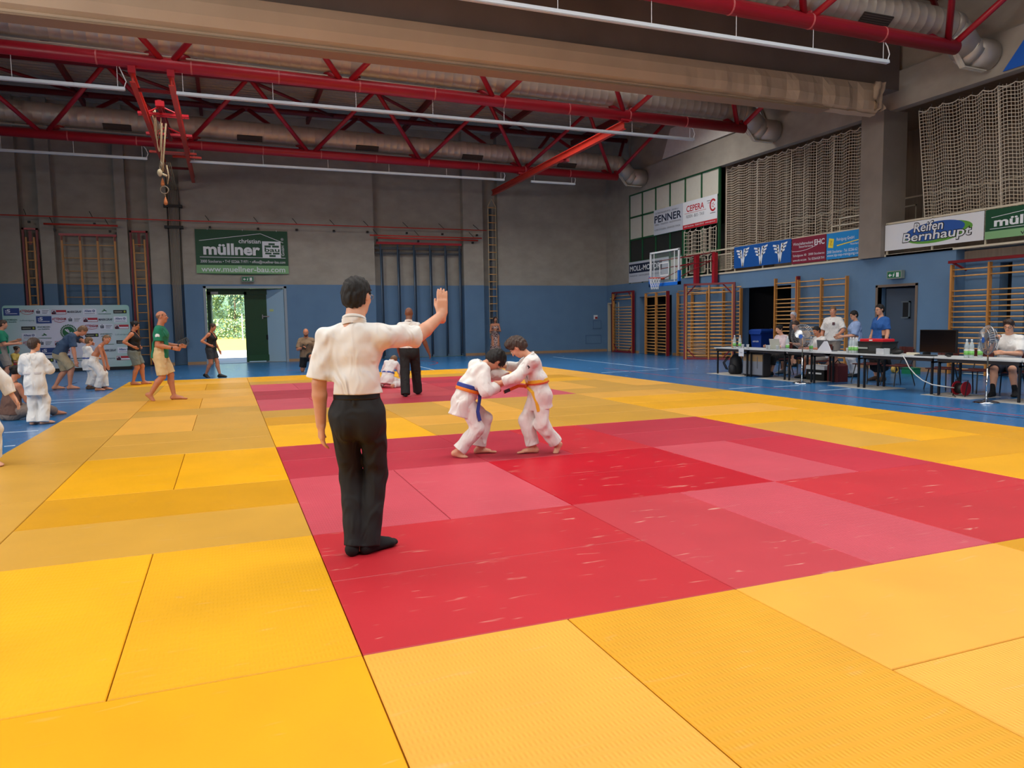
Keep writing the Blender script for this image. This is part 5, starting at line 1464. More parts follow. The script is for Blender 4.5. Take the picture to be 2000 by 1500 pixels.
class Person:
    def __init__(s, label, pos, heading, H, fig='m', res=.012, skin_='fair', girth=1.0, headk=None, group=None,
                 pelvis=None, spine=None, pel_yaw=0.0, twist=0.0, head=(0, 0, 0), feet=None, arms=None, knees=None, footdeg=(8, -8), footpitch=(0, 0), shift=(0, 0)):
        s.H = H; s.res = res; s.fig = fig; s.g = girth; s.sk = skin_
        s.t = thing('person', pos, label, 'person', group, rz=-R(heading))
        s.pos = np.array(pos, float); s.Rw = rotz(-R(heading))
        child = fig == 'c'
        s.hh = H/(headk or (6.3 if child else 7.4))
        up = npv(0, 0, 1.0)
        s.pel = npv(*(pelvis if pelvis is not None else (shift[0], shift[1], .525)))*H if pelvis is None or max(np.abs(pelvis)) <= 3 else None
        sp = unit(spine) if spine is not None else up
        s.fwd0 = rotz(R(pel_yaw))@npv(0, 1, 0)
        cf = rotz(R(twist))@s.fwd0
        s.Rp = frame(unit(up*.55+sp*.45), s.fwd0); s.Rm = frame(unit(up*.25+sp*.75), s.fwd0+cf); s.Rc = frame(unit(sp), cf)
        s.waist = s.pel+s.Rp@npv(0, 0, .10)*H
        s.chest = s.waist+s.Rm@npv(0, .004, .095)*H
        nk = .812-.72 if child else .115
        s.neck = s.chest+s.Rc@npv(0, -.012, .108)*H
        sw = {'m': .098, 'f': .087, 'c': .088}[fig]
        s.sh = {i: s.neck+s.Rc@npv(i*sw, .006, -.036)*H for i in (1, -1)}
        hy, hp, hr = head
        s.Rh = s.Rc@rotz(R(hy))@rotx(-R(hp))@roty(R(hr))
        s.neck2 = s.neck+(s.Rc@npv(0, .012, .035)+s.Rh@npv(0, .006, .012))*H
        s.head = s.neck2+s.Rh@npv(0, .10, .46)*s.hh
        # legs
        hw = {'m': .050, 'f': .054, 'c': .047}[fig]
        s.hip = {i: s.pel+s.Rp@npv(i*hw, 0, -.012)*H for i in (1, -1)}
        l1, l2 = .243*H, .240*H; s.l1, s.l2 = l1, l2
        feet = feet or {}
        s.ank = {}; s.knee = {}; s.fdir = {}; s.fp = {}
        for i in (1, -1):
            ft = feet.get(i, (i*.055, 0.0))
            ft = npv(*ft)
            if len(ft) == 2: ft = npv(ft[0]*H, ft[1]*H, .047*H)
            elif len(ft) == 3: ft = ft*H
            pole = (knees or {}).get(i, (i*.12, 1.0, 0.0))
            s.knee[i], s.ank[i] = ik2(s.hip[i], ft, l1, l2, rotz(R(pel_yaw))@npv(*pole))
            dg = footdeg[0] if i == 1 else footdeg[1]
            s.fp[i] = footpitch[0] if i == 1 else footpitch[1]
            p = R(s.fp[i])
            s.fdir[i] = rotz(R(pel_yaw)-R(dg))@npv(0, math.cos(p), -math.sin(p))
        # arms: ('d', upper dir, fore dir) in person frame, or ('t', hand target world/local, pole)
        u, f = .170*H, .150*H
        s.elb = {}; s.wri = {}; s.hd = {}; s.hn = {}
        arms = arms or {}
        s.curl = {}
        for i in (1, -1):
            a = arms.get(i, dict(d=((i*.12, -.02, -1), (i*.06, .12, -1))))
            if 'd' in a:
                s.elb[i] = s.sh[i]+unit(a['d'][0])*u; s.wri[i] = s.elb[i]+unit(a['d'][1])*f
            else:
                tgt = s.local(a['w']) if 'w' in a else npv(*a['t'])*H
                s.elb[i], s.wri[i] = ik2(s.sh[i], tgt, u, f, a.get('pole', (i*.6, -.4, -1)))
            s.hd[i] = unit(a.get('hd', s.wri[i]-s.elb[i]))
            dn = npv(*a['hn']) if 'hn' in a else s.Rc@npv(-i, .2, 0)
            s.hn[i] = unit(dn-s.hd[i]*np.dot(dn, s.hd[i])); s.curl[i] = a.get('curl', .35)
    def local(s, w): return s.Rw.T@(np.array(w, float)-s.pos)
    # ---- torso sections, shared by body and clothes
    def torso(s, e=0.0, widen=1.0, lo=0.0):
        H, g = s.H, s.g; f = s.fig
        if f == 'm': W = ((.093, .068), (.080, .060), (.092, .066), (.086, .052))
        elif f == 'f': W = ((.100, .070), (.072, .056), (.084, .066), (.076, .048))
        else: W = ((.078, .058), (.072, .054), (.078, .056), (.072, .046))
        P = [s.pel+s.Rp@npv(0, 0, .0)*H, s.waist, s.chest+s.Rc@npv(0, .004, .02)*H, s.neck+s.Rc@npv(0, .006, -.045)*H]
        W = [(w*H*g+e, d*H*g*(1.06 if g > 1.1 and k < 3 else 1)+e) for k, (w, d) in enumerate(W)]
        A = [s.Rp[:, 0], s.Rm[:, 0], s.Rc[:, 0]]
        return [(ecap(P[k], P[k+1], W[k], W[k+1], A[k]), .045) for k in range(3)]
    def body(s, toes=False, hands=True, beard=False, shrink=.006, legk=1.0):
        H = s.H; S_ = Shape(); g = s.g
        e0 = -shrink
        for p, k in s.torso(e0): S_.add(p, k)
        gl = .085*H*g
        for i in (1, -1): S_.add(ell(s.pel+s.Rp@npv(i*.036, -.022, -.035)*H, (.048*H*g, .050*H*g, .060*H), s.Rp), .04)
        if s.fig == 'f':
            for i in (1, -1): S_.add(ell(s.chest+s.Rc@npv(i*.038, .052, -.002)*H, (.034*H*g, .034*H*g, .036*H*g), s.Rc), .02)
        [S_.add(cap(s.neck+s.Rc@npv(i*.012, 0, -.016)*H, s.sh[i], .026*H, .030*H), .04) for i in (1, -1)]
        nr = (.034 if s.fig == 'm' else .029 if s.fig == 'f' else .027)*H
        S_.add(cap(s.neck+s.Rc@npv(0, 0, -.02)*H, s.neck2+s.Rh@npv(0, .04, .14)*s.hh, nr*1.12, nr), .03)
        ar = {'m': (.032, .026, .0265, .0175), 'f': (.027, .0225, .023, .0155), 'c': (.026, .0215, .021, .0165)}[s.fig]
        for i in (1, -1):
            S_.add(cap(s.sh[i], s.elb[i], ar[0]*H*g**.5, ar[1]*H*g**.4), .03)
            m = s.elb[i]+(s.wri[i]-s.elb[i])*.28
            S_.add(cap(s.elb[i], m, ar[1]*H*.98, ar[2]*H), .012); S_.add(cap(m, s.wri[i], ar[2]*H, ar[3]*H), .012)
            if hands: s.hand(S_, i)
        lr = {'m': (.052, .035, .033, .021), 'f': (.055, .035, .033, .020), 'c': (.047, .033, .031, .022)}[s.fig]
        for i in (1, -1):
            a, k, b = s.hip[i], s.knee[i], s.ank[i]; gg = g**.6*legk
            S_.add(cap(a, k, lr[0]*H*gg, lr[1]*H*gg), .03)
            back = unit(np.cross(np.cross(b-k, s.fdir[i]), b-k)+1e-9)
            m = k+(b-k)*.32-back*.010*H*(1 if legk == 1 else .2)
            S_.add(cap(k, m, lr[1]*H*.98*legk, lr[2]*H*1.06*legk), .02); S_.add(cap(m, b, lr[2]*H*1.06*legk, lr[3]*H), .02)
            s.foot(S_, i, toes)
        s.headshape(S_, beard)
        if min(s.ank[1][2], s.ank[-1][2]) < .1*H: S_.cut((0, 0, .002), (0, 0, -1))
        s.body_o = add_surface('body', S_, s.res, skin(s.sk), s.t)
        s.face()
        return s
    def foot(s, S_, i, toes, e=0.0):
        H = s.H; d = s.fdir[i]; a = s.ank[i]; x = unit(np.cross(d, (0, 0, 1))); up = np.cross(x, d)
        heel = a-d*.022*H-up*.022*H; ball = a+d*.085*H-up*.030*H; tip = a+d*.112*H-up*.033*H
        S_.add(cap(a, heel, .021*H+e, .020*H+e), .015)
        S_.add(ecap(heel, ball, (.019*H+e, .022*H+e), (.027*H+e, .014*H+e), x), .02)
        S_.add(cap(a, ball+up*.005*H, .019*H+e, .012*H+e), .02)
        if toes:
            for k in range(5):
                q = (k-2)*.0125*H*(-i); L = (.135, .13, .125, .117, .107)[k if True else 0]
                r = (.0098, .0075, .0072, .0068, .0064)[k]*H
                o = x*(-i)*(.5*.0 + (.024-.0118*k)*H)*1.0
                S_.add(cap(ball+o*1.0, a+d*L*H+o-up*.037*H, r*1.1, r), .004)
        else: S_.add(ecap(ball, tip, (.026*H+e, .013*H+e), (.020*H+e, .010*H+e), x), .012)
    def hand(s, S_, i):
        H = s.H; d, n, w = s.hd[i], s.hn[i], s.wri[i]
        th = np.cross(d, n)*i                         # thumb side
        L = .102*H; c = s.curl[i]; fr = .0050*H
        pc = w+d*.27*L; A = np.stack([th, n, d], 1)
        S_.add(rbox(pc+d*.03*L, (.215*L, .082*L, .285*L), A, .07*L), .014)
        S_.add(cap(w-d*.02*H, w+d*.1*L, .0155*H, .0145*H), .012)
        for k in range(4):
            o = th*(.155-.104*k)*L; ln = (.43, .47, .44, .35)[k]*L
            b = w+d*.545*L+o; spread = th*(.10-.066*k)*.45
            a1 = c*1.0; a2 = c*2.1; a3 = c*2.9
            d1 = unit(d*math.cos(a1)+n*math.sin(a1)+spread*(1-c)); d2 = unit(d*math.cos(a2)+n*math.sin(a2)); d3 = unit(d*math.cos(a3)+n*math.sin(a3))
            j1 = b+d1*ln*.45; j2 = j1+d2*ln*.31; j3 = j2+d3*ln*.22
            S_.add(cap(b-d*.04*L, j1, fr*1.06, fr), .004); S_.add(cap(j1, j2, fr, fr*.93), .003); S_.add(cap(j2, j3, fr*.93, fr*.82), .003)
        tb = w+d*.16*L+th*.16*L; td = unit(d*.85+th*.40+n*(.30+c*.6)); t1 = tb+td*.25*L; td2 = unit(d*.85+th*(.12-c*.6)+n*(.2+c*.7)); t2 = t1+td2*.24*L
        S_.add(cap(tb, t1, fr*1.45, fr*1.2), .01); S_.add(cap(t1, t2, fr*1.2, fr*.95), .003)
    def hp_(s, x, y, z): return s.head+s.Rh@npv(x, y, z)*s.hh
    def headshape(s, S_, beard):
        q = s.hp_; h = s.hh; A = s.Rh; w = 1.0 if s.fig != 'c' else 1.06
        S_.add(ell(q(0, -.045, .115), (.315*h*w, .405*h, .375*h), A), .02)
        S_.add(ell(q(0, .10, -.17), (.245*h*w, .275*h, .30*h), A), .03*h/.23)
        S_.add(ell(q(0, .215, -.385), (.125*h, .115*h, .085*h), A), .03)
        S_.add(cap(q(-.13, .325, .085), q(.13, .325, .085), .045*h), .02)
        S_.add(cap(q(0, .37, .05), q(0, .455, -.115), .028*h, .048*h), .012)
        for i in (1, -1):
            S_.add(ell(q(i*.17, .25, -.10), (.075*h, .07*h, .07*h), A), .02)
            S_.sub(ell(q(i*.135, .405, .02), (.062*h, .05*h, .040*h), A), .012)
            S_.add(ell(q(i*.135, .335, .02), (.055*h, .05*h, .045*h), A), .004)
            S_.add(ell(q(i*.325*w, -.04, -.02), (.032*h, .075*h, .125*h), A@rotz(-i*.35)), .012)
        S_.add(cap(q(-.07, .335, -.235), q(.07, .335, -.235), .032*h, .032*h), .012)
    def face(s):
        q = s.hp_; h = s.hh
        # the eyes, lips and eyebrows sit on the head
        for i in (1, -1):
            e = MB().sphere(q(i*.135, .357, .02), .046*h, 8, 6).build('eye', M_EYE, s.t, local=True, smooth=True)
            MB().sphere(q(i*.135, .390, .02), .022*h, 8, 6).build('iris', M_IRIS, e, local=True, smooth=True)
        MB().path([q(-.095, .345, -.237), q(-.04, .378, -.232), q(0, .382, -.236), q(.04, .378, -.232), q(.095, .345, -.237)], [.008*h, .02*h, .02*h, .02*h, .008*h], n=6).build('lips', M_LIP, s.t, local=True, smooth=True)
        for i in (1, -1): MB().path([q(i*.07, .378, .10), q(i*.14, .368, .125), q(i*.215, .315, .10)], .016*h, n=5).build('eyebrow', getattr(s, 'browm', M_HAIRB), s.t, local=True, smooth=True)
    def hair(s, m, style='short', t=.035, name='hair'):
        q = s.hp_; h = s.hh; S_ = Shape(); A = s.Rh; w = 1.0 if s.fig != 'c' else 1.06
        S_.add(ell(q(0, -.05, .12), ((.315*w+t)*h, (.405+t)*h, (.375+t)*h), A), .01)
        if style in ('short', 'messy', 'bowl'):
            S_.add(ell(q(0, -.20, -.08), ((.27+t)*h, (.22+t)*h, (.26+t)*h), A), .03)
            S_.cut(q(0, .30 if style != 'bowl' else .33, .27 if style == 'short' else .20 if style == 'messy' else .16), A@unit(npv(0, .62, -.5)))
            S_.cut(q(0, -.3, -.34 if style != 'bowl' else -.40), A@npv(0, 0, -1))
            for i in (1, -1): S_.sub(ell(q(i*.36, .03, -.09), (.12*h, .13*h, .19*h), A), .01)
            if style == 'messy': S_.add(ell(q(.10, .12, .46), (.24*h, .26*h, .10*h), A@roty(.3)), .04); S_.add(ell(q(-.14, .18, .40), (.16*h, .18*h, .12*h), A), .04)
            if style == 'bowl':
                S_.sub(ell(q(0, .52, -.30), (.30*h, .30*h, .36*h), A), .01)
        elif style in ('bun', 'long'):
            S_.sub(ell(q(0, .42, -.20), (.30*h, .36*h, .47*h), A), .02)
            S_.cut(q(0, -.1, -.30), A@npv(0, .35, -1))
            if style == 'bun': S_.add(ell(q(0, -.50, .22), (.13*h, .12*h, .13*h), A), .03)
            else:
                for i in (1, -1): S_.add(ecap(q(i*.24, -.10, .05), q(i*.22, -.02, -.85), (.11*h, .12*h), (.08*h, .06*h), A[:, 0]), .05)
                S_.add(ecap(q(0, -.30, .05), q(0, -.30, -.80), (.24*h, .12*h), (.20*h, .07*h), A[:, 0]), .05)
        elif style == 'fringe':                      # shaved sides, bald crown
            S_.cut(q(0, 0, .22), A@npv(0, -.25, 1)); S_.cut(q(0, .16, 0), A@unit(npv(0, 1, -.15))); S_.cut(q(0, -.2, -.28), A@npv(0, 0, -1))
            for i in (1, -1): S_.sub(ell(q(i*.34, -.0, -.06), (.09*h, .12*h, .15*h), A), .01)
        am = (.0035 if style != 'fringe' else .002)*h/.23
        S_.disp(lambda X, Y, Z: am*np.sin(X*95+3*np.sin(Z*40))*np.sin(Y*90+2*np.sin(X*50))+am*.7*np.sin((X+Y)*170))
        add_surface(name, S_, max(.0045, s.res*.7), m, s.t); return s
    def beard(s, m):
        q = s.hp_; h = s.hh; S_ = Shape(); A = s.Rh
        S_.add(ell(q(0, .11, -.20), (.262*h, .287*h, .30*h), A), .03); S_.add(ell(q(0, .215, -.385), (.14*h, .13*h, .10*h), A), .03)
        S_.cut(q(0, 0, -.13), A@npv(0, .35, 1)); S_.cut(q(0, .0, 0), A@npv(0, -1, 0)); S_.sub(ell(q(0, .42, -.235), (.10*h, .10*h, .035*h), A), .01)
        add_surface('beard', S_, max(.005, s.res*.7), m, s.t); return s
    def folds(s, amp, seed=0, fx=(22, 9, 30), mask=None):
        r = np.random.RandomState(seed); a = r.uniform(-1, 1, (4, 3)); ph = r.uniform(0, 6, 4)
        k = [unit(v)*q for v, q in zip(a, (30, 46, 70, 20))]
        def fn(X, Y, Z):
            v = 0
            for kk, p, w in zip(k, ph, (1, .7, .35, .8)):
                v = v+w*np.sin(kk[0]*X+kk[1]*Y+kk[2]*Z+p+1.6*np.sin(9*X+7*Y-6*Z+p))
            return amp*v*.5
        return fn
    def top(s, m, sleeve=.75, ease=.012, hem=-.05, neck_r=.30, fold=.004, slack=.010, flare=0.0, name='shirt', vneck=0.0, tank=False, cuff=None, seed=1, blouse=0.0):
        """sleeve: 0 none, 1 = to the elbow, 2 = to the wrist; hem: height of hem above pelvis in H"""
        H = s.H; S_ = Shape()
        for p, k in s.torso(ease): S_.add(p, k)
        S_.add(ecap(s.pel+s.Rp@npv(0, 0, hem-.02)*H, s.waist, ((.098+flare)*H*s.g+ease, (.072+flare)*H*s.g+ease), (.086*H*s.g+ease+blouse, .064*H*s.g+ease+blouse), s.Rp[:, 0]), .04)
        if hem < 0:
            for i in (1, -1): S_.add(ell(s.pel+s.Rp@npv(i*.040, -.022, -.03)*H, (.056*H*s.g+ease, .054*H*s.g+ease, .075*H), s.Rp), .06)
        if s.fig == 'f':
            for i in (1, -1): S_.add(ell(s.chest+s.Rc@npv(i*.038, .052, -.002)*H, (.036*H*s.g+ease, .034*H*s.g+ease, .036*H*s.g+ease), s.Rc), .03)
        if not tank: [S_.add(cap(s.neck+s.Rc@npv(i*.014, .002, -.018)*H, s.sh[i]+s.Rc@npv(-i*.006, 0, -.002)*H, .026*H+ease, .029*H+ease), .05) for i in (1, -1)]
        else:
            for i in (1, -1): S_.add(cap(s.chest+s.Rc@npv(i*.05, .01, .03)*H, s.neck+s.Rc@npv(i*.062, 0, .012)*H, .030*H, .012*H), .02)
        ar = {'m': (.033, .028, .024), 'f': (.028, .024, .020), 'c': (.028, .024, .022)}[s.fig]
        e2 = ease+slack
        for i in (1, -1):
            if sleeve <= 0: continue
            if sleeve <= 1:
                b = s.sh[i]+(s.elb[i]-s.sh[i])*sleeve
                S_.add(cap(s.sh[i], b+unit(s.elb[i]-s.sh[i])*.03*H, ar[0]*H*s.g**.3+ease, ar[1]*H+e2*1.25), .035)
                S_.cut_arm = None
            else:
                S_.add(cap(s.sh[i], s.elb[i], ar[0]*H+e2, ar[1]*H+e2*1.2), .035)
                b = s.elb[i]+(s.wri[i]-s.elb[i])*(sleeve-1)
                S_.add(cap(s.elb[i], b, ar[1]*H+e2*1.2, (cuff if cuff else ar[2]*H+e2*1.4)), .02)
        if fold: S_.disp(s.folds(fold, seed))
        # hems: cut the shirt bottom, the sleeve ends and the neck opening
        for i in (1, -1):
            if sleeve <= 0: continue
            if sleeve <= 1: c = s.sh[i]+(s.elb[i]-s.sh[i])*sleeve; d = unit(s.elb[i]-s.sh[i]); rr = .085*H
            else: c = s.elb[i]+(s.wri[i]-s.elb[i])*(sleeve-1); d = unit(s.wri[i]-s.elb[i]); rr = .07*H
            S_.sub(ecap(c+d*(.05*H+.035*H), c+d*(.16*H), (.06*H, .06*H), (.06*H, .06*H), s.Rc[:, 0] if abs(np.dot(d, s.Rc[:, 0])) < .9 else s.Rc[:, 1]), .004) if False else S_.ops.append(('s', s._disc(c, d, .07*H), .003))
        S_.cut(s.pel+s.Rp@npv(0, 0, hem)*H, s.Rp@npv(0, 0, -1))
        nr = neck_r*s.hh
        S_.sub(ecap(s.neck+s.Rc@npv(0, .012, .034)*H, s.neck+s.Rc@npv(0, .03, .12)*H, (nr*.92, nr*.85), (nr*1.2, nr*1.2), s.Rc[:, 0]), .006)
        if vneck or tank:
            dp = vneck or .05
            S_.sub(ecap(s.neck+s.Rc@npv(0, .05, .02)*H, s.neck+s.Rc@npv(0, .095, -dp)*H, (.034*H if tank else .026*H, .05*H), ((.03 if tank else .004)*H, .03*H), s.Rc[:, 0]), .006)
        o = add_surface(name, S_, s.res*.85, m, s.t); return o
    def _disc(s, c, d, r):
        """solid that removes everything beyond c along d within radius r (end of a sleeve or leg)"""
        c = np.array(c, float); d = unit(d); L = .30*s.H
        def f(X, Y, Z):
            px, py, pz = X-c[0], Y-c[1], Z-c[2]; h = px*d[0]+py*d[1]+pz*d[2]
            rad = np.sqrt(np.maximum(px*px+py*py+pz*pz-h*h, 0))
            return np.maximum(np.maximum(-h, h-L), rad-r)
        e = np.full(3, r+.02); a, b = c, c+d*L
        return f, np.minimum(a, b)-e, np.maximum(a, b)+e
    def bottom(s, m, length=1.95, ease=.012, flare=0.0, name='trousers', rise=.075, fold=.003, seed=2, legr=1.0):
        """length: 1 = to the knee, 2 = to the ankle"""
        H = s.H; S_ = Shape(); g = s.g
        for p, k in s.torso(ease)[:1]: S_.add(p, k)
        for i in (1, -1): S_.add(ell(s.pel+s.Rp@npv(i*.036, -.020, -.035)*H, (.052*H*g+ease, .052*H*g+ease, .075*H), s.Rp), .05)
        lr = {'m': (.054, .037, .030), 'f': (.056, .037, .030), 'c': (.050, .037, .032)}[s.fig]; gg = g**.6*legr
        for i in (1, -1):
            a, k, b = s.hip[i], s.knee[i], s.ank[i]
            if length <= 1:
                e = a+(k-a)*length
                S_.add(cap(a, e+unit(k-a)*.03*H, lr[0]*H*gg+ease, (lr[0]*(1-length)+lr[1]*length)*H*gg+ease+flare), .03)
            else:
                S_.add(cap(a, k, lr[0]*H*gg+ease, lr[1]*H*gg+ease*1.2+flare*.6), .03)
                e = k+(b-k)*(length-1); S_.add(cap(k, e+unit(b-k)*.015*H, lr[1]*H*gg+ease*1.2+flare*.6, lr[2]*H+ease*1.2+flare), .03)
        if fold: S_.disp(s.folds(fold, seed))
        S_.cut(s.pel+s.Rp@npv(0, 0, rise)*H, s.Rp@npv(0, 0, 1))
        for i in (1, -1):
            a, k, b = s.hip[i], s.knee[i], s.ank[i]
            if length <= 1: e, d = a+(k-a)*length, unit(k-a)
            else: e, d = k+(b-k)*(length-1), unit(b-k)
            S_.ops.append(('s', s._disc(e, d, .085*H+flare+ease), .003))
        if min(s.ank[1][2], s.ank[-1][2]) < .1*H: S_.cut((0, 0, .004), (0, 0, -1))
        return add_surface(name, S_, s.res*.85, m, s.t)
    def belt(s, m, z=.075, h=.016, e=.02, name='belt', tilt=0.0):
        H = s.H; S_ = Shape(); A = s.Rp@rotx(tilt)
        c = s.pel+s.Rp@npv(0, 0, z)*H
        S_.add(ecap(c-A@npv(0, 0, .03)*H, c+A@npv(0, 0, .03)*H, (.09*H*s.g+e, .066*H*s.g+e), (.086*H*s.g+e, .063*H*s.g+e), A[:, 0]), .01)
        S_.cut(c+A@npv(0, 0, h)*H, A@npv(0, 0, 1)); S_.cut(c-A@npv(0, 0, h)*H, A@npv(0, 0, -1))
        return add_surface(name, S_, max(.004, s.res*.7), m, s.t)
    def ribbon(s, pts, w, m, name, th=.006, side=None):
        """flat band along local points"""
        mb = MB(); P = [np.array(p, float) for p in pts]; v = []
        for i, p in enumerate(P):
            d = unit(P[min(i+1, len(P)-1)]-P[max(i-1, 0)]); sd = np.array(side if side is not None else (0, 0, 1.0), float); sd = sd-d*np.dot(sd, d); sd = unit(sd); n = np.cross(d, sd)
            v += [p-sd*w/2-n*th/2, p+sd*w/2-n*th/2, p+sd*w/2+n*th/2, p-sd*w/2+n*th/2]
        f = []
        for i in range(len(P)-1):
            for k in range(4): f.append((4*i+k, 4*i+(k+1) % 4, 4*i+4+(k+1) % 4, 4*i+4+k))
        f += [(3, 2, 1, 0), tuple(range(4*len(P)-4, 4*len(P)))]
        mb._add(v, f); return mb.build(name, m, s.t, local=True)
    def shoes(s, m, name='shoe', e=.008, sock=False):
        for i in (1, -1):
            S_ = Shape(); s.foot(S_, i, False, e)
            if sock: S_.add(cap(s.ank[i], s.ank[i]+unit(s.knee[i]-s.ank[i])*.075*s.H, .024*s.H, .025*s.H), .015)
            if s.ank[i][2] < .1*s.H: S_.cut((0, 0, .001), (0, 0, -1))
            add_surface(name, S_, s.res*.8, m, s.t)
        return s
    def glasses(s, m):
        q = s.hp_; h = s.hh; mb = MB()
        for i in (1, -1):
            mb.path([q(i*.145+.085*math.cos(a), .425, .015+.065*math.sin(a)) for a in np.linspace(0, 2*PI, 14, endpoint=False)], .009*h, n=5, closed=True)
            mb.path([q(i*.23, .42, .04), q(i*.30, .30, .04), q(i*.345, .0, .03)], .010*h, n=5)
        mb.path([q(-.06, .43, .03), q(0, .45, .035), q(.06, .43, .03)], .009*h, n=5)
        mb.build('glasses', m, s.t, local=True, smooth=True); return s
    def gi(s, belt_m, length=1.85, hem=-.16, sleeve=1.78, ease=.018, fold=.008, seed=3, jacket=True, belts=None, trousers=True, m=None):
        m = m or M_GI; H = s.H
        if trousers: s.bottom(m, length, ease*.9, .014, 'judo_trousers', fold=fold, seed=seed)
        if jacket:
            s.top(m, sleeve, ease, hem, neck_r=.30, fold=fold, slack=.012, flare=.012, name='judo_jacket', vneck=.06, cuff=.042*H, seed=seed+5)
            # lapels crossing on the chest
            for i in (1, -1):
                pts = [s.neck+s.Rc@npv(i*.030, -.035, .016)*H, s.neck+s.Rc@npv(i*.045, .015, .012)*H, s.neck+s.Rc@npv(i*.036, .056, -.03)*H, s.chest+s.Rc@npv(-i*.004, .078, .0)*H+s.Rc@npv(0, ease, 0), s.waist+s.Rm@npv(-i*.03, .066, 0)*H+s.Rm@npv(0, ease+.004, 0)]
                s.ribbon(pts, .030*H, m, 'lapel', .014, side=s.Rc@npv(1, .3, 0))
            # short vents hanging below the belt
            if belt_m is not None:
                s.belt(belt_m, .088, .0145, ease+.016)
        return s
# ================================================================ the cast
FT = .04                                        # top of the mats
def onmat(px, py): p = BZ(px, py, FT); return np.array([p[0], p[1], FT])
def onfl(px, py): p = BZ(px, py, 0.0); return np.array([p[0], p[1], 0.0])
M_SHIRTW = cloth('white_poplin', (232, 228, 222), .75, .02, 300, .08)
M_TROUSK = cloth('black_trouser_cloth', (20, 20, 22), .8, .08, 300, .08)
M_BELTK = mat('black_leather', (12, 12, 13), .4)

# ---- referee with raised hand
p = Person('referee in white short-sleeved shirt and black trousers raising one hand', (.25, 1.46, FT), 22, 1.74, 'm', .0065, 'fair', .86,
           feet={1: (.030, .004), -1: (-.024, -.014)}, footdeg=(38, 16), head=(-20, 4, 0), shift=(0, -.004),
           arms={1: dict(d=((.66, .74, -.02), (.52, .66, .52)), hd=(.02, .05, 1), hn=(-.05, 1, -.05), curl=.10),
                 -1: dict(d=((-.20, -.05, -1), (-.03, .14, -1)), hn=(.75, .5, 0), curl=.30)})
REF = p
p.body(legk=.9); p.hair(M_HAIRK, 'short', .040); p.glasses(M_STEEL)
p.bottom(M_TROUSK, 2.10, .011, .002, fold=.004, rise=.066, legr=.94)
p.top(M_SHIRTW, .90, .013, .064, .28, .010, .012, 0.0, 'shirt', seed=11, blouse=.014)
p.belt(M_BELTK, .056, .0115, .014)
H = p.H
MB().path([p.neck+p.Rc@npv(.036*math.cos(a), .008+.036*math.sin(a), .028-.012*math.sin(a))*H for a in np.linspace(.9*PI/2+.6, 2.5*PI-.6-.0, 22)], .011, n=6).build('collar_stand', M_SHIRTW, p.t, local=True, smooth=True)
pts = [p.neck+p.Rc@npv(.041*math.cos(a), .006+.041*math.sin(a), .012-.012*math.sin(a))*H for a in np.linspace(PI/2+.35, 2.5*PI-.35, 24)]
p.ribbon(pts, .036, M_SHIRTW, 'collar', .008, side=p.Rc@npv(0, 0, 1))
# yoke seam across the shoulder blades
p.shoes(mat('black_sock', (16, 16, 18), .9), 'sock', .004, True)

# ---- the two boys gripping each other
YK = 4.36
p = Person('dark-haired judo boy in white suit with blue belt bending into his partner', (1.94, 4.43, FT), 97, 1.36, 'c', .0075, 'fair', 1.0,
           pelvis=(.0, -.03, .465), spine=(.0, .62, .78), headk=5.9, feet={1: (.07, -.115, .05), -1: (-.055, .085)}, footdeg=(20, 0), footpitch=(18, 0), head=(6, 34, 0), twist=12,
           knees={1: (.15, 1, 0), -1: (-.1, 1, 0)},
           arms={1: dict(w=BY(975, 752, 4.28), pole=(.5, -.2, -1), curl=.55, hn=(-1, 0, 0)), -1: dict(w=BY(1000, 738, 4.42), pole=(-.6, 0, -1), curl=.5, hn=(1, 0, 0))})
KL = p
p.body(toes=True, legk=.9); p.hair(M_HAIRK, 'bowl', .095)
p.gi(None, 1.93, -.15, 1.82, .020, .010, 21)
p.belt(mat('belt_blue', (46, 62, 140), .8), .098, .017, .040); p.belt(mat('belt_orange', (222, 120, 30), .8), .070, .013, .046, 'second_belt')
bw = mat('belt_blue', (46, 62, 140), .8); bo = mat('belt_orange', (222, 120, 30), .8); bk = mat('belt_label', (40, 24, 30), .8)
c0 = p.waist+p.Rp@npv(.02, .095, -.02)*p.H
p.ribbon([c0, c0+npv(.10, -.02, -.06), c0+npv(.13, -.05, -.20), c0+npv(.14, -.03, -.30)], .036, bw, 'belt_tail', .008, side=(0, 1, 0))
p.ribbon([c0+npv(.02, .0, -.03), c0+npv(.05, .12, -.02), c0+npv(.04, .23, .02)], .034, bo, 'belt_tail', .008)
p.ribbon([c0+npv(.043, .17, .001), c0+npv(.043, .22, .017)], .036, bk, 'belt_label', .010)
MB().sphere(c0+npv(.02, .015, -.02), .03, 8, 6, (1, .8, .8)).build('belt_knot', bw, p.t, local=True, smooth=True)

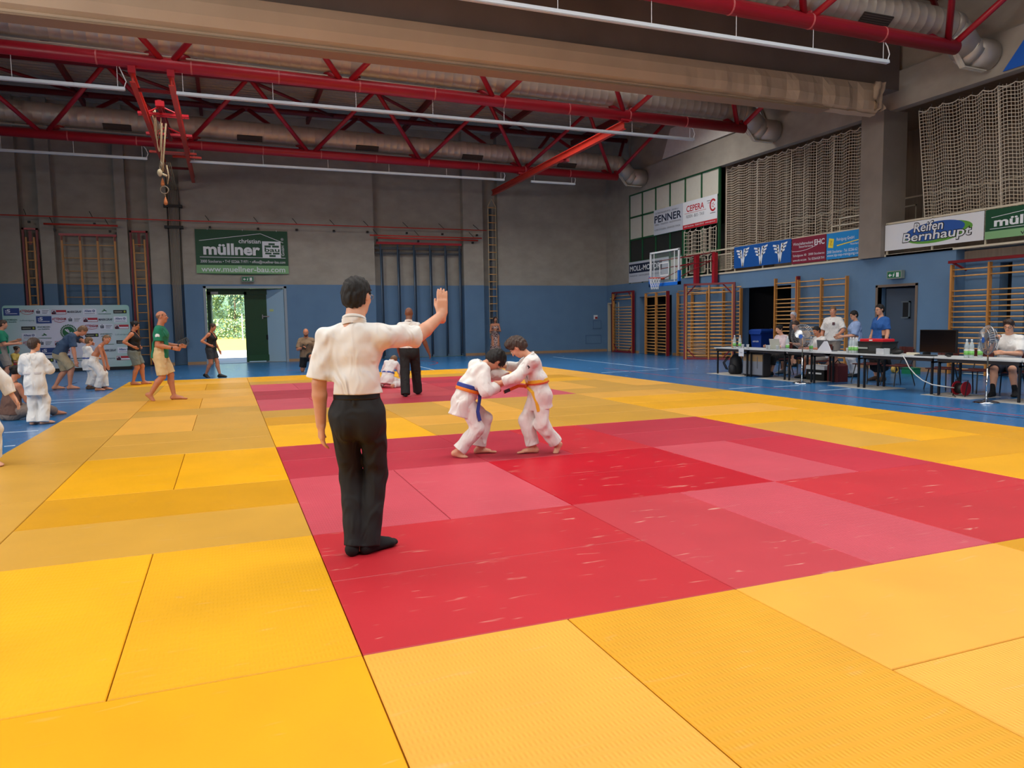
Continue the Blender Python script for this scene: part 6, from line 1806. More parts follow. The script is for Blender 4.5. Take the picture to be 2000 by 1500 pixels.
p = Person('brown-haired judo boy in white suit with yellow-orange belt leaning to his left partner', (2.70, 4.20, FT), -84, 1.34, 'c', .0075, 'fair', .98,
           pelvis=(-.0, .02, .512), spine=(.0, .33, .94), headk=5.9, feet={1: (.03, .06), -1: (-.03, -.125, .068)}, footdeg=(10, -30), footpitch=(0, 48), head=(-12, 30, 0), twist=-14,
           knees={1: (.1, 1, 0), -1: (-.2, .8, 0)},
           arms={-1: dict(w=BY(976, 748, 4.22), pole=(-.9, -.3, -1), curl=.55, hn=(1, 0, 0)), 1: dict(w=BY(982, 715, 4.52), pole=(.9, .2, -.6), curl=.5, hn=(-1, 0, 0))})
KR = p
p.body(toes=True, legk=.9); p.hair(M_HAIRB, 'messy', .06)
p.gi(None, 1.90, -.14, 1.80, .019, .010, 31)
by_ = mat('belt_yellow', (232, 178, 44), .8); brd = mat('belt_orange_red', (206, 84, 32), .8)
p.belt(by_, .094, .016, .038); p.belt(brd, .078, .007, .043, 'belt_stripe')
c0 = p.waist+p.Rp@npv(-.015, .10, -.035)*p.H
MB().sphere(c0+npv(0, .01, 0), .028, 8, 6, (1, .8, .8)).build('belt_knot', brd, p.t, local=True, smooth=True)
p.ribbon([c0, c0+npv(-.03, .10, .01), c0+npv(-.05, .27, -.05)], .034, brd, 'belt_tail', .008)
p.ribbon([c0+npv(-.045, .20, -.025), c0+npv(-.05, .265, -.048)], .036, bk, 'belt_label', .010)
p.ribbon([c0, c0+npv(-.09, -.04, -.06), c0+npv(-.11, -.08, -.17), c0+npv(-.11, -.10, -.27)], .034, by_, 'belt_tail', .008, side=(0, 1, 0))
p.ribbon([p.elb[-1]+(p.sh[-1]-p.elb[-1])*.55+npv(-.055, 0, .0), p.elb[-1]+(p.sh[-1]-p.elb[-1])*.72+npv(-.055, 0, 0)], .03, K_, 'sleeve_badge', .006, side=(0, 1, 0))

# ---- the bald referee and the kneeling child on the far square
p = Person('bald referee in white shirt and black trousers seen from behind, walking', (2.9, 11.3, FT), 14, 1.77, 'm', .0105, 'brown', 1.0,
           feet={1: (.09, .15), -1: (-.045, -.09)}, footdeg=(10, -6), head=(-14, 6, 0), shift=(.01, .02),
           arms={1: dict(d=((.42, .10, -1), (.38, .25, -1)), curl=.3), -1: dict(d=((-.22, .25, -1), (.1, .5, -1)), curl=.4)})
p.body(legk=.9); p.bottom(M_TROUSK, 2.10, .014, .022); p.top(M_SHIRTW, .9, .016, .02, .32, .004, .018, seed=5); p.belt(M_BELTK, .06, .012, .012)
p.ribbon([p.neck+p.Rc@npv(.040*math.cos(a), .006+.040*math.sin(a), .020-.012*math.sin(a))*p.H for a in np.linspace(PI/2+.35, 2.5*PI-.35, 20)], .036, M_SHIRTW, 'collar', .008, side=(0, 0, 1))
p.shoes(mat('black_sock', (16, 16, 18), .9), 'sock', .004)
p = Person('child in white judo suit crouching low behind the bald referee', (2.95, 13.5, FT), 38, 1.30, 'c', .011, 'fair', 1.0,
           pelvis=(0, -.06, .18), spine=(.1, .55, .75), feet={1: (.12, -.12, .04), -1: (-.14, -.10, .04)}, knees={1: (.6, 1, -.35), -1: (-.6, 1, -.35)}, footpitch=(60, 60), head=(20, 40, 0),
           arms={1: dict(d=((.3, .5, -.9), (-.2, .6, -.7))), -1: dict(d=((-.5, .3, -.9), (-.1, .5, -.9)))})
p.body(); p.hair(M_HAIRL, 'short', .05); p.gi(mat('belt_blue_l', (60, 92, 176), .8), 1.9, -.12, 1.75, .018, .009, 41)

# ---- photographer kneeling by the open door
M_KHAKI = cloth('khaki_cotton', (134, 112, 88)); M_SHORTK = cloth('black_shorts', (22, 22, 24))
p = Person('bald bearded photographer in khaki shirt kneeling with a camera', (1.85, 20.75, 0), 188, 1.80, 'm', .0115, 'tan', 1.12,
           pelvis=(0, -.05, .30), spine=(0, .10, 1), feet={1: (.08, -.30, .05), -1: (-.09, .13)}, footpitch=(70, 0), knees={1: (.1, 1, -.6), -1: (-.1, 1, .3)}, head=(0, 10, 0),
           arms={1: dict(d=((.30, .30, -1), (-.45, .75, .15)), curl=.6), -1: dict(d=((-.45, .1, -1), (-.1, .9, -.1)), curl=.5)})
p.body(); p.beard(M_HAIRB); p.bottom(M_SHORTK, .82, .016, .012, 'shorts'); p.top(M_KHAKI, .85, .016, -.03, .33, .004, .016); p.shoes(M_WHITE)
cc = p.wri[1]+npv(-.06, .06, .0)
m = MB(); m.obox(cc, (.06, .03, .045)); m.lathe([(.036, 0), (.036, .09), (.03, .10)], cc+npv(0, .02, 0), n=12, axis=(0, 1, 0)); m.build('camera', M_BLACK, p.t, local=True)
p.ribbon([p.neck+p.Rc@npv(.045, .03, -.0)*p.H, p.chest+p.Rc@npv(.05, .075, .02)*p.H, cc+npv(.06, 0, .03)], .03, M_BLACK, 'camera_strap', .006, side=(1, 0, 0))
p.ribbon([p.neck+p.Rc@npv(-.045, .03, -.0)*p.H, p.chest+p.Rc@npv(-.04, .075, .02)*p.H, cc+npv(-.05, 0, .03)], .03, M_BLACK, 'camera_strap', .006, side=(1, 0, 0))

# ---- women in black tops
M_TANK = cloth('black_tank', (20, 20, 22)); M_DENIM = cloth('grey_denim', (112, 122, 118)); M_DARKSH = cloth('dark_grey_shorts', (48, 52, 58))
p = Person('woman in black top and dark shorts walking past the open door', (-.92, 20.05, 0), 118, 1.60, 'f', .0115, 'tan', 1.05,
           feet={1: (.05, -.10, .06), -1: (-.03, .13)}, footpitch=(25, 0), head=(-10, 16, 0), spine=(0, .06, 1),
           arms={1: dict(t=(.10, .03, .60), pole=(.8, -1, 0), curl=.4), -1: dict(d=((-.1, .15, -1), (.1, .5, -.9)))})
p.body(); p.hair(M_HAIRB, 'bun', .03); p.bottom(M_DARKSH, .70, .012, .008, 'shorts'); p.top(M_TANK, 0, .010, -.01, .36, .003, tank=True, name='tank_top', vneck=.07); p.shoes(M_BLACK)
p = Person('woman in black tank top and grey denim shorts with hand on hip', (-2.70, 17.75, FT), 98, 1.63, 'f', .011, 'tan', 1.12,
           feet={1: (.035, -.03), -1: (-.06, .10)}, head=(0, 14, 0), footdeg=(6, -14),
           arms={1: dict(t=(.11, .02, .60), pole=(.7, -1, 0), curl=.4), -1: dict(t=(-.13, .05, .60), pole=(-1, -.6, 0), curl=.4)})
p.body(); p.hair(M_HAIRK, 'bun', .03); p.glasses(M_BLACK); p.bottom(M_DENIM, .85, .012, .010, 'shorts'); p.top(M_TANK, 0, .010, .0, .36, .003, tank=True, name='tank_top', vneck=.07)

# ---- bald coach in green shirt
M_GREENT = cloth('green_jersey', (20, 122, 92)); M_BEIGE = cloth('beige_shorts', (214, 188, 140))
p = Person('bald man in green shirt and beige shorts striding barefoot across the mats', (-1.72, 12.95, FT), 96, 1.77, 'm', .0095, 'tan', 1.04,
           feet={1: (.035, -.125, .075), -1: (-.045, .105)}, footpitch=(48, 0), head=(0, -6, 0), spine=(0, .06, 1), footdeg=(0, 0), shift=(0, -.005),
           arms={1: dict(d=((.10, -.05, -1), (-.10, .95, -.22)), curl=.5), -1: dict(d=((-.1, .15, -1), (.1, .95, -.1)), curl=.5)})
p.body(toes=True); p.hair(mat('stubble', (120, 86, 66), .8), 'fringe', .004, 'stubble'); p.bottom(M_BEIGE, .93, .016, .016, 'shorts', fold=.004); p.top(M_GREENT, .72, .016, -.045, .33, .004, .016, name='shirt', seed=8)
for i in (1, -1):
    d = unit(p.elb[i]-p.wri[i]); MB().tube(p.wri[i]+d*.0, p.wri[i]+d*.085, .033, .036, n=12).build('wrist_band', M_BLACK, p.t, local=True, smooth=True)
q_ = p.sh[1]+(p.elb[1]-p.sh[1])*.38+npv(.072, .0, .0)
MB().sphere(q_, .045, 10, 6, (.22, 1, 1.1)).build('sleeve_badge', M_WHITE, p.t, local=True, smooth=True)

# ---- group in front of the sponsor wall
M_NAVYP = cloth('navy_polo', (52, 74, 102)); M_BEIGE2 = cloth('sand_cargo', (176, 160, 128))
p = Person('man in blue polo and sand shorts bending down to two boys', (-4.2, 17.75, 0), 84, 1.82, 'm', .011, 'ruddy', 1.0,
           pelvis=(0, -.07, .50), spine=(0, .78, .62), feet={1: (.05, .02), -1: (-.05, -.16)}, head=(6, -8, 0),
           arms={1: dict(d=((.15, .05, -1), (.1, .12, -1)), curl=.3), -1: dict(w=BY(196, 677, 17.4), pole=(-.4, -.2, -1), curl=.4)})
p.body(); p.hair(M_HAIRL, 'short', .035); p.bottom(M_BEIGE2, .98, .018, .018, 'shorts', fold=.004); p.top(M_NAVYP, .8, .016, -.03, .33, .004, .016, name='polo_shirt')
p = Person('small blond boy in white judo suit standing beside the bending man', (-3.70, 17.45, 0), 62, 1.26, 'c', .0105, 'fair', 1.0,
           head=(-6, 14, 0), arms={1: dict(d=((.2, .35, -1), (-.25, .9, -.2))), -1: dict(d=((-.15, .3, -1), (.2, .9, -.2)))})
p.body(); p.hair(M_HAIRL, 'bowl', .05); p.gi(mat('belt_white_blue', (60, 80, 150), .8), 1.86, -.15, 1.7, .017, .008, 51); p.shoes(mat('brown_sandal', (90, 70, 56), .8), 'shoe')
p = Person('bare-chested boy in white judo trousers leaning forward, hands on thighs', (-3.40, 16.85, 0), 92, 1.42, 'c', .0105, 'tan', .92,
           pelvis=(0, -.06, .50), spine=(0, .60, .80), feet={1: (.045, -.02), -1: (-.05, .08)}, head=(-38, -14, 0),
           arms={1: dict(d=((.10, .25, -1), (.02, .12, -1)), curl=.2), -1: dict(d=((-.1, .3, -1), (0, .15, -1)), curl=.2)})
p.body(shrink=0.0); p.hair(M_HAIRL, 'short', .022); p.bottom(M_GI, 1.93, .018, .022, 'judo_trousers', fold=.005, rise=.09)
p = Person('boy in white judo suit with white belt seen from behind near the mat edge', (-3.32, 10.22, 0), 12, 1.33, 'c', .0085, 'fair', 1.02,
           feet={1: (.06, .015), -1: (-.055, 0)}, footdeg=(46, 4), head=(-22, 4, 0),
           arms={1: dict(d=((.42, .30, -1), (-.42, .85, .45)), curl=.5), -1: dict(d=((-.40, .35, -1), (.6, .8, .2)), curl=.5)})
p.body(); p.hair(M_HAIRB, 'short', .042); p.gi(mat('belt_white', (206, 200, 200), .85), 2.08, -.17, 1.62, .020, .010, 61)
p = Person('child in judo suit with yellow belt at the mat edge, arm hanging down', (-2.99, 6.15, FT), 150, 1.40, 'c', .0085, 'fair', 1.0,
           feet={1: (.05, 0), -1: (-.06, .03)}, head=(0, 10, 0), arms={-1: dict(d=((-.52, .12, -1), (-.42, .22, -1)), curl=.3), 1: dict(d=((.3, .1, -1), (.2, .2, -1)))})
p.body(toes=True); p.hair(M_HAIRB, 'short', .04); p.gi(mat('belt_gold', (222, 182, 70), .8), 1.92, -.16, 1.72, .020, .010, 71)
M_BROWNT = cloth('brown_tank', (104, 74, 62)); M_GREYP = cloth('taupe_trousers', (126, 112, 104))
p = Person('woman in brown top sitting on the floor behind the judo boy', (-3.88, 11.15, 0), 40, 1.62, 'f', .011, 'tan', 1.1,
           pelvis=(0, 0, .085), spine=(.05, .12, 1), feet={1: (.16, .36, .05), -1: (-.06, .30, .05)}, knees={1: (1.0, .25, .35), -1: (-1, .2, .5)}, head=(0, 6, 0),
           arms={1: dict(d=((.3, .3, -1), (-.3, .85, -.4))), -1: dict(d=((-.35, .1, -1), (-.1, .3, -1)))})
p.body(); p.hair(M_HAIRK, 'bun', .03); p.bottom(M_GREYP, 1.9, .014, .008); p.top(M_BROWNT, 0, .010, -.03, .36, .003, tank=True, name='tank_top', vneck=.06)
M_GREYS = cloth('grey_shorts', (140, 132, 124))
p = Person('man in green shirt and grey shorts standing at the end of the sponsor wall', (-6.15, 20.3, 0), 80, 1.76, 'm', .0115, 'ruddy', 1.06, head=(0, 10, 0),
           arms={1: dict(d=((.12, .25, -1), (-.2, .95, .05)), curl=.4), -1: dict(d=((-.1, .3, -1), (.3, .9, .3)), curl=.4)})
p.body(); p.hair(M_HAIRB, 'short', .035); p.bottom(M_GREYS, .92, .016, .014, 'shorts'); p.top(M_GREENT, .75, .016, -.04, .33, .004, .016, name='shirt'); p.shoes(M_BLACK)
t = thing('stool', (-6.0, 20.95, 0), 'low dark stool carrying the seated child', 'stool')
MB().box(-6.2, -5.8, 20.75, 21.15, .36, .41).build('seat', M_BLACK, t)
for dx in (-.17, .17):
    for dy in (-.17, .17): MB().tube((-6.0+dx, 20.95+dy, 0), (-6.0+dx*.9, 20.95+dy*.9, .36), .016, n=6).build('leg', M_STEEL, t)
p = Person('little child in yellow top and red shorts sitting on a stool', (-6.0, 20.95, 0), 110, 1.12, 'c', .0115, 'fair', 1.0,
           pelvis=(0, -.02, .43), spine=(0, .05, 1), feet={1: (.06, .27, .16), -1: (-.06, .27, .16)}, head=(0, 12, 0), arms={1: dict(d=((.2, .3, -1), (-.2, .9, .1))), -1: dict(d=((-.2, .3, -1), (.2, .9, -.2)))})
p.body(); p.hair(M_HAIRB, 'bun', .04); p.bottom(cloth('red_shorts', (168, 44, 62)), .7, .014, .01, 'shorts'); p.top(cloth('yellow_top', (196, 170, 84)), .8, .014, -.03, .32, .003, .012)

# ---- woman in the flowered dress by the rope ladder
def floral():
    m = bpy.data.materials.new('flowered_dress'); m.use_nodes = True; nt = m.node_tree; b = nt.nodes['Principled BSDF']; L = nt.links.new
    tc = nt.nodes.new('ShaderNodeTexCoord'); v = nt.nodes.new('ShaderNodeTexVoronoi'); v.inputs['Scale'].default_value = 9; L(tc.outputs['Object'], v.inputs['Vector'])
    w = nt.nodes.new('ShaderNodeMath'); w.operation = 'SINE'; mu = nt.nodes.new('ShaderNodeMath'); mu.operation = 'MULTIPLY'; mu.inputs[1].default_value = 16
    L(v.outputs['Distance'], mu.inputs[0]); L(mu.outputs[0], w.inputs[0])
    cr = nt.nodes.new('ShaderNodeValToRGB'); cr.color_ramp.elements[0].color = lin((86, 58, 62)); cr.color_ramp.elements[1].color = lin((196, 168, 158)); cr.color_ramp.elements[0].position = .35; cr.color_ramp.elements[1].position = .65
    mr = nt.nodes.new('ShaderNodeMapRange'); mr.inputs['From Min'].default_value = -1; L(w.outputs[0], mr.inputs['Value']); L(mr.outputs[0], cr.inputs[0]); L(cr.outputs[0], b.inputs['Base Color']); b.inputs['Roughness'].default_value = .85
    return m
fp_ = BY(968, 693, 27.3)
p = Person('woman in long flowered dress standing by the rope ladder', (fp_[0], 27.3, 0), 196, 1.74, 'f', .013, 'tan', .95, head=(10, 10, 0),
           arms={1: dict(d=((.25, .2, -1), (-.6, .75, .25)), curl=.4), -1: dict(d=((-.25, .2, -1), (.6, .75, .1)), curl=.4)})
p.body(); p.hair(M_HAIRB, 'long', .03)
mf = floral(); S_ = Shape(); H = p.H
for q, k in p.torso(.010): S_.add(q, k)
S_.add(ecap(p.waist, p.pel+npv(0, 0, -.44)*H, (.074*H, .058*H), (.155*H, .12*H), (1, 0, 0)), .04)
for i in (1, -1): S_.add(ell(p.chest+p.Rc@npv(i*.038, .052, -.002)*H, (.042*H, .040*H, .040*H), p.Rc), .03)
S_.disp(lambda X, Y, Z: .008*np.sin(np.arctan2(Y, X)*14)*np.clip((.95-Z), 0, 1)); S_.cut(p.neck+npv(0, 0, -.062)*H, (0, 0, 1)); S_.cut((0, 0, .03), (0, 0, -1))
add_surface('dress', S_, .013, mf, p.t); p.shoes(mat('brown_sandal', (90, 70, 56), .8))
# ================================================================ judges' tables on the right
M_TOP = mat('table_top', (200, 204, 204), .45, noise=.03); M_APR = mat('dark_apron', (40, 36, 36), .6); M_LEG = mat('black_tube', (18, 18, 20), .45)
TZ = .72
def table(y1, y0, label, x0=11.86, x1=12.56):
    t = thing('folding_table', ((x0+x1)/2, (y0+y1)/2, 0), label, 'table', 'tables of the competition office')
    MB().box(x0, x1, y0, y1, TZ-.028, TZ).build('tabletop', M_TOP, t)
    for xa in (x0+.03, x1-.06): MB().box(xa, xa+.03, y0+.05, y1-.05, TZ-.09, TZ-.028).build('apron', M_APR, t)
    for x in (x0+.06, x1-.09):
        for y in (y0+.05, y1-.08): MB().box(x, x+.035, y, y+.035, 0, TZ-.03).build('leg', M_LEG, t)
    for y in (y0+.05, y1-.08): MB().box(x0+.06, x1-.06, y, y+.03, TZ-.12, TZ-.09).build('cross_bar', M_LEG, t)
table(13.42, 12.08, 'grey folding table with hanging paper at the end of the row')
table(12.06, 10.72, 'grey folding table with the silver laptop')
table(10.70, 9.86, 'short grey folding table with the folded paper sign')
table(9.84, 8.46, 'grey folding table with the black printer', 11.80, 12.50)
table(8.44, 6.74, 'grey folding table beside the television', 11.80, 12.50)
table(6.72, 5.10, 'grey folding table of the man with the microphone', 11.80, 12.50)
table(5.08, 3.5, 'grey folding table at the near end of the row', 11.80, 12.50)

# chairs: brown shell, black tube legs
M_SHELL = mat('brown_shell', (96, 46, 40), .45)
def chair(x, y, rz, label):
    global CH0
    if CH0 is None:
        t = thing('stacking_chair', (x, y, 0), label, 'chair', 'brown chairs at the tables', rz=rz)
        m = MB()
        prof = [(.22, .43), (.10, .415), (-.10, .42), (-.19, .45)]
        for i in range(3): m.obox((0, (prof[i][0]+prof[i+1][0])/2, (prof[i][1]+prof[i+1][1])/2), (.21, abs(prof[i][0]-prof[i+1][0])/2+.008, .012))
        m.build('seat', M_SHELL, t, local=True)
        m = MB()
        for k in range(6):
            a = (k-2.5)/2.5; m.obox((a*.17, -.235+.03*a*a, .69), (.038, .011, .135))
        m.build('backrest', M_SHELL, t, local=True)
        for sx in (-1, 1):
            m = MB(); m.path([(sx*.17, -.19, .45), (sx*.18, -.235, .56), (sx*.18, -.25, .78)], .011, n=6); m.build('back_frame', M_LEG, t, local=True)
            MB().tube((sx*.17, .16, .42), (sx*.22, .24, 0), .012, n=6).build('leg', M_LEG, t, local=True)
            MB().tube((sx*.17, -.16, .42), (sx*.22, -.26, 0), .012, n=6).build('leg', M_LEG, t, local=True)
        CH0 = t; return t
    return copy_tree(CH0, None, (x, y, 0), rz, label)
CH0 = None
FW = PI/2            # local +y (front of the seat) turned towards the tables (-x)
chair(13.05, BX(1526, 655, 13.08)[1], FW, 'brown chair of the woman at the silver laptop')
chair(13.10, BX(1602, 655, 13.12)[1], FW-.2, 'brown chair of the dark-haired boy')
chair(13.0, 9.35, FW, 'brown chair with a black jacket hanging from it')
chair(13.0, 8.55, FW-.2, 'brown chair in front of the woman in blue shirt')
chair(12.95, 7.45, FW+.15, 'empty brown chair before the blue pier')
chair(12.95, 6.75, FW, 'empty brown chair near the red cable reel')
chair(13.0, BX(1972, 660, 12.98)[1], FW+.3, 'brown chair of the man with the microphone')
def on_table(px, py): p_ = BZ(px, py, TZ); return np.array([min(max(p_[0], 11.93), 12.45), p_[1], TZ])

# bottles and cups
M_PET = mat('bottle_plastic', (206, 222, 226), .08, alpha=.45); M_LAB = mat('bottle_label', (120, 190, 96), .5); M_LABW = mat('bottle_label_white', (214, 224, 214), .5); M_CAP = mat('bottle_cap', (226, 230, 232), .5)
BOT0 = None
def bottle(px, py, label, g='mineral water bottles on the tables'):
    global BOT0
    q = on_table(px, py)
    if BOT0 is None:
        t = thing('water_bottle', q, label, 'bottle', g)
        MB().lathe([(.036, 0), (.042, .01), (.042, .15), (.036, .165), (.041, .18), (.041, .215), (.030, .26), (.014, .295), (.013, .31)], n=14).build('bottle_body', M_PET, t, local=True, smooth=True)
        MB().lathe([(.0435, .055), (.0435, .125)], n=14).build('label', M_LAB, t, local=True, smooth=True)
        MB().lathe([(.0438, .125), (.0438, .148)], n=14).build('label_top', M_LABW, t, local=True, smooth=True)
        MB().lathe([(.016, .305), (.016, .33), (.010, .335)], n=12).build('cap', M_CAP, t, local=True)
        BOT0 = t; return t
    return copy_tree(BOT0, None, q, random.uniform(0, 6), label)
bottle(1424, 680, 'water bottle next to the tall beige cup'); bottle(1445, 680, 'water bottle behind the hanging paper sheet'); bottle(1538, 684, 'water bottle right of the silver laptop')
bottle(1583, 686, 'water bottle behind the fan head')
for px in (1641, 1652, 1664): bottle(px, 690, 'water bottle in the row of three left of the printer')
for px in (1883, 1897): bottle(px, 699, 'water bottle of the pair next to the television')
bottle(1914, 699, 'water bottle half hidden behind the standing fan')
CUP0 = None
M_CUP = mat('cup_plastic', (214, 220, 224), .25, alpha=.75)
def cup(px, py, label, h=.10, m=None):
    q = on_table(px, py)
    t = thing('plastic_cup', q, label, 'cup', 'plastic cups on the tables')
    MB().lathe([(.028, 0), (.036, h), (.038, h+.004), (.033, h+.004), (.026, .006)], n=14).build('cup_wall', m or M_CUP, t, local=True, smooth=True)
    MB().lathe([(.039, h-.004), (.040, h+.004)], n=14).build('rim', M_CAP, t, local=True)
cup(1416, 680, 'tall beige stack of cups at the table end', .20, mat('beige_cup', (216, 168, 124), .6))
cup(1431, 681, 'clear cup between the two bottles at the table end'); cup(1453, 681, 'clear cup right of the hanging paper')
cup(1479, 683, 'clear cup standing alone before the blue bin'); cup(1488, 683, 'clear cup of the pair left of the laptop'); cup(1495, 684, 'clear cup of the pair left of the laptop')
cup(1630, 690, 'clear cup behind the folded paper sign')

def laptop(px, py, label, m, rz=FW, open_=100):
    q = on_table(px, py); q[0] = 12.22
    t = thing('laptop', q, label, 'laptop', rz=rz)
    MB().box(-.17, .17, -.12, .12, 0, .018).build('keyboard_deck', m, t, local=True)
    a = R(open_-90)
    l = MB().obox((0, .12+math.sin(a)*.12, .018+math.cos(a)*.12), (.17, .005, .12), ((1, 0, 0), (0, math.cos(a), -math.sin(a)), (0, math.sin(a), math.cos(a)))).build('lid', m, t, local=True)
    MB().obox((0, .113+math.sin(a)*.12, .018+math.cos(a)*.12), (.155, .003, .105), ((1, 0, 0), (0, math.cos(a), -math.sin(a)), (0, math.sin(a), math.cos(a)))).build('screen', M_BLACK, l, local=True)
laptop(1519, 682, 'silver laptop seen from the back of its lid', mat('laptop_silver', (196, 200, 188), .4, metal=.3))
laptop(1611, 686, 'dark grey laptop behind the folded paper sign', mat('laptop_grey', (98, 100, 106), .4, metal=.3))
# papers
M_PAPER = mat('paper', (214, 218, 224), .8)
t = thing('paper_sheet', (11.85, 12.75, .58), 'white paper sheet hanging from the table edge', 'paper')
q = BX(1448, 688, 11.845)
MB().box(11.838, 11.842, q[1]-.10, q[1]+.10, TZ-.20, TZ+.002).build('sheet', M_PAPER, t)
MB().box(11.838, 11.95, q[1]-.10, q[1]+.10, TZ+.001, TZ+.004).build('sheet_fold', M_PAPER, t)
Bp = Board((11.838, q[1]+.10, TZ-.2), (0, -1, 0), (0, 0, 1), .2, .2, t); Bp.text('WAAGE', .05, .08, .10, .03, GR_)
q = BX(1612, 690, 11.845)
t = thing('paper_sign', (11.84, q[1], TZ-.03), 'white folded paper sign draped over the table corner', 'paper')
MB()._add([(11.83, q[1]+.26, TZ+.0), (11.83, q[1]+.03, TZ+.24), (11.83, q[1]-.05, TZ+.24), (11.83, q[1]-.20, TZ-.02), (11.83, q[1]-.12, TZ-.08), (11.85, q[1]+.26, TZ+.0), (11.85, q[1]+.03, TZ+.24), (11.85, q[1]-.05, TZ+.24), (11.85, q[1]-.20, TZ-.02), (11.85, q[1]-.12, TZ-.08)],
          [(0, 4, 3, 2, 1), (5, 6, 7, 8, 9), (0, 1, 6, 5), (1, 2, 7, 6), (2, 3, 8, 7), (3, 4, 9, 8), (4, 0, 5, 9)]).build('sheet', M_PAPER, t)
MB().box(11.87, 12.05, q[1]-.16, q[1]+.18, TZ, TZ+.004).build('sheet_foot', M_PAPER, t)
for px, py, lb in ((1560, 684, 'loose white papers in front of the seated woman'), (1595, 686, 'loose white papers beside the dark-haired boy')):
    q = on_table(px, py); t = thing('loose_papers', q, lb, 'paper')
    for k in range(3): MB().obox((.02*k, .03*k, .002+.003*k), (.10, .15, .0012), ((math.cos(.3*k), math.sin(.3*k), 0), (-math.sin(.3*k), math.cos(.3*k), 0), (0, 0, 1))).build('sheet', M_PAPER, t, local=True)
# printer with red folder
a_, b_ = BX(1671, 690, 11.95), BX(1722, 690, 11.95)
y1, y0 = a_[1], b_[1]
t = thing('printer', (12.15, (y0+y1)/2, TZ), 'black office printer on the table', 'printer')
MB().box(11.95, 12.38, y0, y1, TZ, TZ+.22).build('housing', mat('printer_black', (38, 42, 42), .45), t)
MB().box(11.94, 12.39, y0-.01, y1+.01, TZ+.22, TZ+.25).build('lid', mat('printer_dark', (26, 28, 28), .4), t)
MB().box(11.935, 11.95, (y0+y1)/2+.02, y1-.03, TZ+.10, TZ+.13).build('paper_slot', mat('printer_slot', (170, 178, 172), .5), t)
MB().box(11.935, 11.95, y0+.02, (y0+y1)/2-.02, TZ+.05, TZ+.17).build('tray_door', mat('printer_panel', (48, 52, 52), .5), t)
t = thing('red_case', (12.15, (y0+y1)/2, TZ+.25), 'flat bright red plastic case lying on the printer', 'case')
MB().bbox_bevel(12.0, 12.32, y0+.02, y1-.06, TZ+.25, TZ+.305, .012).build('case_shell', mat('case_red', (206, 30, 44), .45), t)
MB().box(11.992, 12.0, (y0+y1)/2-.05, (y0+y1)/2+.03, TZ+.262, TZ+.29).build('clasp', M_WHITE, t)
# small things
q = on_table(1722, 692); t = thing('clear_box', q, 'clear plastic box with a white roll beside the printer', 'box')
m = MB(); m.box(-.08, .08, -.10, .10, 0, .004); m.box(-.08, -.076, -.10, .10, 0, .12); m.box(.076, .08, -.10, .10, 0, .12); m.box(-.08, .08, -.10, -.096, 0, .12); m.box(-.08, .08, .096, .10, 0, .12)
m.build('box_wall', M_CUP, t, local=True); MB().lathe([(.035, .005), (.035, .08)], (0, -.02, 0), n=12).build('paper_roll', M_WHITE, t, local=True)
q = on_table(1750, 692); t = thing('black_bag', q, 'small black bag lying on the table', 'bag')
MB().sphere((0, 0, .055), .13, 12, 8, (.8, 1.25, .42)).build('bag_body', M_BLACK, t, local=True, smooth=True); MB().path([(0, -.10, .09), (0, 0, .15), (0, .10, .09)], .008).build('handle', M_BLACK, t, local=True)
q = on_table(1783, 693); t = thing('power_strip', q, 'beige power strip on the table', 'power strip')
MB().bbox_bevel(-.03, .03, -.13, .13, 0, .045, .008).build('strip_body', M_CREAM, t, local=True)
for k in range(3): MB().lathe([(.018, 0), (.018, .004)], (0, -.08+.08*k, .045), n=10).build('socket', mat('socket_grey', (150, 146, 132), .5), t, local=True)
q = on_table(1808, 695); t = thing('keyboard', q, 'dark keyboard in front of the television', 'keyboard')
MB().box(-.07, .07, -.20, .20, 0, .018).build('key_base', M_BLACK, t, local=True); MB().box(-.06, .06, -.19, .19, .018, .024).build('keys', mat('keys', (58, 60, 64), .6), t, local=True)
q = on_table(1853, 697); t = thing('computer_mouse', q, 'black computer mouse next to the television', 'mouse')
MB().sphere((0, 0, .018), .04, 10, 6, (.8, 1.3, .45)).build('mouse_shell', M_BLACK, t, local=True, smooth=True); MB().box(-.002, .002, -.01, .03, .034, .038).build('wheel', M_STEEL, t, local=True)
# television
a_, b_ = BX(1797, 692, 12.35), BX(1868, 692, 12.35); y1, y0 = a_[1], b_[1]
t = thing('television', (12.35, (y0+y1)/2, TZ), 'large black television standing on the table', 'television')
zb = TZ+.05; zt_ = BX(1830, 644, 12.35)[2]
MB().box(12.33, 12.38, y0, y1, zb, zt_).build('frame', M_BLACK, t); MB().box(12.325, 12.33, y0+.015, y1-.015, zb+.015, zt_-.015).build('screen', mat('tv_screen', (10, 10, 12), .12), t)
for y in (y0+.15, y1-.15): MB().box(12.25, 12.44, y-.012, y+.012, TZ, zb).build('foot', M_BLACK, t)
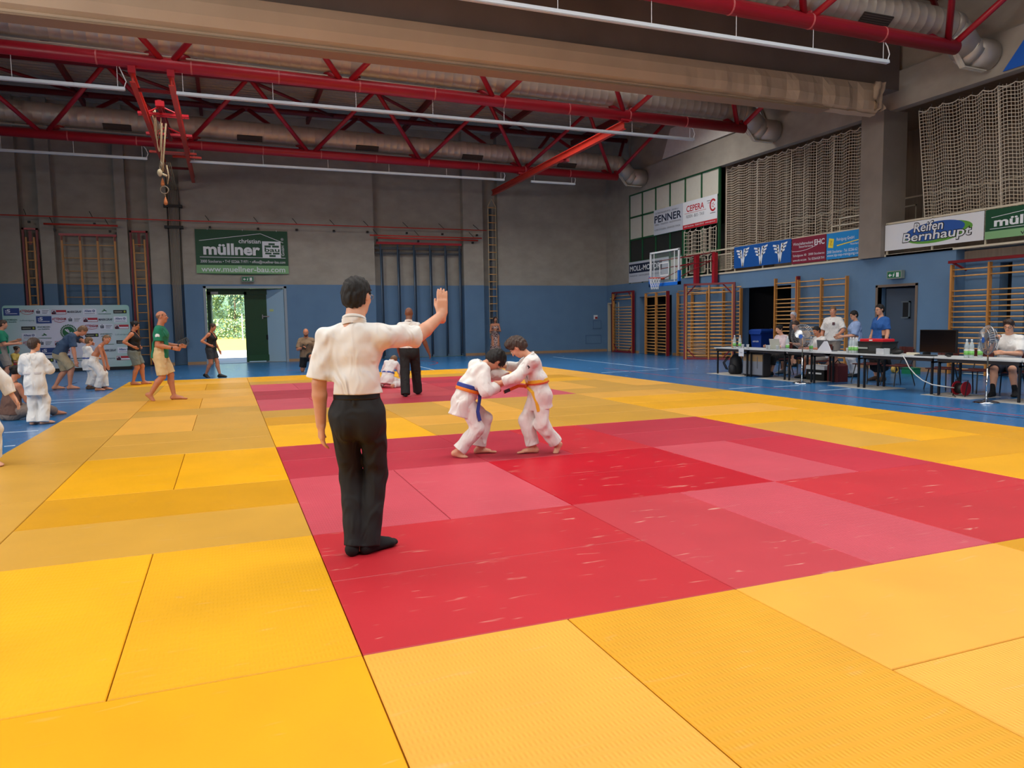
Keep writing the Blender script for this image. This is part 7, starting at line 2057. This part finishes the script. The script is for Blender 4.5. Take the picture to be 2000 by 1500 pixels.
# standing fans
def fan(px, py, hx, hy, yaw, label, r=.235):
    b = BZ(px, py, 0.0); b[2] = 0
    hc = BX(hx, hy, b[0]); hz = hc[2]
    t = thing('standing_fan', b, label, 'fan', 'chrome standing fans')
    MB().lathe([(.20, 0), (.20, .012), (.16, .03), (.05, .05), (.03, .07)], n=20).build('base', M_CHROME, t, local=True, smooth=True)
    MB().tube((0, 0, .05), (0, 0, hz*.55), .016, n=10).build('pole', M_CHROME, t, local=True, smooth=True); MB().tube((0, 0, hz*.55), (0, 0, hz-.02), .012, n=10).build('pole', mat('brass_tint', (190, 150, 110), .25, metal=.9), t, local=True, smooth=True)
    ax = npv(math.cos(yaw), math.sin(yaw), 0); x, y, d = orth(ax); c = npv(0, 0, hz)
    MB().tube(c-ax*.14, c+ax*.0, .05, .045, n=12).build('motor', M_CHROME, t, local=True, smooth=True)
    MB().tube(c+ax*.08, c+ax*.088, .05, n=14).build('badge', mat('fan_badge', (40, 96, 180), .4), t, local=True)
    cg = MB()
    for dd, k in ((-.05, .8), (.075, .8), (.015, 1.0)):
        cg.path([c+ax*dd*(1 if dd > .02 else 1)+(x*math.cos(a)+y*math.sin(a))*r*k for a in np.linspace(0, 2*PI, 28, endpoint=False)], .004 if k < 1 else .007, n=4, closed=True)
    for k in range(36):
        a = 2*PI*k/36; v = x*math.cos(a)+y*math.sin(a); w = x*math.cos(a+.25)+y*math.sin(a+.25)
        cg.path([c+ax*.085+v*.045, c+ax*.075+w*r*.8, c+ax*.015+w*r, c-ax*.05+w*r*.8, c-ax*.06+v*.05], .0030, n=3, caps=False)
    cg.build('guard_cage', mat('fan_wire', (150, 152, 154), .35, metal=.6), t, local=True)
    for k in range(3):
        a = 2*PI*k/3+.5; v = x*math.cos(a)+y*math.sin(a); w = np.cross(ax, v)
        bl_ = MB(); P_ = []
        for u in np.linspace(0, 1, 6):
            rr = .04+u*(r*.74-.04); hw = .035+.055*math.sin(PI*min(1, u*.85+.15)); P_.append((c+v*rr-w*hw+ax*(.005-.02), c+v*rr+w*hw+ax*(.035-.02)))
        vs = [p_ for pr in P_ for p_ in pr]; n_ = len(vs); vs2 = [p_+ax*.003 for p_ in vs]
        f_ = [(2*i, 2*i+1, 2*i+3, 2*i+2) for i in range(5)]
        bl_._add(vs, f_); bl_._add(vs2, [q_[::-1] for q_ in f_]); bl_.build('blade', mat('fan_blade', (186, 190, 192), .25, metal=.7), t, local=True, smooth=True)
fan(1566, 749, 1567, 657, PI+.35, 'chrome standing fan beside the table with the silver laptop', .27)
fan(1926, 787, 1932, 664, PI-.5, 'chrome standing fan in front of the man with microphone', .245)
# cable reel, boxes, bags
q = BZ(1880, 774, 0.0); t = thing('cable_reel', (q[0], q[1], 0), 'red cable reel standing on the floor under the table', 'reel')
for s, dx in ((-1, -.09), (1, .09)):
    MB().tube(npv(q[0]-.03, q[1]+dx, .15), npv(q[0]-.03, q[1]+dx+.012, .15), .13, n=22).build('flange', mat('reel_red', (166, 24, 36), .45), t, smooth=False)
MB().tube(npv(q[0]-.03, q[1]-.085, .15), npv(q[0]-.03, q[1]+.085, .15), .095, n=18).build('cable_coil', M_BLACK, t, smooth=True)
MB().path([(q[0]-.10, q[1]-.12, .0), (q[0]-.03, q[1]-.12, .30), (q[0]-.03, q[1]+.12, .30), (q[0]-.10, q[1]+.12, 0.0)], .010).build('stand', M_LEG, t)
MB().path([(q[0]-.1, q[1]+.1, .02), (q[0]-.3, q[1]-.1, .008), (q[0]-.32, q[1]+.3, .008), (q[0]-.15, q[1]+.5, .008)], .008).build('cable', M_BLACK, t, smooth=True)
# white mains cable from the table to the reel
o = MB().path([(11.78, BX(1764, 694, 11.8)[1], TZ+.01)]+[BX(px, py, 11.76) for px, py in ((1768, 702), (1776, 718), (1788, 732), (1802, 743), (1820, 751), (1838, 754))]+[BZ(1862, 755, .12)*0+npv(q[0]-.16, q[1]+.05, .16)], .010, n=6).build('mains_cable', mat('cable_white', (206, 204, 200), .5), smooth=True)
tag(o, 'white mains cable sagging from the table down to the red reel', 'cable')
a_, b_ = BZ(1450, 734, 0), BZ(1488, 738, 0)
t = thing('speaker_box', (a_[0], (a_[1]+b_[1])/2, 0), 'grey box with wooden top strip leaning under the table', 'box')
MB().box(12.0, 12.22, b_[1], a_[1], .03, .60).build('cabinet', mat('box_dark', (34, 34, 38), .6), t)
MB().box(11.985, 12.0, b_[1]+.03, a_[1]-.03, .06, .40).build('grey_front', mat('box_grey', (126, 130, 138), .45), t); MB().box(11.985, 12.0, b_[1]+.03, a_[1]-.03, .40, .57).build('wood_front', mat('box_wood', (150, 122, 84), .55), t)
for y in (b_[1]+.06, a_[1]-.06): MB().box(12.02, 12.2, y-.02, y+.02, 0, .03).build('foot', M_BLACK, t)
MB().box(11.975, 11.987, b_[1]+.20, b_[1]+.22, .22, .52).build('handle', M_STEEL, t)
q = BZ(1430, 731, 0); t = thing('backpack', (q[0]+.05, q[1], 0), 'black backpack hanging and standing under the table end', 'bag')
MB().lathe([(.12, 0), (.17, .05), (.18, .25), (.15, .42), (.08, .52), (.02, .55)], (q[0]+.12, q[1], 0), n=14).build('pack_body', mat('black_nylon', (22, 23, 26), .6, noise=.2), t, smooth=True)
MB().lathe([(.08, 0), (.12, .04), (.12, .2), (.06, .26)], (q[0]-.0, q[1]-.03, .02), n=12).build('front_pocket', mat('black_nylon2', (30, 31, 35), .55), t, smooth=True)
for dy in (.10, .16): MB().path([(q[0]-.02, q[1]+dy, .48), (q[0]-.10, q[1]+dy+.10, .30), (q[0]-.05, q[1]+dy+.02, .12)], .016).build('strap', M_BLACK, t, smooth=True)
q = BZ(1592, 743, 0); t = thing('cooler_box', (q[0], q[1], 0), 'dark box with white lid under the short table', 'box')
MB().box(q[0], q[0]+.30, q[1]-.28, q[1]+.28, 0, .26).build('box_body', M_BLACK, t); MB().bbox_bevel(q[0]-.01, q[0]+.31, q[1]-.29, q[1]+.29, .26, .36, .02).build('lid', M_WHITE, t); MB().box(q[0]-.012, q[0], q[1]-.2, q[1]+.2, .15, .19).build('handle', M_WHITE, t)
q = BZ(1612, 744, 0); t = thing('travel_bag', (q[0]+.1, q[1]-.15, 0), 'dark red travel bag beside the cooler box', 'bag')
MB().bbox_bevel(q[0]-.05, q[0]+.25, q[1]-.42, q[1]-.10, 0, .42, .05).build('bag_body', mat('bag_red', (84, 28, 30), .6), t); MB().path([(q[0]+.1, q[1]-.36, .40), (q[0]+.1, q[1]-.26, .50), (q[0]+.1, q[1]-.16, .40)], .012).build('handle', M_BLACK, t)
t = thing('jacket', (13.22, 9.35, .08), 'black jacket hanging over the back of a brown chair', 'jacket')
MB().lathe([(.10, .0), (.19, .06), (.22, .30), (.20, .50), (.12, .62), (.02, .64)], (13.34, 9.33, .22), n=14).build('jacket_cloth', cloth('black_fleece', (20, 20, 22)), t, smooth=True); MB().tube((13.30, 9.12, .74), (13.36, 9.05, .36), .05, .035, n=8).build('sleeve', cloth('black_fleece', (20, 20, 22)), t, smooth=True)
# blue wheelie bin in the store
q = BX(1489, 640, 17.35); t = thing('wheelie_bin', (17.35, q[1], 0), 'blue wheelie bin in the dark store opening', 'bin')
yb2 = q[1]
MB()._add([(17.12, yb2-.22, .06), (17.58, yb2-.22, .06), (17.58, yb2+.22, .06), (17.12, yb2+.22, .06), (17.06, yb2-.29, .98), (17.66, yb2-.29, .98), (17.66, yb2+.29, .98), (17.06, yb2+.29, .98)],
          [(3, 2, 1, 0), (4, 5, 6, 7), (0, 1, 5, 4), (1, 2, 6, 5), (2, 3, 7, 6), (3, 0, 4, 7)]).build('bin_body', mat('bin_blue', (24, 58, 140), .45), t)
MB().bbox_bevel(17.02, 17.70, yb2-.33, yb2+.33, .98, 1.10, .05).build('lid', mat('bin_lid', (30, 68, 152), .45), t); MB().box(17.01, 17.06, yb2-.30, yb2+.30, .92, .99).build('rim', mat('bin_lid', (30, 68, 152), .45), t)
for dy in (-.2, .2): MB().tube((17.56, yb2+dy-.03, .10), (17.56, yb2+dy+.03, .10), .10, n=14).build('wheel', M_BLACK, t)
Bb = Board((17.075, yb2+.16, .60), (0, -1, 0), (0, 0, 1), .32, .2, t); Bb.text('saubermacher', .0, .04, .32, .07, W_, e=.012)
# green and yellow boxes by the pier, pale strips under the tables
t = thing('toy_box', (15.9, 10.6, 0), 'small green box on the floor by the blue pier', 'box'); MB().bbox_bevel(15.8, 16.05, 10.5, 10.85, 0, .16, .02).build('box_body', mat('box_green', (26, 128, 84), .5), t); MB().box(15.79, 16.06, 10.49, 10.86, .13, .15).build('rim', mat('box_green_d', (18, 90, 60), .5), t)
t = thing('tape_roll', (15.85, 11.1, 0), 'small yellow roll on the floor by the blue pier', 'roll'); MB().tube((15.85, 11.05, .09), (15.85, 11.15, .09), .09, n=16).build('roll_body', mat('roll_yellow', (206, 170, 80), .6), t); MB().tube((15.85, 11.045, .09), (15.85, 11.05, .09), .04, n=12).build('roll_core', M_BLACK, t)
for i, (x0, x1, y0, y1) in enumerate(((11.75, 12.55, 12.2, 13.6), (11.7, 12.5, 7.9, 9.2), (11.7, 12.5, 5.9, 6.9), (11.7, 12.5, 4.6, 5.6), (11.75, 12.5, 9.9, 11.6))):
    o = MB().bbox_bevel(x0, x1, y0, y1, 0, .006, .002).build('floor_mat', M_STRIP)
    tag(o, 'thin pale protective sheet on the floor under the tables', 'mat', 'protective sheets under the tables')
# store-room shelf and balls glimpsed in the dark openings
for k, (y, z) in enumerate(((18.2, 1.02), (18.2, .72))):
    o = MB().sphere((17.9, y, z), .10, 12, 8).build('ball', mat('ball_grey', (120, 120, 116), .7), smooth=True); tag(o, 'grey ball on the rack in the dark store', 'ball', 'balls in the dark store')
t = thing('ball_rack', (17.9, 18.2, 0), 'dark ball rack just inside the dark store', 'rack')
for z in (.60, .90): MB().box(17.7, 18.1, 18.0, 18.4, z, z+.02).build('shelf', M_BLACK, t)
for dx in (17.7, 18.08):
    for dy in (18.0, 18.38): MB().box(dx, dx+.02, dy, dy+.02, 0, 1.3).build('post', M_BLACK, t)

# ---- people at the tables
M_TW = cloth('white_tee', (222, 222, 220)); M_LB2 = cloth('pale_blue_top', (140, 164, 206)); M_ROYAL = cloth('royal_blue_top', (36, 88, 158)); M_NAVYS = cloth('navy_shorts', (36, 42, 58)); M_PINKT = cloth('pale_pink_top', (206, 190, 196)); M_BLKT = cloth('black_trousers', (24, 24, 26))
def seat(x, y): return (x, y, 0)
SITF = {1: (.07, .24), -1: (-.07, .26)}
p = Person('woman in pale pink top and black cardigan sitting behind the silver laptop', seat(13.08, BX(1526, 655, 13.08)[1]), -92, 1.66, 'f', .0115, 'fair', 1.0, pelvis=(0, -.02, .318), spine=(0, .08, 1), feet=SITF, head=(0, 12, 0),
           arms={1: dict(d=((.15, .55, -1), (-.15, 1, .1)), curl=.3), -1: dict(d=((-.15, .55, -1), (.15, 1, .1)), curl=.3)})
p.body(); p.hair(M_HAIRK, 'bun', .035); p.bottom(M_BLKT, 1.5, .013, .004); p.top(M_PINKT, 1.3, .012, -.02, .33, .004); p.shoes(M_BLACK)
p = Person('man with short brown hair in dark clothes behind the standing fan', seat(13.75, BX(1557, 640, 13.75)[1]), -100, 1.80, 'm', .0115, 'fair', 1.0, pelvis=(0, -.02, .308), spine=(0, .10, 1), feet=SITF, head=(10, 16, 0),
           arms={1: dict(d=((.15, .55, -1), (-.15, 1, .1))), -1: dict(d=((-.15, .55, -1), (.15, 1, .1)))})
p.body(); p.hair(M_HAIRB, 'short', .03); p.bottom(M_BLKT, .95, .016, .01, 'shorts'); p.top(cloth('black_shirt', (26, 26, 28)), .9, .014, -.02, .33, .004); p.shoes(mat('grey_trainer', (120, 124, 130), .6))
chair(13.77, BX(1557, 640, 13.75)[1], FW+.1, 'brown chair of the man behind the standing fan')
p = Person('dark-haired boy in white tee sitting sideways at the short table', seat(13.12, BX(1602, 655, 13.12)[1]), -80, 1.62, 'm', .011, 'tan', .96, pelvis=(0, -.02, .318), spine=(0, .16, 1), feet=SITF, head=(14, 14, 0),
           arms={1: dict(d=((.15, .55, -1), (-.15, 1, .1))), -1: dict(d=((-.15, .55, -1), (.15, 1, .1)))})
p.body(); p.hair(M_HAIRK, 'short', .05); p.bottom(M_GREYS, .95, .016, .012, 'shorts'); p.top(M_TW, .85, .016, -.02, .33, .005, .016); p.shoes(M_BLACK)
q = BX(1628, 603, 14.3)
p = Person('stout man in white tee with chest badge standing at the wall bars', (14.3, q[1], 0), -112, 1.76, 'm', .011, 'ruddy', 1.24, head=(14, 8, 0),
           arms={1: dict(d=((.3, .1, -1), (.05, .4, -1))), -1: dict(d=((-.5, .35, -1), (.1, .9, -.4)))})
p.body(); p.hair(M_HAIRL, 'short', .022); p.bottom(M_GREYS, .95, .016, .012, 'shorts'); p.top(M_TW, .85, .016, -.03, .33, .005, .018); p.shoes(M_BLACK)
bp_ = p.chest+p.Rc@npv(-.05, .085*1.2, .03)*p.H; MB().obox(bp_, (.03, .008, .035)).build('chest_badge', mat('badge_dark', (90, 60, 70), .7), p.t, local=True)
q = BX(1672, 610, 14.0)
p = Person('woman with short dark hair in pale blue top and white trousers', (14.0, q[1], 0), -58, 1.64, 'f', .011, 'fair', 1.14, head=(26, 12, 0),
           arms={1: dict(d=((.1, .3, -1), (-.1, 1, -.2))), -1: dict(d=((-.1, .3, -1), (0, 1, -.1)))})
p.body(); p.hair(M_HAIRK, 'bowl', .05); p.glasses(M_BLACK); p.bottom(cloth('white_trousers', (206, 208, 212)), 1.96, .014, .012); p.top(M_LB2, .95, .016, -.06, .34, .004, .016); p.shoes(M_BLACK)
q = BX(1722, 596, 13.6)
p = Person('woman with glasses in royal blue top standing before the exit door', (13.6, q[1], 0), -88, 1.76, 'f', .0105, 'fair', 1.16, head=(0, 8, 0),
           arms={-1: dict(d=((-.22, .10, -1), (-.05, .35, -1)), curl=.2), 1: dict(d=((.2, .1, -1), (.1, .4, -1)))})
p.body(); p.hair(M_HAIRK, 'short', .055); p.glasses(M_BLACK); p.bottom(M_SHORTK, .8, .014, .01, 'shorts'); p.top(M_ROYAL, .72, .014, -.02, .36, .004, .012, vneck=.03); p.shoes(mat('brown_sandal', (90, 70, 56), .8))
p = Person('young man with glasses in white tee speaking into a microphone', seat(12.98, BX(1972, 660, 12.98)[1]), -112, 1.80, 'm', .0095, 'fair', 1.02, pelvis=(0, -.02, .308), spine=(0, .10, 1), feet={1: (.06, .30), -1: (-.10, .16)}, head=(0, 12, 0),
           arms={1: dict(d=((.25, .75, -.8), (-.35, .55, .72)), curl=.75, hd=(-.5, .2, .8), hn=(-.4, .9, .2)), -1: dict(d=((-.1, .55, -1), (.75, .65, .08)), curl=.3)})
p.body(); p.hair(M_HAIRB, 'messy', .035); p.glasses(M_HAIRB); p.bottom(M_NAVYS, .92, .016, .012, 'shorts'); p.top(M_TW, .85, .016, -.02, .33, .005, .016); p.shoes(mat('black_sock', (16, 16, 18), .9), 'sock', .004, True)
mc = p.wri[1]+p.hd[1]*.06+p.hn[1]*.03; md = unit(p.hp_(0, .5, -.25)-mc)
t = thing('microphone', p.pos+p.Rw@mc, 'black handheld microphone held to the mouth of the young man', 'microphone')
wd = p.Rw@md
MB().tube(-wd*.10, wd*.06, .013, .016, n=10).build('handle', M_BLACK, t, local=True, smooth=True); MB().sphere(wd*.085, .026, 10, 8).build('grille', mat('mic_grille', (90, 84, 74), .4, metal=.7), t, local=True, smooth=True)
q = BX(1552, 612, 15.6)
p = Person('person in white cap standing behind the wall bars side', (15.6, q[1], 0), -70, 1.66, 'm', .0125, 'fair', .95, head=(30, 10, 0))
p.body(); p.hair(mat('cap_white', (196, 202, 214), .8), 'short', .05, 'cap'); p.bottom(M_GREYS, .95, .016, .012, 'shorts'); p.top(cloth('dark_tee', (52, 52, 58)), .85, .016, -.03, .33, .004); p.shoes(M_BLACK)
# sandals lying on the floor by the mats
t = thing('sandal', (-2.95, 16.95, 0), 'dark sandal lying at the corner of the mats by the bare-chested boy', 'sandal')
q = BZ(213, 757, 0.0); t.location = (q[0]-.25, q[1], 0)
MB().obox((0, 0, .012), (.13, .05, .012)).build('sole', M_BLACK, t, local=True); MB().path([(-.06, -.05, .02), (-.04, 0, .07), (-.02, .05, .02)], .014).build('strap', M_BLACK, t, local=True)
